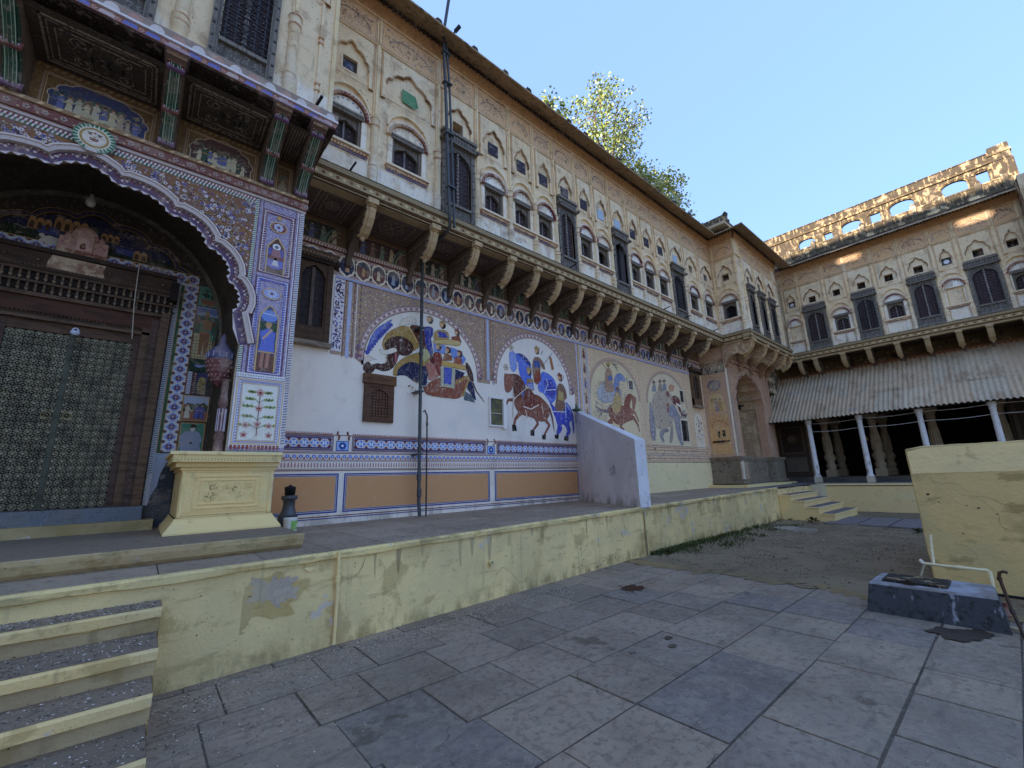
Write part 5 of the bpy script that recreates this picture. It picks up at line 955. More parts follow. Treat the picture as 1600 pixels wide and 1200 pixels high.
for s in (-1, 1): m = GB(); m.box(min(GC_ + s * 1.0, GC_ + s * 1.5), max(GC_ + s * 1.0, GC_ + s * 1.5), 1.0, 1.36, 0, .03, hx('4a4e56')); m.build('jamb_base', 'tread_stone', gate)
# pink plaster shrine above the lintel
m = GB(); pk = hx('b98f8c'); m.box(-1.30, -.78, 4.84, 4.90, 0, .16, hx('7a4a40')); m.box(-1.29, -1.12, 4.90, 5.10, 0, .12, pk); m.box(-.96, -.79, 4.90, 5.10, 0, .12, pk); m.prism([(-1.12, 4.90), (-1.12, 5.14)] + arc(-1.04, 5.14, .09, .12, 180, 0, 10) + [(-.94, 5.14), (-.94, 4.90)], 0, .17, pk)
m.prism([(-1.14, 5.10)] + arc(-1.04, 5.12, .14, .17, 180, 0, 12) + [(-.90, 5.10)], 0, .14, hx('a87c7a')); m.poly([(-1.10, 4.92), (-1.10, 5.04)] + arc(-1.04, 5.04, .06, .07, 180, 0, 8) + [(-.98, 5.04), (-.98, 4.92)], .173, hx('c9a9a6')); m.poly(arc(-1.04, 4.97, .03, .06, 180, 0, 6) + [(-1.01, 4.93), (-1.07, 4.93)], .177, hx('5a2a24'))
for c in (-1.205, -.875): m.ribbon(arc(c, 4.99, .05, .06, 180, 0, 8), .012, .124, hx('8a5854')); m.lathe([(.05, 5.10), (.06, 5.13), (.04, 5.17), (.01, 5.21)], (c, .06), 8, pk)
m.build('pink_shrine', 'paint_worn', gate, 'small pink plaster shrine relief above the door lintel')
# ---- wooden door frame, lintel courses, leaves
DW = hx('66513f'); J = -.35
for s in (-1, 1):
    m = GB()
    for k, (a, b, d) in enumerate(((0, .08, .02), (.08, .17, .07), (.17, .27, .12), (.27, .37, .18))): u0, u1 = sorted((GC_ + s * (.62 + a), GC_ + s * (.62 + b))); m.box(u0, u1, 1.35, 3.72 + b * 1.3, 0, d + .03, DW if k % 2 else hx('54423a'))
    for k in range(30): m.box(GC_ + s * .84 - .01, GC_ + s * .84 + .01, 1.45 + k * .085, 1.47 + k * .085, .14, .155, hx('6d5a50'))
    m.build('door_jamb', 'wood_brown', gate)
m = GB(); Z = 3.72
for z0, z1, d, c in ((3.70, 3.84, .04, '5c4638'), (3.84, 3.88, .10, '6a5446'), (3.88, 3.94, .07, '463528'), (3.94, 4.14, .10, '54382c'), (4.14, 4.19, .15, '6a5446'), (4.19, 4.31, .12, '2a2018'), (4.31, 4.34, .18, '5c4a3c'), (4.34, 4.46, .15, '2a2018'), (4.46, 4.50, .20, '5c4a3c'), (4.50, 4.54, .22, '46382c'), (4.54, 4.76, .18, '4a382c'), (4.76, 4.82, .22, '3e3026')): m.box(GC_ - 1.02, GC_ + 1.01, z0, z1, 0, d, hx(c))
for zz, h, d in ((4.19, .12, .13), (4.34, .12, .16)):
    for k in range(26):
        u = GC_ - .98 + k * .078; m.box(u, u + .022, zz + .04, zz + h, d - .02, d + .03, hx('6a5848')); m.add([(u - .01, zz + .04, d + .035), (u + .032, zz + .04, d + .035), (u + .011, zz, d + .02), (u - .01, zz + .04, d - .02), (u + .032, zz + .04, d - .02)], [(0, 1, 2), (0, 2, 3), (1, 4, 2), (0, 3, 4, 1)], hx('8a7864')); m.poly(arc(u + .05, zz + .04, .02, .03), d + .001, hx('15100c'))
for zz, d in ((3.925, .09), (4.525, .235)):
    for k in range(50): u = GC_ - 1.0 + k * .04; m.box(u, u + .018, zz, zz + .02, d - .04, d, hx('6a5444'))
for u in (-1.72, -1.42, -.72, -.42, -.12): m.disk(u, 4.64, .035, .184, hx('3a2c22'), 10); m.disk(u, 4.64, .018, .20, hx('6f5a48'), 8)
m.box(-.02, .08, 4.40, 4.70, .1, .26, hx('241a14')); m.build('door_lintel', 'wood_brown', gate)
m = GB(); m.poly([(-1.34, 4.56), (-.76, 4.55), (-.79, 4.66), (-.77, 4.75), (-1.30, 4.75), (-1.33, 4.66)], .186, hx('8f6a5c')); m.build('pink_wash_stain', 'paint_worn', gate)
def leaf(s):
    u0, u1 = sorted((GC_, GC_ + s * .625)); m = GB(); m.box(u0 + .003, u1 - .003, 1.37, 3.70, -.04, .005, hx('2c2a22')); nx, nz = 7, 25; du, dz = (u1 - u0) / nx, 2.33 / nz
    for i in range(nx):
        for j in range(nz):
            cx, cz = u0 + (i + .5) * du, 1.37 + (j + .5) * dz; c = hx('76715f')
            q = [(cx - du / 2, cz), (cx, cz - dz / 2), (cx + du / 2, cz), (cx, cz + dz / 2)]
            for a in range(4): m.ribbon([q[a], q[(a + 1) % 4]], .018, .022, c, .004)
            for (x, z, r) in ((cx, cz, .031), (cx + du / 2, cz + dz / 2, .018)):
                if x > u1 - .02 or z > 3.68: continue
                ring = [(x + r * cos(k * pi / 3), z + r * sin(k * pi / 3)) for k in range(6)]; n0 = [(a, b, .005) for a, b in ring] + [(x + (a - x) * .5, z + (b - z) * .5, .045) for a, b in ring]
                m.add(n0, [(k, (k + 1) % 6, 6 + (k + 1) % 6, 6 + k) for k in range(6)] + [tuple(range(6, 12))], hx('8a8574'), False)
    if s > 0: m.box(GC_ - .025, GC_ + .025, 1.37, 3.70, .0, .045, hx('4a4c42'))
    d = m.build('door_leaf', 'brass', gate)
    r = MB(); cx, cz = GC_ + s * .10, 2.62; r.tube([(cx + .045 * sin(a), 8.2 - .05 - .01 * cos(a), cz - .045 + .045 * cos(a)) for a in [2 * pi * k / 14 for k in range(15)]], .006, 6, hx('b0a478'))
    r.build('ring_handle', 'brass', d)
leaf(1); leaf(-1)
m = GB(); m.box(GC_ - 1.25, GC_ + 1.02, 1.18, 1.36, -.02, .28, hx('66707e')); m.build('door_sill', 'tread_stone', gate)
m = GB(); m.box(GC_ - 1.5, GC_ + 1.15, 1.0, 1.18, 0, .42, hx('8a7a58')); m.build('sill_riser', 'yellow', gate)
# ---- pedestals under the pillars
def pedestal(s):
    m = GF(); X = lambda x: GC_ + s * (x - GC_); y = hx('e2cd94')
    def bx(a, b, c, d, e, f, col=y, tap=0): m.box(min(X(a), X(b)), max(X(a), X(b)), c, d, e, f, col, tap)
    P = [(1.03, .11, .17), (1.07, .11, .17), (1.16, .05, .10), (1.21, .02, .05), (1.23, .02, .05)]
    for (z0, e0, w0), (z1, e1, w1) in zip(P[:-1], P[1:]):
        a0, b0, a1, b1 = .36 - e0, 1.37 + e0, .36 - e1, 1.37 + e1
        m.add([(X(a0), z0, w0), (X(b0), z0, w0), (X(b1), z1, w1), (X(a1), z1, w1), (X(a0), z0, -1.4), (X(b0), z0, -1.4), (X(b1), z1, -1.4), (X(a1), z1, -1.4)], [(0, 1, 2, 3), (0, 3, 7, 4), (1, 5, 6, 2)], y)
    bx(.36, 1.37, 1.23, 1.84, -1.4, .03); bx(.34, 1.39, 1.80, 1.84, -1.4, .05); bx(.29, 1.41, 1.84, 1.90, -1.4, .09, hx('cfb57c')); bx(.25, 1.42, 1.90, 1.99, -1.4, .13); bx(.22, 1.43, 1.99, 2.03, -1.4, .15, hx('e8d6a4'))
    for (a, b, c, d, t) in ((.40, 1.33, 1.26, 1.79, .012), (.50, 1.23, 1.33, 1.73, .014), (.56, 1.17, 1.38, 1.68, .012)): m.frame(min(X(a), X(b)), max(X(a), X(b)), c, d, t, .03, .042, y)
    rnd = random.Random(31)
    for k in range(26): spiral(m, X(rnd.uniform(.62, 1.12)), rnd.uniform(1.44, 1.63), rnd.uniform(.03, .05), 1, rnd.uniform(0, 6), .009, .036, hx('d8c48c'))
    for k in range(34): u = .42 + k * .027; m.poly([(X(u), 1.27), (X(u + .02), 1.28), (X(u + .01), 1.32)], .037, hx('d8c48c')); m.poly([(X(.25 + k * .034), 1.92), (X(.27 + k * .034), 1.92), (X(.265 + k * .034), 1.96)], .134, hx('c4b07c'))
    for k in range(2): u = (.385, 1.345)[k]; m.lathe([(.025, 1.24), (.03, 1.30), (.02, 1.33), (.018, 1.62), (.03, 1.66), (.02, 1.70), (.028, 1.78)], (X(u), .03), 8, y)
    return m.build('pedestal', 'yellow_clean', gate)
pedestal(1); pedestal(-1)
# ---- frieze zone, soffit, green curved brackets, ledge
m = GF(); m.rect(L0, R0, 6.03, 6.62, .005, hx('7a6244')); m.build('frieze_wall', 'floral_dark', gate)
rnd = random.Random(41)
for a, b, bg in ((-1.48, -.44, '1e2c6a'), (-.12, .76, '54302a'), (1.0, 1.24, '2a2a24')):
    m = GF()
    m.lines(a, b, 6.05, 6.52, .02, .010, hx('94744c')); m.lines(a + .03, b - .03, 6.07, 6.50, .008, .010, hx('b8905c'))
    if b - a > .5:
        ar = cusped((a + b) / 2, (b - a) / 2 - .05, 6.20, 6.53, 7, .07, 4, .02, 6.07); m.poly(ar, .0095, hx(bg)); m.ribbon(ar, .012, .014, hx('b8a890'))
        twigs(m, a + .10, b - .10, 6.10, 6.36, 70, .0105, (hx('8f8a6c'), hx('5a6a54'), hx('a89c78'), hx('3c4a80'), hx('7a5a44')), .045, rnd)
        n = 10
        for k in range(n):
            u = a + .18 + (b - a - .36) * k / (n - 1); person_paint(m, u, 6.09, rnd.uniform(.20, .34) * (1 - .35 * abs(k / 4.5 - 1) ** 2), rnd.choice((hx('b8b49c'), hx('c0b890'), hx('3a5a48'), hx('a8947c'), hx('2c48a0'))), rnd.choice((DBRN, hx('4a6a54'), MAR)), .012, hx('3f5f4a') if k % 2 == 0 else hx('6a6a5a'), rnd.choice((-1, 1)))
        m.poly(arc((a + b) / 2, 6.26, .18, .10, 0, 360, 14)[:-1], .011, hx('7a6a4c')); m.ribbon([((a + b) / 2 - .16, 6.15), ((a + b) / 2, 6.10), ((a + b) / 2 + .16, 6.15)], .05, .0155, hx('b8b48c'))
    else: m.disk((a + b) / 2, 6.32, .06, .012, hx('6a6244'), 10); m.poly([((a + b) / 2 - .07, 6.1), ((a + b) / 2 + .07, 6.1), ((a + b) / 2, 6.3)], .0125, hx('8a7a54'))
    m.build('figure_panel', 'paint_dark', gate)
m = GF()
for k in range(60): u = L0 + .1 + k * .07; m.poly([(u, 6.56), (u + .03, 6.56), (u + .05, 6.60), (u + .02, 6.60)], .012, hx('9a7a44'))
m.build('rope_edge', 'paint_dark', gate)
so = MB((0, 0, 6.62), (1, 0, 0), (0, 1, 0), (0, 0, -1)); so.rect(L0, R0 + .05, 5.80, 6.68, 0, hx('4a423a')); g = hx('94897c')
for a, b in ((-3.2, -1.75), (-1.50, -.42), (-.18, .78), (1.02, 1.24)):
    for k, t in ((.04, .02), (.09, .008), (.15, .012)):
        if b - a > .4: so.box(a + k, b - k, 5.86 + k, 5.86 + k + t, 0, .012, g); so.box(a + k, b - k, 6.64 - k - t, 6.64 - k, 0, .012, g); so.box(a + k, a + k + t, 5.86 + k, 6.64 - k, 0, .012, g); so.box(b - k - t, b - k, 5.86 + k, 6.64 - k, 0, .012, g)
    cx, cy = (a + b) / 2, 6.25
    if b - a > .4:
        so.ribbon(arc(cx, cy, .05, .05, 0, 360, 12), .016, .014, hx('77706a'))
        for k in range(4):
            t = k * pi / 2; so.ribbon(arc(cx + .15 * cos(t), cy + .12 * sin(t), .11, .09, 0, 360, 14), .014, .014, hx('6a645c'))
            for q in (1, -1): spiral(so, cx + (b - a) * .25 * cos(t + .78), cy + .2 * sin(t + .78), .08, 1.2, t, .012, .014, g, q)
        for k in range(9): so.ribbon([(a + .2, 5.95 + k * .075), (a + .35, 6.0 + k * .07), (cx, 5.95 + (8 - k) * .075), (b - .2, 6.0 + k * .07)], .009, .0135, hx('4a453e'))
    else:
        for k in range(6): so.rect(a + .02 + k * .035, a + .03 + k * .035, 5.85, 6.65, .004, g)
so.build('soffit', 'vault', gate)
def green_bracket(u):
    wd = .075
    prof = [(5.72, 6.80), (5.72, 6.70), (5.80, 6.66), (5.90, 6.60), (6.10, 6.50), (6.27, 6.39), (6.46, 6.26), (6.56, 6.12), (6.60, 6.02), (6.68, 6.02), (6.68, 6.80)]
    w = MB((u - wd, 0, 0), (0, 1, 0), (0, 0, 1), (1, 0, 0)); w.prism(prof, -.025, 2 * wd + .025, hx('6a5442'), True)
    for s in (-.027, 2 * wd + .027): w.ribbon(prof[3:9], .03, s, hx('6d573a')); w.lines(6.2, 6.6, 6.45, 6.58, .012, s, hx('6d573a'))
    b = w.build('bracket', 'paint_dark', gate)
    c = MB(); P = [Vector((u, y, z)) for y, z in ((5.80, 6.70), (5.93, 6.60), (6.10, 6.50), (6.26, 6.38), (6.42, 6.27), (6.54, 6.12), (6.59, 6.05))]
    for k in range(5): dx = (-.056, -.03, 0, .03, .056)[k]; dn = (.0, .022, .03, .022, .0)[k]; c.tube([p + Vector((dx, -dn, -dn)) for p in P], .019, 7, hx('1c4a38') if k % 2 == 0 else hx('245c44'))
    for dx in (-.043, -.014, .014, .043): c.tube([p + Vector((dx, -.034, -.034)) for p in P[:]], .0045, 4, hx('a9c4b0'))
    kid(c.build('green_shaft', 'paint', b), b)
    for (y, z, s) in ((5.86, 6.655, 1.0), (6.28, 6.365, .9), (6.57, 6.075, .95)):
        r = MB()
        for k in range(4): dx = (k - 1.5) * .042; r.tube([(u + dx, y - .045, z - .05), (u + dx * 1.1, y - .03, z + .03)], .027 * s, 8, hx('6f4a78') if s > .92 else hx('7a3c3c')); r.tube([(u + dx, y - .07, z - .01), (u + dx, y - .064, z + .0)], .010, 6, hx('c8bcd8'))
        r.tube([(u - .09, y - .03, z + .035), (u + .09, y - .03, z + .035)], .012, 6, hx('b09a78')); kid(r.build('lotus_ring', 'paint', b), b)
    r = MB()
    r.box(u - .10, u + .10, 5.70, 5.92, 6.70, 6.76, hx('7a5a3c')); r.box(u - .12, u + .12, 5.66, 5.94, 6.76, 6.80, hx('a08a9a')); r.box(u - .085, u + .085, 5.76, 5.90, 6.665, 6.70, hx('7a3c40'))
    kid(r.build('bracket_cap', 'paint', b), b)
    return b
g0 = green_bracket(.88)
for x in (-.30, -1.66, 1.36, -2.82): copytree(g0, (x - .88, 0, 0), gate)
LG = lambda: MAIN(5.90)
m = LG(); m.box(L0 - .1, 1.58, 6.78, 6.80, -.3, .17, hx('3a2a24')); m.box(L0 - .1, 1.58, 6.80, 6.88, -1.0, .19, hx('8a5a58')); m.box(L0 - .1, 1.60, 6.88, 6.91, -1.0, .22, hx('d4d4e0')); m.box(L0 - .1, 1.60, 6.91, 7.03, -1.0, .20, hx('8f8078'))
k = L0; i = 0
while k < 1.5:
    m.poly([(k, 6.812), (k + .13, 6.812), (k + .14, 6.84), (k + .12, 6.87), (k + .02, 6.868)], .192, hx('4a5cc0') if i % 3 else hx('c0b0b8')); sprig(m, k + .17, 6.84, .025, .193, hx('c89a8c'), MAR); m.poly(arc(k + .1, 6.915, .07, .09), .203, hx('a87f74') if i % 2 else hx('c8c4c8')); k += .2; i += 1
m.build('painted_ledge', 'paint', gate)
# upper storey of the gatehouse
GU = lambda: MAIN(5.95)
gb = [(-3.3, -2.63, 'w', 'dark'), (-2.63, -1.45, 'w', 'dark'), (-1.45, -.50, 'n', ''), (-.50, -.15, 'n', ''), (-.15, .84, 'n', ''), (.84, 1.55, 'n', '')]
holes = []
w = GU(); wall_holes(w, L0, 1.55, 6.9, 11.6, [(-.01 + .08, .72 - .08, 7.55, 9.2), (-1.38, -.68, 7.55, 9.2)], .22, 0, CREAM, hx('c8b290')); w.build('upper_wall', 'upper_plaster', gate)
for cu, hw in ((.345, .385), (-.98, .40)):
    win = tall_window(gate, GU, cu, hw, False, True, 9.6)
pm = pilaster_mb(GU, .94, top=10.4); q = pm.build('pilaster', 'upper_plaster', gate); copytree(q, (-1.28, 0, 0), gate)
m = GU(); m.box(1.30, 1.345, 7.05, 11.2, 0, .03, CREAM); m.box(1.50, 1.56, 7.05, 11.6, -.5, .03, hx('dcc8a0'))
for z in (7.5, 7.62, 8.4, 8.5): m.box(1.28, 1.36, z, z + .03, 0, .05, hx('cfa98a'))
m.rect(1.05, 1.5, 7.06, 7.5, .004, WHITE); relief_bay(m, .95, 1.5); m.build('plaster_relief', 'upper_plaster', gate)
cornice(gate, GU, L0, 1.55); eave_strip(gate, [(L0, 5.95), (1.55, 5.95), (1.55, 7.0)], [(L0 - .7, 5.3), (2.2, 5.3), (2.2, 6.4)])
m = MB(); m.add([(1.55, 5.95, 6.9), (1.55, 7.0, 6.9), (1.55, 7.0, 11.6), (1.55, 5.95, 11.6), (1.47, 6.68, 2.0), (1.47, 8.0, 2.0), (1.47, 8.0, 6.9), (1.47, 6.68, 6.9), (L0, 5.95, 6.9), (L0, 5.95, 11.6), (L0, 13, 11.6), (L0, 13, 6.9), (L0, 6.68, .89), (L0, 13, .89), (L0, 13, 6.9), (L0, 6.68, 6.9)], [(0, 1, 2, 3), (4, 5, 6, 7), (8, 9, 10, 11), (12, 13, 14, 15)], CREAM)
m.box(L0, 1.55, 5.95, 13, 11.62, 11.75, STONE); m.build('side_wall', 'upper_plaster', gate)
# drain spouts
for x in (1.30,): m = MB(); m.tube([(x, 5.85, 7.12), (x + .04, 5.66, 7.20)], .022, 8, hx('1c1c1e')); m.build('drain_spout', 'metal_grey', gate)
# ================================================================ CORNER TOWER
tower = thing('corner_tower', 'projecting corner block with three tall dark windows above an arched niche', 'building', (20, 7, 1.1))
TA = lambda: WEST(17.6); TB = lambda: MAIN(5.95)
upper_storey(tower, TA, [(-6.9, -5.98, 'o', 'dark')], -7.0, -5.95)
upper_storey(tower, TB, [(18.05, 19.22, 'x', 'dark', .31), (19.22, 20.45, 'x', 'dark', .33), (20.45, 21.72, 'x', 'dark', .35)], 17.6, 22.35, frieze='floral_faint')
cornice(tower, TA, -7.0, -5.95); cornice(tower, TB, 17.6, 22.35)
eave_strip(tower, [(17.6, 5.95), (22.35, 5.95), (23.4, 5.95)], [(16.93, 5.30), (22.35, 5.30), (22.72, 5.30)])
ledge(tower, TA, -7.0, -5.75); ledge(tower, TB, 17.4, 22.4)
bt = bracket(tower, TB, 17.72, 'paint_worn', hx('c0a880'), hx('8f7058'))
for d in (1.35, 2.55, 3.65, 4.45): copytree(bt, (d, 0, 0), tower)
m = TA(); prof = [(-7.0, 6.70), (-5.75, 6.70), (-5.80, 6.55), (-5.86, 6.38), (-5.98, 6.24), (-6.16, 6.16), (-6.3, 6.20), (-6.45, 6.26), (-6.6, 6.22), (-6.78, 6.08), (-6.9, 5.88), (-7.0, 5.80)]
m.prism(prof, .0, .06, hx('94765e')); m.ribbon(prof[1:7], .05, .064, hx('c0a880')); spiral(m, -6.1, 6.42, .12, 1.3, 0, .02, .064, hx('c8b08c')); spiral(m, -6.6, 6.45, .13, 1.3, 2, .02, .064, hx('c8b08c')); m.ribbon([(-7, 6.64), (-5.8, 6.64)], .02, .064, hx('b89878')); m.build('corner_scroll', 'paint_worn', tower)
m = MB(); m.rect(17.6, 22.35, 5.9, 7.0, 6.695, hx('6a5648')); m.box(17.0, 22.35, 5.95, 9, 11.66, 11.78, STONE); m.box(17.7, 30, 8.46, 12.9, .5, 11.64, CREAM); m.build('core', 'paint_worn', tower)  # includes an unseen solid block added to stop sun leaking in from behind
m = MB(); m.box(18.2, 22.3, 6.25, 6.4, 11.78, 12.30, hx('8a7a62')); m.box(18.15, 18.3, 6.25, 8.5, 11.78, 12.75, hx('7a6c58')); m.box(18.1, 22.3, 6.22, 6.42, 12.30, 12.36, hx('b0a088')); m.build('parapet', 'grime_stone', tower)
tp = post(tower, 18.2, 6.3, 'parapet_post', 12.3, .55)
for d in ((.4, .1), (.1, .7)): copytree(tp, (d[0], d[1], -.12), tower)
# lower part
LA = lambda: WEST(17.6); LB = lambda: MAIN(7.0)
m = LA(); m.rect(-8.0, -7.0, 2.1, 6.75, .002, hx('c4a084')); m.build('side_wall', 'floral_worn', tower)
NI = cusped(19.85, 1.50, 4.4, 5.86, 9, .05, 5, .07, 2.16)
m = LB(); arched_panel(m, 17.6, 22.35, 2.16, 6.1, NI, -.35, 0, hx('a8846e')); m.rect(17.6, 22.35, 6.1, 6.72, 0, hx('8a6a54')); m.build('arch_wall', 'floral_worn', tower)
m = LA(); rnd = random.Random(51); w = .008
m.rect(-7.9, -7.12, 2.3, 3.35, w, hx('c9a06a')); m.rect(-7.9, -7.12, 3.35, 3.9, w, hx('c0986c')); m.box(-8.0, -7.0, 6.08, 6.16, 0, .06, hx('8a5a4e')); m.rect(-8.0, -7.0, 5.62, 6.06, w, hx('3c4454'))
for k in range(3):
    u = -7.84 + k * .33; o = [(u + .15 * cos(a), 5.85 + .2 * sin(a)) for a in [j * pi / 5 for j in range(10)]]; m.poly(o, w + .002, hx('b9a88c')); m.poly([(u + (a - u) * .82, 5.85 + (b - 5.85) * .82) for a, b in o], w + .003, rnd.choice((NAVY, MAR, hx('3a4a5a')))); person_paint(m, u, 5.74, .24, hx('c8bca4'), MAR, w + .005)
m.poly([(-7.5 + (.26 + .05 * (k % 2)) * cos(k * pi / 7), 5.12 + (.22 + .04 * (k % 2)) * sin(k * pi / 7)) for k in range(14)], w + .001, hx('6a6a84')); m.poly([(-7.5 + .2 * cos(k * pi / 7), 5.12 + .16 * sin(k * pi / 7)) for k in range(14)], w + .002, hx('a08c7c')); sprig(m, -7.5, 5.12, .14, w + .004, hx('7480a4'), MAR, 7)
m.poly([(-7.85, 4.0), (-7.83, 4.35)] + arc(-7.5, 4.42, .33, .36, 180, 0, 10) + [(-7.17, 4.35), (-7.15, 4.0)], w + .001, hx('cdb07c')); 
for u, c in ((-7.66, 'c09a5c'), (-7.5, '8a7a94'), (-7.34, 'a8884c')): person_paint(m, u, 4.02, .55, hx(c), hx('6a4a3c'), w + .003, hx('a0a878'))
m.ribbon(arc(-7.5, 3.40, .30, .24), .05, w + .004, hx('a87850')); m.rect(-7.42, -7.30, 2.96, 3.24, w + .004, hx('18130f')); m.rect(-7.60, -7.50, 2.96, 3.22, w + .004, hx('241c16')); m.frame(-7.62, -7.26, 2.92, 3.28, .03, 0, .03, hx('bda078'))
for k in range(26): m.ribbon([(rnd.uniform(-7.9, -7.2), z := 2.68 + rnd.random() * .16), (rnd.uniform(-7.9, -7.2), z)], .012, w + .004, rnd.choice((hx('8a5a3c'), hx('a8906c')))); m.disk(rnd.uniform(-7.85, -7.2), 2.8, rnd.uniform(.02, .05), w + .005, rnd.choice((hx('5a5a6a'), hx('7a4a3a'))), 7)
for u in (-7.97, -7.06): m.rect(u - .03, u + .03, 2.2, 5.6, w + .003, hx('b09890'))
m.build('side_paintings', 'paint_worn', tower)
m = LB()
m.box(17.6, 22.4, 6.08, 6.16, 0, .07, hx('8a5a4e')); m.box(17.6, 22.4, 6.16, 6.20, 0, .04, hx('b9a088'))
for u0, u1, c in ((17.6, 17.78, 'd8ccb8'), (17.82, 17.92, 'a88878'), (21.95, 22.05, 'b09080'), (22.2, 22.34, 'a87c5c')): m.rect(u0, u1, 2.2, 6.05, w, hx(c))
m.ribbon(off([p for p in NI if p[1] > 2.3], .07), .10, .012, hx('94686a')); m.ribbon(off([p for p in NI if p[1] > 2.3], .14), .02, .02, hx('c8b4a0'))
twigs(m, 18.0, 22.0, 5.0, 6.0, 0, .01, (MAR,), .1, rnd)
for u in (17.98, 21.75):
    for k in range(30): m.disk(u + rnd.uniform(-.05, .08), 2.3 + k * .12, .035, .010, rnd.choice((hx('c8a894'), hx('7a5060'), hx('8a8aa0'))), 6)
for k in range(5): m.poly([(17.86, 5.5 - k * .5), (17.90, 5.45 - k * .5), (17.88, 5.2 - k * .5)], .012, hx('5a4a5c'))
m.rect(17.93, 17.97, 2.2, 4.6, .010, hx('a0a8bc')); m.build('arch_paintings', 'paint_worn', tower)
# niche interior
m = MB(); m.rect(17.9, 21.9, 7.3, 8.4, 2.17, hx('8f8576')); m.build('niche_floor', 'stone_dark', tower)
m = MAIN(8.35); m.rect(17.9, 21.9, 2.1, 6.3, 0, hx('b09e86')); m.build('niche_back', 'paint_worn', tower)
m = MB(); K = 12; pr = [p for p in NI][1:-1]
for i in range(len(pr) - 1):
    a, b = pr[i], pr[i + 1]; c = lambda p: (19.85 + (p[0] - 19.85) * .98, 8.35, p[1] + .02)
    m.add([(a[0], 7.35, a[1]), (b[0], 7.35, b[1]), c(b), c(a)], [(0, 1, 2, 3)], hx('9a866e'))
for x in (18.38, 21.32): m.add([(x, 7.35, 2.16), (x, 8.35, 2.16), (x, 8.35, 4.4), (x, 7.35, 4.4)], [(0, 1, 2, 3)], hx('96806a'))
m.build('niche_vault', 'paint_worn', tower)
m = MAIN(8.33); z = 4.3
m.ribbon(arc(19.9, 4.45, 1.1, .12, 180, 0), .06, .02, hx('8a6f5a'), 0); m.rect(18.5, 21.3, 3.85, 4.4, .004, hx('a08a7a')); 
for k in range(12): person_paint(m, 18.8 + k * .2, 4.0, .3, hx('8f8578'), hx('6a5248'), .006)
for cu in (19.2, 20.6): m.poly(cusped(cu, .55, 3.3, 3.75, 5, .06, 4, .1, 2.95), .008, hx('a8a294')); m.ribbon(cusped(cu, .55, 3.3, 3.75, 5, .06, 4, .1, 2.95), .03, .014, hx('7a5f4c'))
m.rect(20.75, 21.05, 2.85, 3.15, .02, hx('2a1c16')); m.rect(19.8, 20.2, 2.2, 2.75, .01, hx('c4b48c')); m.rect(20.4, 20.8, 2.2, 2.75, .01, hx('b09a6c')); m.rect(18.6, 19.3, 2.2, 2.8, .01, hx('8a5a48'))
twigs(m, 18.6, 21.1, 2.2, 4.2, 120, .016, (hx('7a6a5c'), hx('8a5a48'), hx('6a6a74')), .06, rnd); m.build('niche_paintings', 'paint_worn', tower)
# stone base
m = MB(); c = hx('7d766a')
def plinth(u0, u1, y0, y1, z0=1.14, z1=2.18):
    m.box(u0, u1, y0, y1, z0 + .1, z1 - .14, c); m.box(u0 - .06, u1 + .06, y0 - .06, y1, z0, z0 + .1, c); m.box(u0 - .03, u1 + .03, y0 - .03, y1, z1 - .14, z1 - .08, hx('958b7a')); m.box(u0 - .07, u1 + .07, y0 - .07, y1, z1 - .08, z1, hx('857b6c'))
plinth(17.5, 18.45, 6.85, 8.0); plinth(18.52, 21.0, 7.1, 8.4, 1.14, 2.16); plinth(21.1, 22.4, 6.85, 8.0); m.build('stone_base', 'stone_dark', tower)
m = MB(); m.box(17.52, 17.62, 6.78, 6.84, 1.3, 2.0, hx('c8c4bc')); m.box(17.46, 18.2, 6.84, 6.86, 1.3, 1.95, hx('8a7a6c')); m.build('peeling_strip', 'paint_worn', tower)
m = MB(); x, y, z = 19.0, 7.25, 5.0; m.tube([(x, y, 5.2), (x + .1, y, 4.95), (x + .16, y, 4.6), (x + .12, y, 4.4)], .015, 6, hx('2a2420')); m2 = MB((x + .15, y, 0), (1, 0, 0), (0, 0, 1), (0, -1, 0)); m2.lathe([(.02, 4.42), (.22, 4.36), (.24, 4.33), (.08, 4.30), (.10, 4.22), (.06, 4.18)], (0, 0), 14, hx('2a2826'))
lant = m2.build('hanging_lamp', 'metal_grey'); h = m.build('lamp_hook', 'metal_grey', lant); tag(lant, 'dark hanging lamp on a curved hook inside the arched niche', 'lamp')
# ================================================================ FAR WING
far = thing('far_wing', 'far cream palace wing with tall grey shuttered windows over a tin roofed veranda', 'building', (24, 2, 1))
FU = lambda: WEST(23.4)
fb = [(-6.05, -5.35, 'b', 'round'), (-5.35, -4.33, 't', 'dark'), (-4.33, -3.45, 'w', 'dark'), (-3.45, -2.50, 't', 'dark'), (-2.50, -1.58, 'w', 'dark'), (-1.58, -.62, 't', 'dark'), (-.62, .08, 'b', 'round'), (.08, 1.10, 't', 'dark'), (1.10, 1.82, 'w', 'dark')]
upper_storey(far, FU, fb, -7.0, 1.9, frieze='floral_faint', pil=True)
cornice(far, FU, -6.4, 1.9); ledge(far, FU, -6.4, 1.9)
eave_strip(far, [(23.4, 5.95), (23.4, -1.9)], [(22.72, 5.3), (22.72, -2.6)])
m = MB(); m.box(23.4, 30, -2.4, 7, 11.66, 11.78, STONE); m.box(22.3, 24.5, 7.05, 8.4, 5.3, 11.6, CREAM); m.add([(30, -14, -.1), (30, 7, -.1), (30, 7, 11.66), (30, -14, 11.66)], [(0, 1, 2, 3)], CREAM); m.build('roof', 'grime_stone', far)
bf = bracket(far, FU, -5.78, 'paint_dark', hx('a8977a'), hx('5a4a3c'))
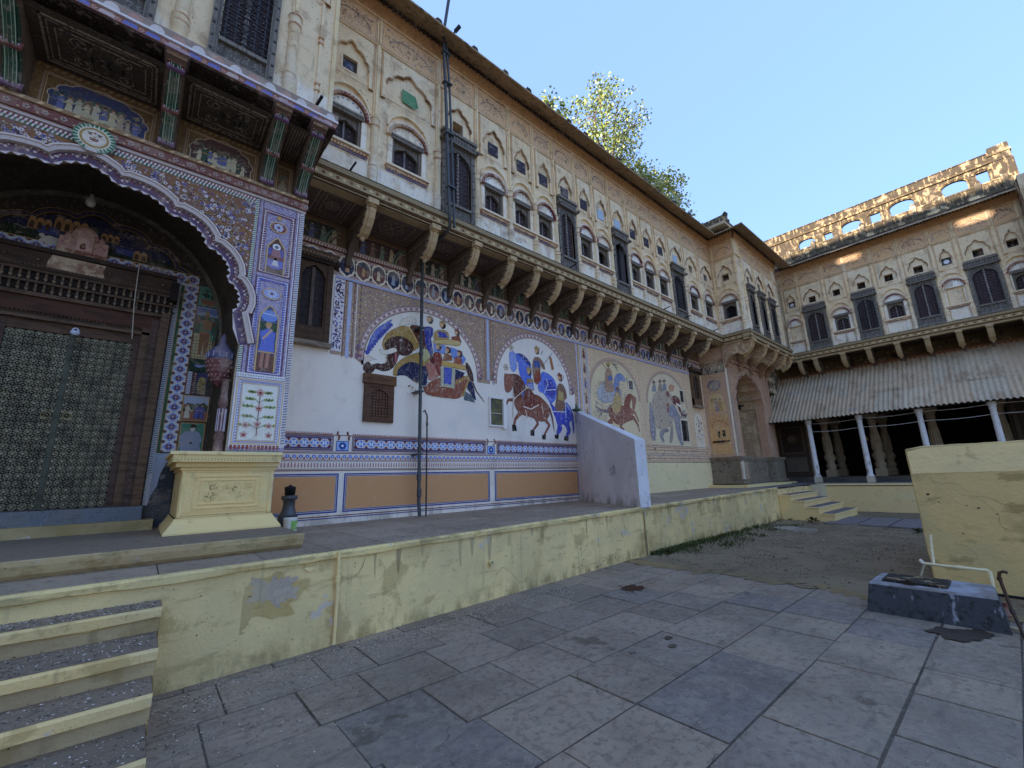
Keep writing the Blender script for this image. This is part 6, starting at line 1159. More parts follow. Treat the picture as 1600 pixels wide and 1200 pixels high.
for u in (-5.15, -4.1, -3.2, -2.25, -1.35, -.45, .35, 1.25): copytree(bf, (0, -(u + 5.78), 0), far)
FL_ = lambda: WEST(24.4)
m = FL_(); m.rect(-8, 2.2, 5.9, 6.9, 0, hx('54452f')); m.box(-8, 2.2, 6.14, 6.20, 0, .06, hx('8a5a4e')); m.box(-8, 2.2, 6.06, 6.12, 0, .05, hx('a8825c')); m.box(-8, 2.2, 5.4, 5.9, -.4, 0, hx('6a5540')); m.build('upper_lower_wall', 'floral_dark', far)
m = FL_(); rnd = random.Random(61)
for k in range(150): m.disk(rnd.uniform(-6, 1.9), rnd.uniform(6.25, 6.6), rnd.uniform(.03, .07), .006, rnd.choice((hx('5c5030'), hx('3a3020'), hx('7a6a3c'), hx('4a2c20'))), 7)
tag(m.build('worn_painting', 'paint_dark', far), kind='stuff')
m = MB(); m.rect(23.4, 24.4, -1.9, 6.5, 6.70, hx('3a3028')); m.build('soffit', 'paint_dark', far)
# low parapet with posts, ruined arcade behind
m = WEST(23.32); m.box(-6.2, 1.95, 11.62, 11.74, -.2, .12, hx('d6c8a4')); m.box(-6.2, 1.95, 11.74, 12.14, -.14, 0, hx('b3a58a')); m.box(-6.2, 1.95, 12.14, 12.2, -.17, .03, hx('c4b594')); m.build('parapet', 'grime_stone', far)
def fpost(u):
    m = WEST(23.32); m.box(u - .09, u + .09, 11.7, 12.28, -.1, .07, hx('d8cdb4')); m.lathe([(.10, 12.28), (.11, 12.31), (.07, 12.36), (.05, 12.42)], (u, -.02), 8, hx('8a7c68')); return m.build('parapet_post', 'grime_stone', far)
f0 = fpost(-5.42)
for u in (-4.38, -3.46, -2.51, -1.58, -.80, .06, 1.06, 1.74): copytree(f0, (0, -(u + 5.42), 0), far)
RW = lambda: WEST(24.4); m = RW(); c = hx('8f8270')
op = [(-5.18, -4.48, 13.15, 1), (-4.06, -3.74, 13.04, 0), (-3.36, -2.60, 13.20, 1), (-2.26, -1.90, 13.14, 0), (-1.56, -.76, 13.28, 1), (.12, .87, 13.24, 1), (1.14, 1.47, 13.20, 0)]
us = [-7.2] + [x for o in op for x in o[:2]] + [2.2]
for i in range(0, len(us), 2): m.box(us[i], us[i + 1], 11.8, 13.42, -.15, 0, c)
m.box(-7.2, 2.2, 11.8, 12.44, -.14, -.003, c)
for a, b, z, ar in op:
    if ar:
        cu, hw = (a + b) / 2, (b - a) / 2; A = arc(cu, z - .20, hw, .20, 180, 0, 12); h = 6
        for part in ([(a, z - .2)] + A[:h + 1] + [(cu, 13.42), (a, 13.42)], [(cu, 13.42)] + A[h:] + [(b, z - .2), (b, 13.42)]): m.prism(part, -.15, 0, c, True)
        m.ribbon(arc(cu, z - .2, hw + .07, .28, 180, 0, 12), .07, .035, hx('c8b080'), 0)
    else: m.box(a, b, z - .0, 13.42, -.15, 0, c); m.ribbon(arc((a + b) / 2, z - .04, (b - a) / 2 + .08, .17, 180, 0, 10), .07, .05, hx('c8b080'), 0)
rw = m.build('ruined_arcade', 'grime_stone', far)
m = RW(); m.box(-7.2, 1.62, 13.42, 13.50, -.36, .08, hx('c0aa84')); m.box(-7.2, 1.62, 13.50, 13.56, -.33, .04, hx('6a5a44')); m.box(-7.2, 1.62, 13.56, 13.86, -.15, 0, c); m.box(-7.2, 1.62, 13.86, 13.90, -.33, .03, hx('5c503e')); m.box(1.60, 2.16, 13.42, 14.08, -.34, .03, c); m.box(1.56, 2.2, 13.70, 13.76, -.38, .08, hx('c0aa84')); kid(m.build('coping', 'grime_stone', rw), rw)
# darker brown return of the south block at the right edge
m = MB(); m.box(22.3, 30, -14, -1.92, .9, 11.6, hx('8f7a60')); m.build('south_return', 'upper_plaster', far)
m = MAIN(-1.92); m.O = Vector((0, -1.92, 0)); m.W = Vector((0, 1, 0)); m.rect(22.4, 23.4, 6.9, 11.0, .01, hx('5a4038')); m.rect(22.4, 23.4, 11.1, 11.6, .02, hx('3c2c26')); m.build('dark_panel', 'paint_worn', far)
# ================================================================ VERANDA
ver = thing('veranda', 'long open veranda with a rusty corrugated tin roof and dark pillared hall', 'veranda', (22, 2, 1))
m = MB(); c = hx('6a6a70'); m.box(21.9, 29.9, -13.9, 5.64, .9, 1.03, c); m.box(21.9, 29.9, 5.64, 8.3, .9, 1.03, c); m.box(24.1, 29.9, -13.9, 8.3, 1.03, 1.24, hx('5a5658')); m.build('stone_floor', 'tread_stone', ver)
m = MB(); m.box(21.9, 22.0, -13.9, 5.62, -.5, .93, hx('d8c494')); m.box(21.86, 22.0, -13.9, 5.62, .93, 1.0, hx('e0cea0')); m.build('yellow_base', 'yellow_clean', ver)
# corrugated roof: real corrugation, three lapped sheets rows
m = MB(); N = int(20 / .076 * 4)
def crow(x0, z0, x1, z1, y0, y1, dz, col):
    st = .019; n = int((y1 - y0) / st); P = []; F = []
    for k in range(n + 1):
        y = y0 + k * st; h = .026 * sin(2 * pi * y / .15) + dz; sag = .02 * sin(y * .9) 
        P += [(x0, y, z0 + h + sag), (x1, y, z1 + h)]
    for k in range(n): F.append((2 * k, 2 * k + 2, 2 * k + 3, 2 * k + 1))
    m.add(P, F, col, True)
zz = lambda x: 3.73 + (x - 21.6) * (6.12 - 3.73) / 2.8
y = -13.0; rnd = random.Random(71)
while y < 7.0:
    w_ = .9; 
    for j, (a, b) in enumerate(((21.6, 22.75), (22.65, 24.42))):
        crow(a + rnd.uniform(-.03, .03), zz(a), b, zz(b), y, min(y + w_ + .08, 7.35), .006 * (j + 1) + rnd.uniform(0, .008), hx(rnd.choice(('bcb09c', 'b5a995', 'b0a08a', 'aca290'))))
    y += w_
m.build('corrugated_roof', 'tin', ver)
m = MB(); m.box(21.85, 21.95, -13, 7.2, 3.72, 3.80, hx('3a322c')); 
for k in range(22): y = -12.5 + k * .9; m.add([(21.7, y, 3.74), (21.7, y + .06, 3.74), (24.4, y + .06, 5.98), (24.4, y, 5.98)], [(0, 1, 2, 3)], hx('3a322c'))
m.build('rafters', 'wood_dark', ver)
def wcol(x, y):
    m = MB((x, y, 0), (1, 0, 0), (0, 0, 1), (0, -1, 0)); c = hx('d4d8e0')
    m.box(-.12, .12, 1.03, 1.28, -.12, .12, hx('b9b2a4')); m.lathe([(.12, 1.28), (.11, 1.34), (.085, 1.38), (.10, 1.42), (.10, 1.6), (.085, 3.45), (.10, 3.48), (.10, 3.52), (.085, 3.54), (.115, 3.60), (.125, 3.64), (.12, 3.72)], (0, 0), 14, c); return m.build('column', 'column_white', ver)
c0 = wcol(22.05, 5.56)
for y in (3.79, 1.98, .12, -1.75): copytree(c0, (0, y - 5.56, 0), ver)
def spillar(x, y):
    m = MB((x, y, 0), (1, 0, 0), (0, 0, 1), (0, -1, 0)); c = hx('a39682')
    m.box(-.2, .2, 1.24, 1.55, -.2, .2, c); m.lathe([(.2, 1.55), (.17, 1.62), (.21, 1.7), (.21, 1.78), (.15, 1.84), (.19, 1.98), (.24, 2.1), (.23, 2.2), (.16, 2.3), (.17, 2.4), (.15, 3.1), (.13, 3.5), (.17, 3.6), (.14, 3.66), (.2, 3.8), (.22, 3.86)], (0, 0), 12, c, True); m.box(-.24, .24, 3.86, 4.1, -.24, .24, c); m.box(-.16, .16, 4.1, 5.5, -.35, .35, hx('6a5a48'))
    for k in range(12): a = k * pi / 6; m.tube([(.178 * cos(a), 2.42, .178 * sin(a)), (.15 * cos(a), 3.1, .15 * sin(a))], .016, 5, hx('b0a490'))
    return m.build('carved_pillar', 'bracket_stone', ver)
s0 = spillar(24.6, 5.6)
for y in (3.8, 1.9, .0): copytree(s0, (0, y - 5.6, 0), ver)
copytree(s0, (2.4, .1, 0), ver); copytree(s0, (2.4, -1.8, 0), ver)
m = WEST(24.5); m.rect(-8.2, -6.3, 1.24, 5.5, 0, hx('4a382c')); m.box(-6.35, -6.2, 1.24, 5.4, -.2, .03, hx('7a6450')); m.box(-7.4, -6.5, 1.5, 2.2, 0, .04, hx('6a6258')); m.rect(-7.5, -6.5, 2.4, 3.7, .006, hx('3c2c24')); m.disk(-7.0, 3.1, .2, .009, hx('6a4a34'), 12); m.lines(-7.5, -6.5, 2.4, 3.7, .05, .010, hx('6a5442')); m.build('hall_wall', 'paint_dark', ver); m = WEST(24.5); m.rect(.2, 2.2, 1.24, 5.5, 0, hx('4a3c32')); m.box(.3, .42, 1.24, 5.0, 0, .12, hx('5a4a3c')); m.rect(.75, 1.5, 1.24, 3.3, .01, hx('15110f')); m.frame(.7, 1.55, 1.24, 3.35, .06, 0, .05, hx('5c4a3a')); m.build('hall_wall', 'paint_dark', ver)
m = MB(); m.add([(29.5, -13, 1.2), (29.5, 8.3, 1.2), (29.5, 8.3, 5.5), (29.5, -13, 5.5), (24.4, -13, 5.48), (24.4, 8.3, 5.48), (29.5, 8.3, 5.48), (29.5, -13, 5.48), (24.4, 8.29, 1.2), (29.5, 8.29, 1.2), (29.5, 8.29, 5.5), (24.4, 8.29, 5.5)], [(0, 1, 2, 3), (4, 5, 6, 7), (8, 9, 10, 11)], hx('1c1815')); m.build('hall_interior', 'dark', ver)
for n_, (ya, yb, z) in enumerate(((5.5, -2, 3.55), (5.5, -2, 3.2))):
    m = MB(); P = [(21.95 + .02 * n_, 5.55 + (-2.2 - 5.55) * t / 24, z - .05 * sin(pi * (t / 24 * 4.2 % 1)) + .14 * t / 24) for t in range(25)]; m.tube(P, .008, 5, hx('c8ccd0')); o = m.build('clothes_line', 'paint'); tag(o, ['upper pale line strung across the veranda columns', 'lower pale line strung across the veranda columns'][n_], 'rope', 'lines along the veranda')
m = MB((25.6, 4.3, 0), (1, 0, 0), (0, 0, 1), (0, -1, 0)); m.tube([(0, 5.4, 0), (0, 3.05, 0)], .01, 5, hx('4a3c20')); m.lathe([(.02, 3.05), (.09, 3.0), (.10, 2.9), (.06, 2.82), (.03, 2.80)], (0, 0), 10, hx('e6c870')); o = m.build('brass_bell', 'brass'); tag(o, 'small bright brass bell hanging between the veranda pillars', 'bell')
# ================================================================ WEST SHADE BLOCK (unseen, added behind the viewpoint to throw the evening shade)
west = thing('west_shade_block', 'unseen cream block added behind the viewpoint to shade the court', 'building', (-13, 0, 0))
m = MB((-12.2, 0, 0), (0, 1, 0), (0, 0, 1), (1, 0, 0)); hol = [(6.4, 7.3, 18.62, 18.78), (10.4, 11.2, 18.68, 18.82)] + [(u, u + .8, 7.8, 9.2) for u in range(-8, 7, 3)] + [(u, u + 1.2, 1.2, 3.4) for u in range(-8, 7, 4)]  # the two topmost slots are shaped to let sun streaks reach the far wing
wall_holes(m, -9, 17, 0, 19.7, hol, .2, 0, hx('e4d4b4')); wall_holes(m, -9, 17, 0, 19.7, [h for h in hol if h[2] > 13], .01, -.2, hx('d0b890')); m.box(-9, 17, 19.7, 19.76, -.25, .05, STONE); m.rect(-9, 9, 0, 12, -.18, hx('1c1815')); m.box(-9, 17, 11.5, 11.6, 0, .6, STONE); m.build('wall', 'upper_plaster', west)
# ================================================================ TERRACE
def front_y(x): return 4.72 + .08 * max(0, min(1, x / 1.66)) if x < 1.66 else 4.80 + (x - 1.66) * .0541
def top_z(x): return .89 if x < 1.66 else .89 + (x - 1.66) * .0071
ter = thing('terrace', 'raised stone terrace with a pale yellow plastered front along the painted wing', 'terrace', (5, 5, 0))
XT = [-3.6, -2.2, -1.0, .2, 1.0, 1.66] + [1.66 + .62 * k for k in range(1, 26)]; XT = [x for x in XT if x < 17.2] + [17.2]
m = MB(); rnd = random.Random(81)
for a, b in zip(XT[:-1], XT[1:]):
    for k in range(5):
        y0, y1 = front_y(a) + (8.1 - front_y(a)) * k / 5, front_y(a) + (8.1 - front_y(a)) * (k + 1) / 5; y2, y3 = front_y(b) + (8.1 - front_y(b)) * (k + 1) / 5, front_y(b) + (8.1 - front_y(b)) * k / 5
        e = .004; m.add([(a + e, y0 + e, top_z(a)), (b - e, y3 + e, top_z(b)), (b - e, y2 - e, top_z(b)), (a + e, y1 - e, top_z(a))], [(0, 1, 2, 3)], hx(rnd.choice(('978b7d', '8f8375', '9d9284', '928576'))))
m.rect(17.2, 22.0, 5.64, 8.2, 1.002, hx('74737a')); m.build('paving', 'tread_stone', ter)
m = MB(); m.add([(x, y, top_z(x) - .008) for x in (-3.6, 1.66, 17.2) for y in (front_y(x) + .02, 8.3)], [(0, 2, 3, 1), (2, 4, 5, 3)], hx('2c2a28')); m.build('paving_joints', 'grout', ter)
m = MB()
for a, b in zip(XT[:-1], XT[1:]):
    if b <= .21 and a >= -2.21: pass
    ja = .0
    m.add([(a, front_y(a), -.3), (b, front_y(b), -.3), (b, front_y(b), top_z(b) - .05), (a, front_y(a), top_z(a) - .05)], [(0, 1, 2, 3)], YEL)
m.add([(17.2, 5.64, -.4), (17.2, 5.64, .95), (21.95, 5.64, .95), (21.95, 5.64, -.4)], [(0, 1, 2, 3)], YEL); m.build('yellow_front', 'yellow', ter)
m = MB(); P0 = []; n = 260; rnd = random.Random(83)
xs = [-3.6 + (17.2 + 3.6) * k / n for k in range(n + 1)]; jit = [noise.noise(Vector((x * 1.7, 0, 0))) * .018 + noise.noise(Vector((x * 7, 3, 0))) * .008 for x in xs]
for i in range(n):
    a, b = xs[i], xs[i + 1]; ja, jb = jit[i], jit[i + 1]
    pa = [(a, front_y(a) + .02, top_z(a) - .075 - ja), (a, front_y(a) - .03, top_z(a) - .060 - ja), (a, front_y(a) - .035 + ja * .5, top_z(a) - .012), (a, front_y(a) - .015, top_z(a) + .008), (a, front_y(a) + .05 + ja, top_z(a) + .006)]
    pb = [(b, front_y(b) + .02, top_z(b) - .075 - jb), (b, front_y(b) - .03, top_z(b) - .060 - jb), (b, front_y(b) - .035 + jb * .5, top_z(b) - .012), (b, front_y(b) - .015, top_z(b) + .008), (b, front_y(b) + .05 + jb, top_z(b) + .006)]
    m.add(pa + pb, [(k, k + 1, k + 6, k + 5) for k in range(4)], hx('e6d294'))
m.build('plaster_lip', 'yellow', ter)
m = MB(); m.tube([(1.66, 4.765, .02), (1.665, 4.76, .45), (1.66, 4.755, .80), (1.655, 4.76, .90)], .018, 8, YEL); m.tube([(1.66, 4.755, .60), (1.66, 4.755, .66)], .028, 8, YEL); m.build('wall_pipe', 'yellow_clean', ter); m = MB(); m.tube([(7.92, 5.12, .0), (7.91, 5.115, .93)], .016, 6, hx('8a8468')); m.build('joint_pipe', 'yellow_clean', ter)
m = MB(); m.tube([(3.76, 4.915, .48), (3.76, 4.86, .48)], .035, 10, hx('cfc690')); m.tube([(3.76, 4.862, .48), (3.76, 4.855, .48)], .018, 8, hx('5a553c')); m.build('drain_stub', 'yellow_clean', ter); m = MB(); m.add([(1.32, 4.77, .78), (1.44, 4.77, .78), (1.44, 4.74, .82), (1.32, 4.74, .82), (1.38, 4.76, .74)], [(0, 1, 2, 3), (0, 1, 4)], YEL); m.build('plaster_knob', 'yellow_clean', ter)
# platform in front of the door
m = MB(); rnd = random.Random(84); n = 60
for k in range(n):
    a, b = -3.5 + 4.98 * k / n, -3.5 + 4.98 * (k + 1) / n; ja, jb = noise.noise(Vector((a * 3, 9, 0))) * .012, noise.noise(Vector((b * 3, 9, 0))) * .012
    q = lambda x, j: [(x, 5.50, .88), (x, 5.44, .93), (x, 5.405 + j, 1.0), (x, 5.395 + j, 1.045 - abs(j)), (x, 5.43, 1.05)]
    m.add(q(a, ja) + q(b, jb), [(i, i + 1, i + 6, i + 5) for i in range(4)], hx('b8a684'))
m.add([(1.48, 5.43, 1.05), (1.48, 5.50, .88), (1.48, 8.0, .88), (1.48, 8.0, 1.05)], [(0, 1, 2, 3)], hx('b8ab80')); m.build('platform_edge', 'yellow', ter)
m = MB(); m.rect(-3.5, 1.48, 5.43, 8.3, 1.05, hx('80766a')); m.build('platform_top', 'tread_stone', ter)
# ================================================================ ENTRANCE STEPS
st = thing('entrance_steps', 'worn grey stone steps with yellow plaster risers leading up to the painted gate', 'steps', (-1, 4, 0))
lv = [(.71, 4.46, 4.80), (.53, 4.05, 4.46), (.35, 3.76, 4.05), (.17, 3.36, 3.76)]
m = MB(); m2 = MB(); rnd = random.Random(91); n = 40
for i, (z, y, yb) in enumerate(lv):
    e = .235 - .012 * i; a0 = -2.2; e2 = e - .0
    for k in range(n):
        a, b = a0 + (e - a0) * k / n, a0 + (e - a0) * (k + 1) / n; ja, jb = [noise.noise(Vector((t * 2.3, i * 5, 0))) * .030 + noise.noise(Vector((t * 9, i * 5, 4))) * .016 for t in (a, b)]
        q = lambda x, j: [(x, y + .05, z - .24), (x, y + .03, z - .09 + j), (x, y - .012 - j, z - .075 + j * .5), (x, y - .018 - j * .6, z - .018), (x, y + .004, z)]
        m.add(q(a, ja) + q(b, jb), [(0, 1, 6, 5)], hx('a8977a')); m.add(q(a, ja) + q(b, jb), [(t, t + 1, t + 6, t + 5) for t in range(1, 4)], hx('dcc48e'))
    m2.rect(a0, e - .002, y, yb + .06, z, hx(('857a6e', '7d7368', '83786c', '766d63')[i]))
    m.add([(e, y + .004, z), (e, y + .03, z - .1), (e, y + .05, -.02), (e, 4.78, -.02), (e, 4.78, z)], [(0, 1, 2, 3, 4)], hx('dcc48e')); m.add([(a0, y, z), (a0, y + .05, -.02), (a0, 4.78, -.02), (a0, 4.78, z)], [(0, 1, 2, 3)], hx('dcc48e'))
m.build('risers', 'yellow', st); m2.build('treads', 'tread_stone', st)
# ================================================================ BUTTRESS
m = MB(); c = hx('c3cbe0'); f = [(7.78, 5.10), (8.14, 5.07)]; r = [(9.30, 8.02), (9.66, 8.02)]
v = [(f[0][0], f[0][1], .93), (f[1][0], f[1][1], .93), (r[1][0], r[1][1], .93), (r[0][0], r[0][1], .93), (f[0][0], f[0][1], 2.33), (f[1][0], f[1][1], 2.33), (r[1][0], r[1][1], 3.46), (r[0][0], r[0][1], 3.46)]
m.add(v, [(0, 1, 5, 4), (1, 2, 6, 5), (3, 0, 4, 7), (4, 5, 6, 7)], hx('d4d8e4'))
o = m.build('buttress', 'buttress'); q_ = o.modifiers.new('bevel', 'BEVEL'); q_.width = .02; q_.segments = 3; tag(o, 'sloping pale blue buttress wall standing between the bright and the faded murals', 'wall')
m = MB((9.15, 7.8, 3.40), (1, 0, 0), (0, 0, 1), (0, -1, 0)); m.lathe([(.10, 0), (.13, .03), (.13, .06), (.05, .08), (.03, .14), (.035, .2)], (0, 0), 10, hx('5a6a5a')); o = m.build('oil_lamp_stand', 'metal_grey'); tag(o, 'small greenish metal stand on top of the sloping buttress', 'stand')
# ================================================================ FAR CORNER STAIRS AND STEP
cs = thing('corner_stairs', 'short flight of yellow plastered steps in the far corner of the court', 'steps', (18, 5, 0)); m = MB(); m2 = MB()
X0, X1 = 17.22, 20.3; L = [(.76, 5.63, 5.26), (.57, 5.26, 4.88), (.37, 4.88, 4.49), (.17, 4.49, 4.09)]
for z, yb, yf in L:
    m.box(X0, X1, yf, yb, -.4, z - .04, hx('e2cf98')); m.box(X0 - .03, X1 + .03, yf - .04, yb - .04, z - .04, z - .004, hx('ead9a6')); m2.rect(X0, X1, yf - .02, yb - .04, z, hx('6c6b74'))
m.build('risers', 'yellow_clean', cs); m2.build('treads', 'tread_stone', cs)
m = MB(); m.box(21.0, 21.9, 5.3, 5.62, -.3, .98, hx('b9b6a0')); m.build('end_pier', 'yellow_clean', cs)
m = MB(); m.box(17.05, 22.7, 6.55, 6.9, 1.0, 1.09, hx('e2cf98')); m.box(17.05, 17.6, 6.9, 8.0, 1.0, 1.09, hx('e2cf98')); m.box(17.6, 22.7, 6.9, 8.2, 1.0, 1.12, hx('8a867c')); o = m.build('plinth_step', 'yellow_clean'); tag(o, 'low yellow plinth step under the corner block', 'step')
# ================================================================ RIGHT WALL
m = WEST(8.3); c = hx('d2bd88'); nz = lambda u, k: noise.noise(Vector((u * 5, k, 0))) * .006 + noise.noise(Vector((u * 17, k, 3))) * .004; tp_ = [(-.985 + nz(z, 2), z) for z in [-.3 + .1 * k for k in range(22)]] + [(-.985, 1.838), (-.972, 1.848)] + [(u, (1.848 + (u + .972) * .19 if u < -.8 else 1.88 + (u + .8) * .003) + nz(u, 1)) for u in [-.96 + .04 * k for k in range(60)]] + [(6, 1.90), (6, -.3)]; m.prism(tp_, -5.0, 0, c, True); m2 = WEST(8.3); m2.poly([(-.965, 1.50)] + [(-.965, 1.81), (-.80, 1.85), (-.3, 1.86), (6, 1.875), (6, 1.54), (2, 1.535)] + [(1.9 - .06 * k, 1.53 - .0006 * k + .006 * noise.noise(Vector((k * .7, 0, 0)))) for k in range(47)], .004, hx('ead9a8'))
rw_ = thing('courtyard_wall', 'low stained yellow block wall with a cleaner pale band along its top, at right', 'wall', (8.3, 0, 0)); bv = m.build('wall_body', 'yellow_right', rw_); q_ = bv.modifiers.new('bevel', 'BEVEL'); q_.width = .018; q_.segments = 2; q_.limit_method = 'ANGLE'; q_.angle_limit = .9; m2.build('pale_band', 'yellow_clean', rw_)
m = WEST(8.3); rnd = random.Random(95)
for u, z, r in ((-.76, 1.12, .012), (-.40, 1.05, .016), (-.50, 1.08, .010), (-.25, .98, .010), (.05, 1.04, .012), (-.85, 1.22, .020), (-.60, .72, .012)): m.disk(u, z, r, .004, hx('4a4434'), 7, r * .7)
tag(m.build('chips', 'grout', rw_), kind='stuff')
# ================================================================ WATER TANK, LID, PIPES
tk = thing('water_tank', 'low concrete water tank with dark weathered sides beside the yellow wall', 'tank', (6.9, .9, 0))
m = MB(); a = hx('454a54'); P = [(6.50, .30), (7.26, .34), (7.28, 1.38), (6.50, 1.40)]; Q = [(6.56, .34), (7.22, .38), (7.22, 1.34), (6.56, 1.35)]
v = [(x, y, -.02) for x, y in P] + [(x, y, .29) for x, y in Q]; m.add(v, [(0, 1, 5, 4), (1, 2, 6, 5), (2, 3, 7, 6), (3, 0, 4, 7)], a); m.build('tank_side', 'tank', tk)
m = MB(); v = [(x, y, .288) for x, y in Q] + [(x + (.015 if x < 7 else -.015), y + (.015 if y < 1 else -.015), .31) for x, y in Q]; m.add(v, [(0, 1, 5, 4), (1, 2, 6, 5), (2, 3, 7, 6), (3, 0, 4, 7), (4, 5, 6, 7)], hx('8a93a6')); m.build('tank_top', 'buttress', tk)
m = MB(); m.box(6.68, 7.10, .70, 1.24, .312, .335, hx('4e4d54')); 
for k in range(9): m.box(6.70, 7.08, .73 + k * .055, .735 + k * .055, .335, .338, hx('3a3a3e'))
m.tube([(6.66, .98, .33), (6.64, 1.0, .36), (6.66, 1.03, .34)], .012, 6, hx('4a2a1c')); m.box(6.63, 6.70, .95, 1.05, .318, .345, hx('4a2c20')); ld = m.build('hatch_lid', 'grime_stone', tk)
def pipe(name, P, r, col, label, cat='pipe', mt='paint', fit=(), parent=None):
    m = MB(); m.tube(P, r, 8, col)
    for p, q in fit: m.tube([p, q], r * 1.35, 8, col)
    o = m.build(name, mt, parent)
    if not parent: tag(o, label, cat)
    return o
pc = hx('d6cfa6')
wp = pipe('water_pipe', [(7.4, .96, .44), (7.4, .70, .43), (7.4, .41, .43), (7.38, .395, .42), (7.38, .40, .05), (7.2, .37, .03), (6.72, .37, .03), (6.66, .34, .03), (6.60, .22, .03), (6.45, -.4, .03)], .016, pc, 'cream plastic water pipe running around the tank to the ground', fit=(((7.38, .40, .12), (7.38, .40, .18)), ((7.4, .66, .43), (7.4, .60, .43))))
pipe('riser', [(7.4, .85, .44), (7.6, .86, .60), (7.62, .84, .76)], .016, pc, '', parent=wp); pipe('valve', [(7.39, .94, .44), (7.39, .97, .48)], .02, hx('dcdcdc'), '', parent=wp)
pipe('outlet', [(7.4, .93, .44), (7.3, .98, .30)], .012, hx('8a8468'), '', parent=wp)
pipe('rusty_pole', [(6.40, .22, -.02), (6.5, .27, .25), (6.6, .30, .50), (6.6, .29, .545), (6.6, .26, .56), (6.6, .235, .55)], .014, hx('4a3a34'), 'bent rusty iron rod leaning beside the tank', 'rod', 'metal_grey', (((6.6, .30, .47), (6.6, .30, .50)), ((6.48, .262, .20), (6.5, .27, .23))))
pipe('black_hose', [(7.45, .42, .17), (7.45, .2, .165), (7.5, -.6, .16)], .016, hx('1e1e20'), 'black hose along the foot of the yellow wall', 'hose', 'dark')
m = MB((7.2, .34, 0), (1, 0, 0), (0, 0, 1), (0, -1, 0)); m.lathe([(.03, .0), (.035, .05), (.02, .1), (.02, .14)], (0, 0), 8, hx('6a2a1c')); o = m.build('red_valve', 'paint'); tag(o, 'small red valve behind the tank corner', 'valve')
# ================================================================ DRAIN POLE ON THE WING
pg = hx('4c5258')
dp = pipe('drain_pipe', [(4.20, 7.72, .92), (4.19, 7.75, 1.2), (4.18, 7.75, 3), (4.16, 7.74, 6.45), (4.2, 7.55, 6.62), (4.22, 6.9, 6.64), (4.19, 6.66, 6.68), (4.17, 6.66, 7.2), (4.08, 6.66, 9.6), (3.99, 6.66, 11.5), (3.95, 6.25, 12.6), (3.85, 6.25, 15.5)], .035, pg, 'tall grey iron pipe running up the painted wing past the eave', 'pipe', 'metal_grey', (((4.18, 7.74, 1.6), (4.18, 7.74, 1.72)), ((4.19, 7.74, 1.28), (4.19, 7.74, 1.44)), ((4.18, 7.74, 2.2), (4.18, 7.74, 2.26)), ((4.17, 7.74, 4.2), (4.17, 7.74, 4.26))))
pipe('side_pipe', [(4.34, 7.72, .86), (4.33, 7.72, 2.9), (4.27, 7.72, 3.02), (4.24, 7.72, 2.98)], .016, hx('4a4442'), '', mt='metal_grey', fit=(((4.33, 7.72, 2.7), (4.33, 7.72, 2.76)),), parent=dp)
pipe('twin_pipe', [(4.30, 6.66, 6.72), (4.28, 6.66, 7.4), (4.16, 6.66, 10.2), (4.07, 6.66, 11.35)], .026, pg, '', mt='metal_grey', parent=dp)
for z in (7.6, 8.9, 10.2, 11.0): m = MB(); x = 4.19 - (z - 7) * .045; m.box(x - .05, x + .16, 6.60, 6.72, z, z + .03, pg); m.build('clamp', 'metal_grey', dp)
for z in (2.1, 3.4, 4.8): m = MB(); m.box(4.12, 4.24, 7.7, 8.0, z, z + .03, pg); m.build('clamp', 'metal_grey', dp)
m = MB(); m.tube([(4.10, 6.34, 11.36), (4.16, 6.24, 11.46)], .045, 8, hx('2c2e34')); m.tube([(4.08, 6.36, 11.3), (4.10, 6.34, 11.38)], .02, 6, hx('2c2e34')); o = m.build('floodlight', 'metal_grey'); tag(o, 'small dark floodlight fixed at the eave edge by the iron pipe', 'lamp')
m = MB(); m.tube([(3.9, 6.3, 12.2), (3.2, 6.2, 12.75), (2.2, 6.0, 13.6)], .014, 5, hx('3c3c40')); o = m.build('cable', 'metal_grey'); tag(o, 'dark cable slanting away above the eave at the iron pipe', 'cable')
for x in (2.18, 8.1, 12.9, 14.3, 16.6): m = MB(); m.tube([(x, 6.85, 7.10), (x + .02, 6.60, 7.14)], .018, 7, hx('1c1c1e')); tag(m.build('drain_spout', 'metal_grey', wing))
# small things on the terrace
sp = thing('kerosene_stove', 'stack of grey metal stove and black pot beside the pedestal', 'stove', (1.76, 7.3, .9))
S_ = lambda z0=0: MB((1.76, 7.35, 0), (1, 0, 0), (0, 0, 1), (0, -1, 0))
m = S_(); m.box(-.12, .11, .9, 1.14, -.1, .1, hx('3c4046')); m.lathe([(.12, 1.14), (.10, 1.2), (.085, 1.26), (.085, 1.36), (.115, 1.37), (.115, 1.42), (.09, 1.43)], (0, 0), 14, hx('55595f')); m.build('stove_body', 'metal_grey', sp)
m = S_(); m.lathe([(.06, 1.43), (.075, 1.44), (.08, 1.53), (.088, 1.545), (.07, 1.56), (.02, 1.575), (.02, 1.59)], (0, 0), 14, hx('18191b')); m.build('black_pot', 'metal_grey', sp)
m = MB((1.72, 7.02, 0), (1, 0, 0), (0, 0, 1), (0, -1, 0)); m.lathe([(.085, .90), (.088, .93), (.095, 1.10), (.10, 1.115), (.09, 1.12)], (0, 0), 16, hx('cfd4d2')); pb = m.build('paint_bucket', 'paint'); tag(pb, 'small white paint bucket with a green label beside the pedestal', 'bucket')
m = MB((1.72, 7.02, 0), (1, 0, 0), (0, 0, 1), (0, -1, 0)); m.lathe([(.0915, .955), (.096, 1.08)], (0, 0), 16, hx('6fae3c'), True, -1.9, 1.7)
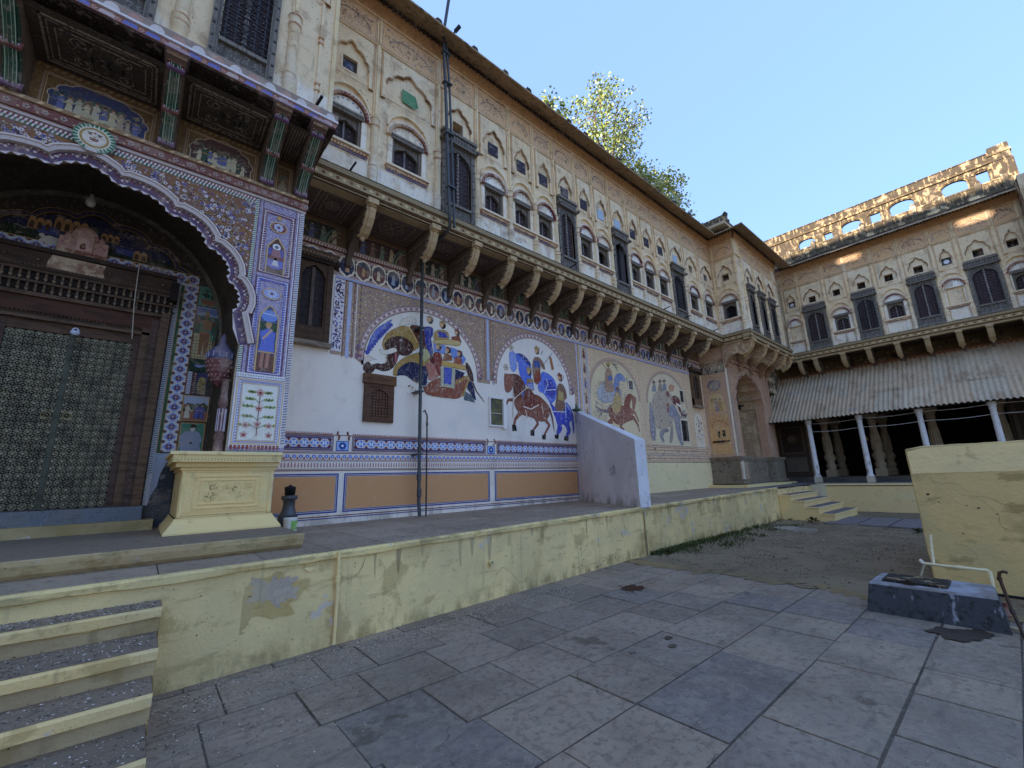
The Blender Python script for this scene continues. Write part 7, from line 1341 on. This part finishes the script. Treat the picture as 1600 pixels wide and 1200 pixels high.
for k in range(5): a = -.9 + k * .4; m.lathe([(.095, 1.0 + .02 * (k % 2)), (.0965, 1.03 + .02 * (k % 2))], (0, 0), 3, hx('e8f0e0'), True, a, a + .22)
m.build('label', 'paint', pb)
# padlock, bulb, string at the door
m = MB(); c = hx('b9cdf0'); z = 3.70; m2 = MB((-.945, 8.04, 0), (1, 0, 0), (0, 0, 1), (0, -1, 0)); m2.lathe([(.02, z - .03), (.045, z - .015), (.052, z + .005), (.045, z + .03), (.02, z + .035)], (0, 0), 14, c); m2.tube([(.03 * cos(a), z + .03 + .045 * sin(a), 0) for a in [pi * k / 8 for k in range(9)]], .009, 7, c); o = m2.build('padlock', 'paint'); tag(o, 'padlock tinted pale blue for the light on it, at the top of the studded door', 'padlock')  # pale blue colour stands in for the bright light on the metal
m = MB(); m.tube([(-.42, 7.96, 4.84), (-.415, 7.95, 4.6), (-.40, 7.96, 4.2), (-.36, 7.98, 3.72)], .007, 5, hx('b8ae9c')); o = m.build('hanging_string', 'paint'); tag(o, 'pale string hanging down from the door lintel', 'string')
m = MB((-1.0, 7.6, 0), (1, 0, 0), (0, 0, 1), (0, -1, 0)); m.tube([(0, 5.9, 0), (0, 5.58, 0)], .006, 5, hx('2a2a2a')); m.lathe([(.018, 5.58), (.02, 5.54), (.05, 5.49), (.055, 5.45), (.04, 5.41), (.01, 5.395)], (0, 0), 12, hx('c4c6bc')); o = m.build('light_bulb', 'paint'); tag(o, 'unlit white bulb hanging in the shade of the entrance arch', 'bulb')
# ================================================================ GROUND
m = MB(); m.rect(-300, 300, -300, 300, -.30, hx('6b6048')); o = m.build('ground', 'dirt'); tag(o, kind='structure')
m = MB(); N = 60; rnd = random.Random(101)
P = []; F = []
for i in range(N + 1):
    for j in range(N + 1):
        x = 7.25 + (22 - 7.25) * i / N; y = -14 + 20.5 * j / N; h = -.075 * min(1, max(0, (x - 8.5) / 7)) - .012 + noise.noise(Vector((x * 1.3, y * 1.3, 0))) * .022 + noise.noise(Vector((x * 4, y * 4, 2))) * .012
        if x < 7.6: h = min(h, -.004)
        P.append((x, y, h))
for i in range(N):
    for j in range(N): F.append((i * (N + 1) + j, (i + 1) * (N + 1) + j, (i + 1) * (N + 1) + j + 1, i * (N + 1) + j + 1))
m.add(P, F, hx('7f7665'), True); o = m.build('dirt_ground', 'dirt'); tag(o, kind='structure')
m = MB(); m.rect(-12.2, 7.32, -22, 5.4, -.0055, hx('57514a')); o = m.build('paving_bed', 'grout'); tag(o, kind='structure')
m = MB(); m3 = MB(); cols = ('877c70', '94887a', '7a7066', '978b7c', '847a72', '8c7f70', '777270', '92867a')
rows = [4.62, 4.0, 3.36, 2.70, 2.06, 1.41, .78, .25, -.4, -1.05, -1.7, -2.35, -3.0, -3.7, -4.4, -5.1, -5.9, -6.7, -7.5, -9, -11, -13.5, -17, -22]
for r, (ya, yb) in enumerate(zip([4.85] + rows[:-1], rows)):
    y1, y0 = ya, yb; x = -12.2 + rnd.uniform(0, .4); big = r > 4
    cuts = {2: [1.59, 2.25, 2.91, 3.60, 4.3], 3: [1.2, 1.86, 2.54, 3.2, 3.9, 4.6], 1: [1.8, 2.5, 3.18, 3.85, 4.5], 4: [1.25, 1.95, 2.87, 3.53, 4.3], 5: [1.4, 2.1, 2.87, 4.22, 5.2], 6: [1.9, 3.33, 4.6, 5.5]}.get(r)
    xs = [x]
    while xs[-1] < 7.3:
        nx = xs[-1] + (rnd.uniform(.58, .74) if not big else rnd.uniform(.55, .95))
        if cuts and nx > cuts[0] - .35 and xs[-1] < cuts[0]: nx = cuts[0]
        elif cuts and xs[-1] in cuts and cuts.index(xs[-1]) < len(cuts) - 1: nx = cuts[cuts.index(xs[-1]) + 1]
        xs.append(min(nx, 7.35 + rnd.uniform(-.05, .05)) if nx > 7.2 else nx)
    for a, b in zip(xs[:-1], xs[1:]):
        g = rnd.uniform(.007, .015); jz = rnd.uniform(-.004, .003); c = hx(rnd.choice(cols)); ylo, yhi = y0 + g, y1 - rnd.uniform(.002, .010)
        if r == 0: yhi = 5.3
        q = [];
        pts = [(a + g, ylo), (b - .004, ylo), (b - .004, yhi), (a + g, yhi)]
        for (p1, p2) in zip(pts, pts[1:] + pts[:1]):
            L = math.hypot(p2[0] - p1[0], p2[1] - p1[1]); k = max(2, int(L / .09))
            for t in range(k):
                f = t / k; xx, yy = p1[0] + (p2[0] - p1[0]) * f, p1[1] + (p2[1] - p1[1]) * f; jn = .012 if x > -4 else 0
                q.append((xx + noise.noise(Vector((xx * 6, yy * 6, 1))) * jn, yy + noise.noise(Vector((xx * 6, yy * 6, 7))) * jn))
        m.prism(q, -.02, jz, c)
o = m.build('flagstone_paving', 'flag'); tag(o, kind='structure')
# cement skin worn over the slabs near the dirt (joints half filled)
m = MB(); rnd = random.Random(103)
def blot(m, cx, cy, rx, ry, z, col, n=26, rough=.35, seed=0):
    P = []
    for k in range(n):
        a = 2 * pi * k / n; r = 1 + rough * noise.noise(Vector((cos(a) * 2.2, sin(a) * 2.2, seed))) + rough * .5 * noise.noise(Vector((cos(a) * 6, sin(a) * 6, seed + 5))); P.append((cx + rx * r * cos(a), cy + ry * r * sin(a)))
    m.poly(P, z, col)
blot(m, 6.16, .66, .20, .19, .0085, hx('3d342c'), 50, .45, 21); blot(m, 6.33, .52, .16, .09, .0090, hx('3d342c'), 40, .4, 25); o = m.build('wet_patch', 'puddle'); tag(o, 'dark wet patch on the paving in front of the tank', 'wet patch')
m = MB(); blot(m, 5.55, 3.88, .17, .15, .0088, hx('3a1c14'), 60, .6, 31)
for k in range(90): a = rnd.uniform(0, 6.3); r = .12 + abs(rnd.gauss(0, .16)); L = rnd.uniform(.008, .035); x, y = 5.55 + r * cos(a) * 1.1, 3.88 + r * sin(a); m.poly([(x - L * cos(a), y - L * sin(a)), (x + .007 * sin(a), y - .007 * cos(a)), (x + L * cos(a), y + L * sin(a)), (x - .007 * sin(a), y + .007 * cos(a))], .0086 + .00001 * k, hx('3a2018'))
o = m.build('dark_splash', 'puddle'); tag(o, 'dark brown splash mark with spatters on the paving near the terrace', 'stain')
m = MB()
for x, y, r in ((4.02, 2.42, .05), (3.62, 2.60, .045), (4.18, 2.55, .05)): blot(m, x, y, r, r * .7, .0048, hx('453a30'), 16, .7, x)
o = m.build('small_stains', 'flag')
md = MB(); rd = random.Random(119)
for k in range(46): blot(md, 7.30 + rd.uniform(-.12, .08), -3 + k * .18, rd.uniform(.08, .26), rd.uniform(.08, .16), .0045 + k * .00002, hx('857757'), 20, .9, k)
od = md.build('dirt_edge', 'dirt'); tag(od, kind='structure'); tag(o, 'small brown stains scattered over the paving', 'stain', kind='stuff')
m = MB()
for k in range(46): u = rnd.gauss(6.3, .55); z = abs(rnd.gauss(.12, .16)) + .02; yy = front_y(u) - .004; r = rnd.uniform(.004, .014); m.add([(u + r * cos(a), yy, z + r * sin(a)) for a in (0, 1.2, 2.4, 3.6, 4.8)], [(0, 1, 2, 3, 4)], hx('2a1d16'))
tag(m.build('wall_spatter', 'puddle', ter), kind='stuff')
m = MAIN(4.76)
def fb(u, z, ru, rv, w, col, seed, n=40, rough=.8):
    P = []
    for k in range(n):
        a = 2 * pi * k / n; r = 1 + rough * noise.noise(Vector((cos(a) * 2, sin(a) * 2, seed))) + rough * .6 * noise.noise(Vector((cos(a) * 6, sin(a) * 6, seed + 5))); P.append((u + ru * r * cos(a), z + rv * r * sin(a)))
    m.poly(P, w, col)
fb(1.02, .58, .30, .17, .0, hx('b39c5e'), 3); fb(1.06, .64, .17, .12, .0015, hx('9c9496'), 7); fb(1.18, .57, .10, .07, .0018, hx('a8a09c'), 9); fb(.70, .53, .16, .09, .0, hx('b39c5e'), 12); fb(.84, .47, .06, .14, .0004, hx('a48f58'), 15); fb(.52, .42, .20, .13, .0, hx('b09a62'), 18); fb(.33, .54, .09, .06, .0015, hx('b4acb2'), 21); fb(.31, .42, .06, .05, .0015, hx('b4acb2'), 24); fb(.75, .30, .10, .08, .0, hx('aa9660'), 26)
m.build('peeling_patches', 'yellow', ter)
# hairline cracks and drip stains
def crack(m, u, v, L, a, w=0, col=None, t=.006, rd=random.Random(7)):
    P = [(u, v)]
    for k in range(int(L / .035)): a += rd.uniform(-.55, .55); u += .035 * cos(a); v += .035 * sin(a); P.append((u, v))
    if len(P) > 2: m.ribbon(P, [t * rd.uniform(.3, 1) * (1 - i / len(P) * .6) for i in range(len(P))], w, col or hx('4a4132'))
FT = lambda: MB((1.66, 4.794, 0), (1, .0541, 0), (0, 0, 1), (0, -1, 0)); rd = random.Random(131)
m = FT()
for u, v, L, a in ((.3, .8, .5, -1.4), (2.2, .3, .6, .4), (3.9, .75, .4, -1.7), (5.2, .4, .7, -.2), (6.9, .7, .5, -1.2), (9.0, .6, .6, -1.4), (11.5, .5, .7, -.4)): crack(m, u, v, L, a)
tag(m.build('cracks', 'grout', ter), kind='stuff'); m = FT()
for k in range(34):
    u = rd.uniform(.1, 14); L = rd.uniform(.08, .38) if k else .45; t = rd.uniform(.010, .035)
    if k == 0: u = 2.1; t = .04
    z = .83 + u * .0071; m.poly([(u - t, z), (u - t * .7, z - L * .5), (u - t * .2, z - L), (u + t * .1, z - L * .93), (u + t * .6, z - L * .4), (u + t, z)], .0005 + k * .00003, hx(rd.choice(('a8987a', '9c8c6e', 'b5a680', 'a39a80'))))
tag(m.build('drip_stains', 'yellow', ter), kind='stuff')
m = WEST(8.294)
for u, v, L, a in ((-.8, 1.45, .6, -1.1), (-.4, 1.2, .5, -.3), (-.2, .8, .6, 2.6), (-.7, .6, .4, -.8), (.1, 1.5, .5, -1.8)): crack(m, u, v, L, a, t=.004)
tag(m.build('cracks', 'grout', rw_), kind='stuff')
m = MB()
for k in range(34): crack(m, rd.uniform(.8, 7.0), rd.uniform(-.5, 4.4), rd.uniform(.15, .7), rd.uniform(0, 6.3), .0058, hx('3f3a34'), .007)
o = m.build('paving_cracks', 'grout'); tag(o, kind='structure')
# litter: plaster flakes and grit
def flakes(name, n, fn, cols, smin, smax, label, cat='litter', seed=1):
    rnd = random.Random(seed); m = MB()
    for _ in range(n):
        x, y, z = fn(rnd); s = rnd.uniform(smin, smax); a = rnd.uniform(0, 6.3); h = s * rnd.uniform(.2, .8)
        P = [(x + s * cos(a + t) * rnd.uniform(.6, 1.1), y + s * sin(a + t) * rnd.uniform(.6, 1.1), z + (.001 if k else h * .3)) for k, t in enumerate((0, 1.5, 2.8, 4.3))] + [(x, y, z + h)]
        m.add(P, [(0, 1, 4), (1, 2, 4), (2, 3, 4), (3, 0, 4)], hx(rnd.choice(cols)))
    o = m.build(name, 'paint'); tag(o, label, cat, kind='stuff'); return o
LC = ('b9b7b4', '9a958c', '55504a', '3a3632', 'cfcdc9', '77706a', '4a4640')
def fn1(r):
    x = r.uniform(.25, 5.0); y = 4.72 - abs(r.gauss(0, .5)) * (1.3 if x < 1.6 else .55); return (x, y, .004)
flakes('plaster_flakes', 3600, fn1, LC, .003, .010, 'pale plaster flakes and grit along the foot of the terrace wall', seed=2)
def fn2(r):
    x = r.uniform(1.0, 9.0); y = front_y(x) + abs(r.gauss(0, .7)) + .06; return (x, min(y, 7.9), top_z(x) + .002)
flakes('terrace_litter', 1500, fn2, LC, .004, .012, 'grit and flakes scattered on the terrace paving', seed=3)
def fn3(r):
    z, y, yb = r.choice(lv[:2] + lv[:1] + lv); return (r.uniform(-1.2, .2), r.uniform(y + .01, yb), z + .002)
flakes('step_litter', 2600, fn3, LC, .003, .010, 'white chips and grit lying on the entrance steps', seed=4)
flakes('dirt_gravel', 3500, lambda r: (7.5 + abs(r.gauss(0, 4.0)), r.uniform(-.6, 5.0), -.012 - .075 * .3), ('7a7366', '4f4a3f', '8f897c', '39342b', 'a8a498'), .005, .022, 'small stones and gravel on the bare ground', 'gravel', seed=5)
flakes('leaf_litter', 260, lambda r: (7.5 + abs(r.gauss(0, 3.5)), r.uniform(-.5, 5.0), -.01), ('5a4628', '7a6236', '4a3a22', '8a7a50'), .012, .035, 'dry fallen leaves scattered on the bare ground', 'leaves', seed=9)
flakes('paving_grit', 1500, lambda r: (r.uniform(.4, 7.0), r.uniform(.3, 4.5), .004), LC, .002, .006, 'fine grit scattered over the paving', seed=6)
# grass fringe
def tufts(name, n, fn, label, h0, h1, seed, cols=('3c4a24', '4f5c2c', '2f3a1c', '6a6a3c'), kind='stuff', cat='grass', blades=5):
    rnd = random.Random(seed); m = MB()
    for _ in range(n):
        x, y, z = fn(rnd)
        for b in range(blades):
            a = rnd.uniform(0, 6.3); h = rnd.uniform(h0, h1); l = h * rnd.uniform(.3, .9); t = .003 + h * .04
            m.add([(x - t * sin(a), y + t * cos(a), z), (x + t * sin(a), y - t * cos(a), z), (x + l * .5 * cos(a) + t * sin(a), y + l * .5 * sin(a), z + h * .7), (x + l * cos(a), y + l * sin(a), z + h)], [(0, 1, 2), (0, 2, 3)], hx(rnd.choice(cols)))
    o = m.build(name, 'weed'); tag(o, label, cat, kind=kind); return o
_r = random.Random(55); GCL = [(x_ := _r.uniform(8, 19), 5.0 + (x_ - 8) * .05 - abs(_r.gauss(0, .5)), _r.uniform(.08, .22)) for _ in range(14)]
tufts('wall_grass', 700, lambda r: ((x := 8.0 + abs(r.gauss(0, 3.4)) if True else 0), front_y(min(x, 17)) - abs(r.gauss(0, .16)) - .01, -.01 - .075 * min(1, max(0, (x - 8.5) / 7))), 'short grass fringe along the foot of the yellow terrace wall', .03, .10, 7)
tufts('grass_clumps', 320, lambda r: ((c := r.choice(GCL)), (c[0] + r.gauss(0, c[2]), c[1] + r.gauss(0, c[2] * .7), -.02 - .075 * min(1, max(0, (c[0] - 8.5) / 7))))[1], 'green grass clumps on the bare ground by the terrace', .03, .09, 17)
tufts('dry_grass', 2600, lambda r: ((x := r.uniform(7.7, 21)), r.uniform(-1, 5.2), -.02 - .075 * min(1, max(0, (x - 8.5) / 7))), 'sparse dry grass on the bare ground', .01, .035, 8, ('5c5634', '6f6644', '474826', '3a3c22'), blades=4)
def weed(x, y, z, r, label):
    rnd = random.Random(int(x * 100)); m = MB()
    for k in range(60):
        a = rnd.uniform(0, 6.3); e = rnd.uniform(.3, 1.4); L = r * rnd.uniform(.5, 1); p = Vector((x, y, z)) + Vector((cos(a) * cos(e), sin(a) * cos(e), sin(e))) * L; s = r * .16; q = Vector((-sin(a), cos(a), .3)) * s; u = Vector((cos(a), sin(a), .4)) * s * 1.4
        m.add([p - u, p + q, p + u, p - q], [(0, 1, 2, 3)], hx(rnd.choice(('35441f', '4a5a2c', '283418'))))
    o = m.build('weed', 'weed'); tag(o, label, 'weed'); return o
weed(16.6, 4.55, -.09, .20, 'small leafy weed at the foot of the corner stairs'); weed(15.2, 1.9, -.08, .16, 'small green weed beside the end of the yellow block wall'); weed(8.4, 4.92, -.01, .10, 'tiny weed at the terrace joint where the paving ends')
def slab(x, y, w_, d, z, rot, label, grp=None, cat='slab', col='74727a'):
    m = MB(); rnd = random.Random(int(x * 37)); c, s = cos(rot), sin(rot); P = []
    for a, b in ((-1, -1), (0, -1.05), (1, -1), (1.04, 0), (1, 1), (0, 1.03), (-1, 1), (-1.05, 0)): u, v = a * w_ / 2 * rnd.uniform(.9, 1.05), b * d / 2 * rnd.uniform(.9, 1.05); P.append((x + u * c - v * s, y + u * s + v * c))
    m.prism(P, z - .05, z, hx(col)); o = m.build('stone_slab', 'tread_stone'); tag(o, label, cat, grp); return o
slab(14.6, 4.72, .95, .55, -.06, .1, 'left of two loose pale stone slabs lying in the dirt', 'loose slabs in the dirt', col='9a968c'); slab(14.3, 4.12, 1.0, .55, -.06, .2, 'right of two loose pale stone slabs lying in the dirt', 'loose slabs in the dirt', col='8a857c'); slab(12.4, 3.2, .5, .2, -.06, .3, 'small thin stone sliver lying alone in the dirt', col='98948a')
for k, (y, lab) in enumerate(((3.85, 'grey path slab right at the foot of the corner stairs'), (3.05, 'grey path slab second from the corner stairs'), (2.25, 'grey path slab farthest from the corner stairs, next to the yellow wall'))): slab(17.8 - .05 * k, y, 2.6, .74, -.05, 0, lab, 'path slabs by the corner stairs')
# ================================================================ TREE BEHIND THE WING
def tree(x0, y0, blobs, trunk_top, label, seed, leaves, ls=.22):
    t = thing('tree', label, 'tree', (x0, y0, -.3)); rnd = random.Random(seed); m = MB()
    T = Vector((x0, y0, -.3)); top = Vector(trunk_top); m.tube([T, T.lerp(top, .4) + Vector((.2, 0, 0)), T.lerp(top, .75), top], [.35, .28, .2, .13], 9, hx('6a5d4c'))
    for c, r in blobs:
        c = Vector(c); mid = top.lerp(c, .55) + Vector((rnd.uniform(-.3, .3), rnd.uniform(-.3, .3), .2)); m.tube([T.lerp(top, rnd.uniform(.72, .95)), mid, c], [.10, .06, .025], 6, hx('7a6c58'))
        for k in range(9):
            d = Vector((rnd.gauss(0, 1), rnd.gauss(0, 1), rnd.gauss(.2, 1))).normalized() * r * rnd.uniform(.6, 1.0); m.tube([mid.lerp(c, rnd.uniform(.4, 1)), c + d * .5, c + d], [.025, .015, .006], 5, hx('7a6c58'))
    m.build('trunk', 'bark', t); m = MB()
    tot = sum(r ** 2 for _, r in blobs)
    for c, r in blobs:
        c = Vector(c); ncl = int(leaves * r ** 2 / tot / 9)
        for _ in range(ncl):
            d = Vector((rnd.gauss(0, 1), rnd.gauss(0, 1), rnd.gauss(0, 1))).normalized() * r * rnd.random() ** .42; cc = c + d
            if noise.noise(cc * .9) < -.12: continue
            for k in range(9):
                p = cc + Vector((rnd.gauss(0, 1), rnd.gauss(0, 1), rnd.gauss(0, 1))) * ls * .9; a = rnd.uniform(0, 6.3); u = Vector((cos(a), sin(a), rnd.uniform(-.9, .1))).normalized() * ls * rnd.uniform(.5, 1); v = u.cross(Vector((rnd.gauss(0, 1), rnd.gauss(0, 1), rnd.gauss(0, 1)))).normalized() * u.length * .42
                m.add([p, p + u * .45 + v, p + u, p + u * .45 - v], [(0, 1, 2, 3)], hx(rnd.choice(('8a9650', '78883f', 'a0a85e', '64742f', 'b8b878'))))
    m.build('crown', 'leaf', t); return t
tree(20, 13.6, [((20.3, 13.5, 26.6), 1.2), ((21.6, 13.2, 26.0), 1.5), ((19.2, 13.4, 24.6), 1.5), ((20.8, 13.8, 24.0), 1.9), ((22.6, 13.4, 24.6), 1.4), ((24.0, 13.2, 26.4), 1.0), ((18.2, 13.0, 22.2), 1.2), ((20.0, 13.4, 21.8), 1.7), ((21.6, 13.6, 22.0), 1.5), ((19.2, 13.2, 19.6), 1.7), ((21.0, 13.4, 20.0), 1.5), ((23.2, 13.4, 22.6), 1.1), ((22.9, 13.4, 21.2), 1.3)], (20.3, 13.5, 22), 'tall sunlit leafy tree rising behind the roof of the painted wing', 5, 8600, .22)
tree(14.4, 13.2, [((14.4, 13.1, 21.0), .85), ((15.2, 13.1, 21.3), .8), ((14.8, 13.0, 19.9), .9)], (14.6, 13.1, 19), 'small sunlit tree top showing left of the tall tree above the eave', 6, 1500, .24)
tree(26, 13.6, [((24.6, 13.4, 22.0), 1.2), ((26.4, 13.3, 22.3), 1.3), ((28.0, 13.2, 23.0), 1.1), ((28.6, 13.2, 21.6), 1.0), ((26.0, 13.3, 20.4), 1.5), ((30.0, 13.2, 21.2), .7), ((31.2, 13.1, 20.8), .6), ((28.4, 13.2, 19.6), 1.2), ((24.2, 13.3, 19.8), 1.5)], (26.2, 13.4, 19), 'lower spreading sunlit tree sloping down to the right behind the roof', 7, 6000, .24)
# ================================================================ LIGHT
SUN_E, SUN_A = radians(12.0), radians(12.0)
d = Vector((-cos(SUN_A) * cos(SUN_E), sin(SUN_A) * cos(SUN_E), sin(SUN_E)))
sl = bpy.data.lights.new('sun', 'SUN'); sl.energy = 2.0; sl.angle = radians(.5); sl.color = (1.0, .90, .76); so_ = bpy.data.objects.new('sun', sl); COL.objects.link(so_); so_.rotation_euler = d.to_track_quat('Z', 'Y').to_euler()
wd = bpy.data.worlds.new('World'); S.world = wd; wd.use_nodes = True; nt = wd.node_tree; bg = nt.nodes['Background']; sk = nt.nodes.new('ShaderNodeTexSky'); sk.sky_type = 'NISHITA'; sk.sun_disc = False
sk.sun_elevation = SUN_E; sk.sun_rotation = math.atan2(d.x, d.y); sk.altitude = 300; sk.air_density = 1.0; sk.dust_density = .2; sk.ozone_density = 3.0
mx = nt.nodes.new('ShaderNodeMix'); mx.data_type = 'RGBA'; mx.inputs[0].default_value = .88; nt.links.new(sk.outputs[0], mx.inputs[6]); mx.inputs[7].default_value = (.37, .59, 1.12, 1); nt.links.new(mx.outputs[2], bg.inputs[0]); bg.inputs[1].default_value = .15
S.view_settings.view_transform = 'Standard'; S.view_settings.look = 'None'; S.view_settings.gamma = 1; S.view_settings.exposure = 2.9
S.cycles.max_bounces = 8; S.cycles.diffuse_bounces = 7; S.cycles.use_adaptive_sampling = True; S.cycles.use_denoising = True
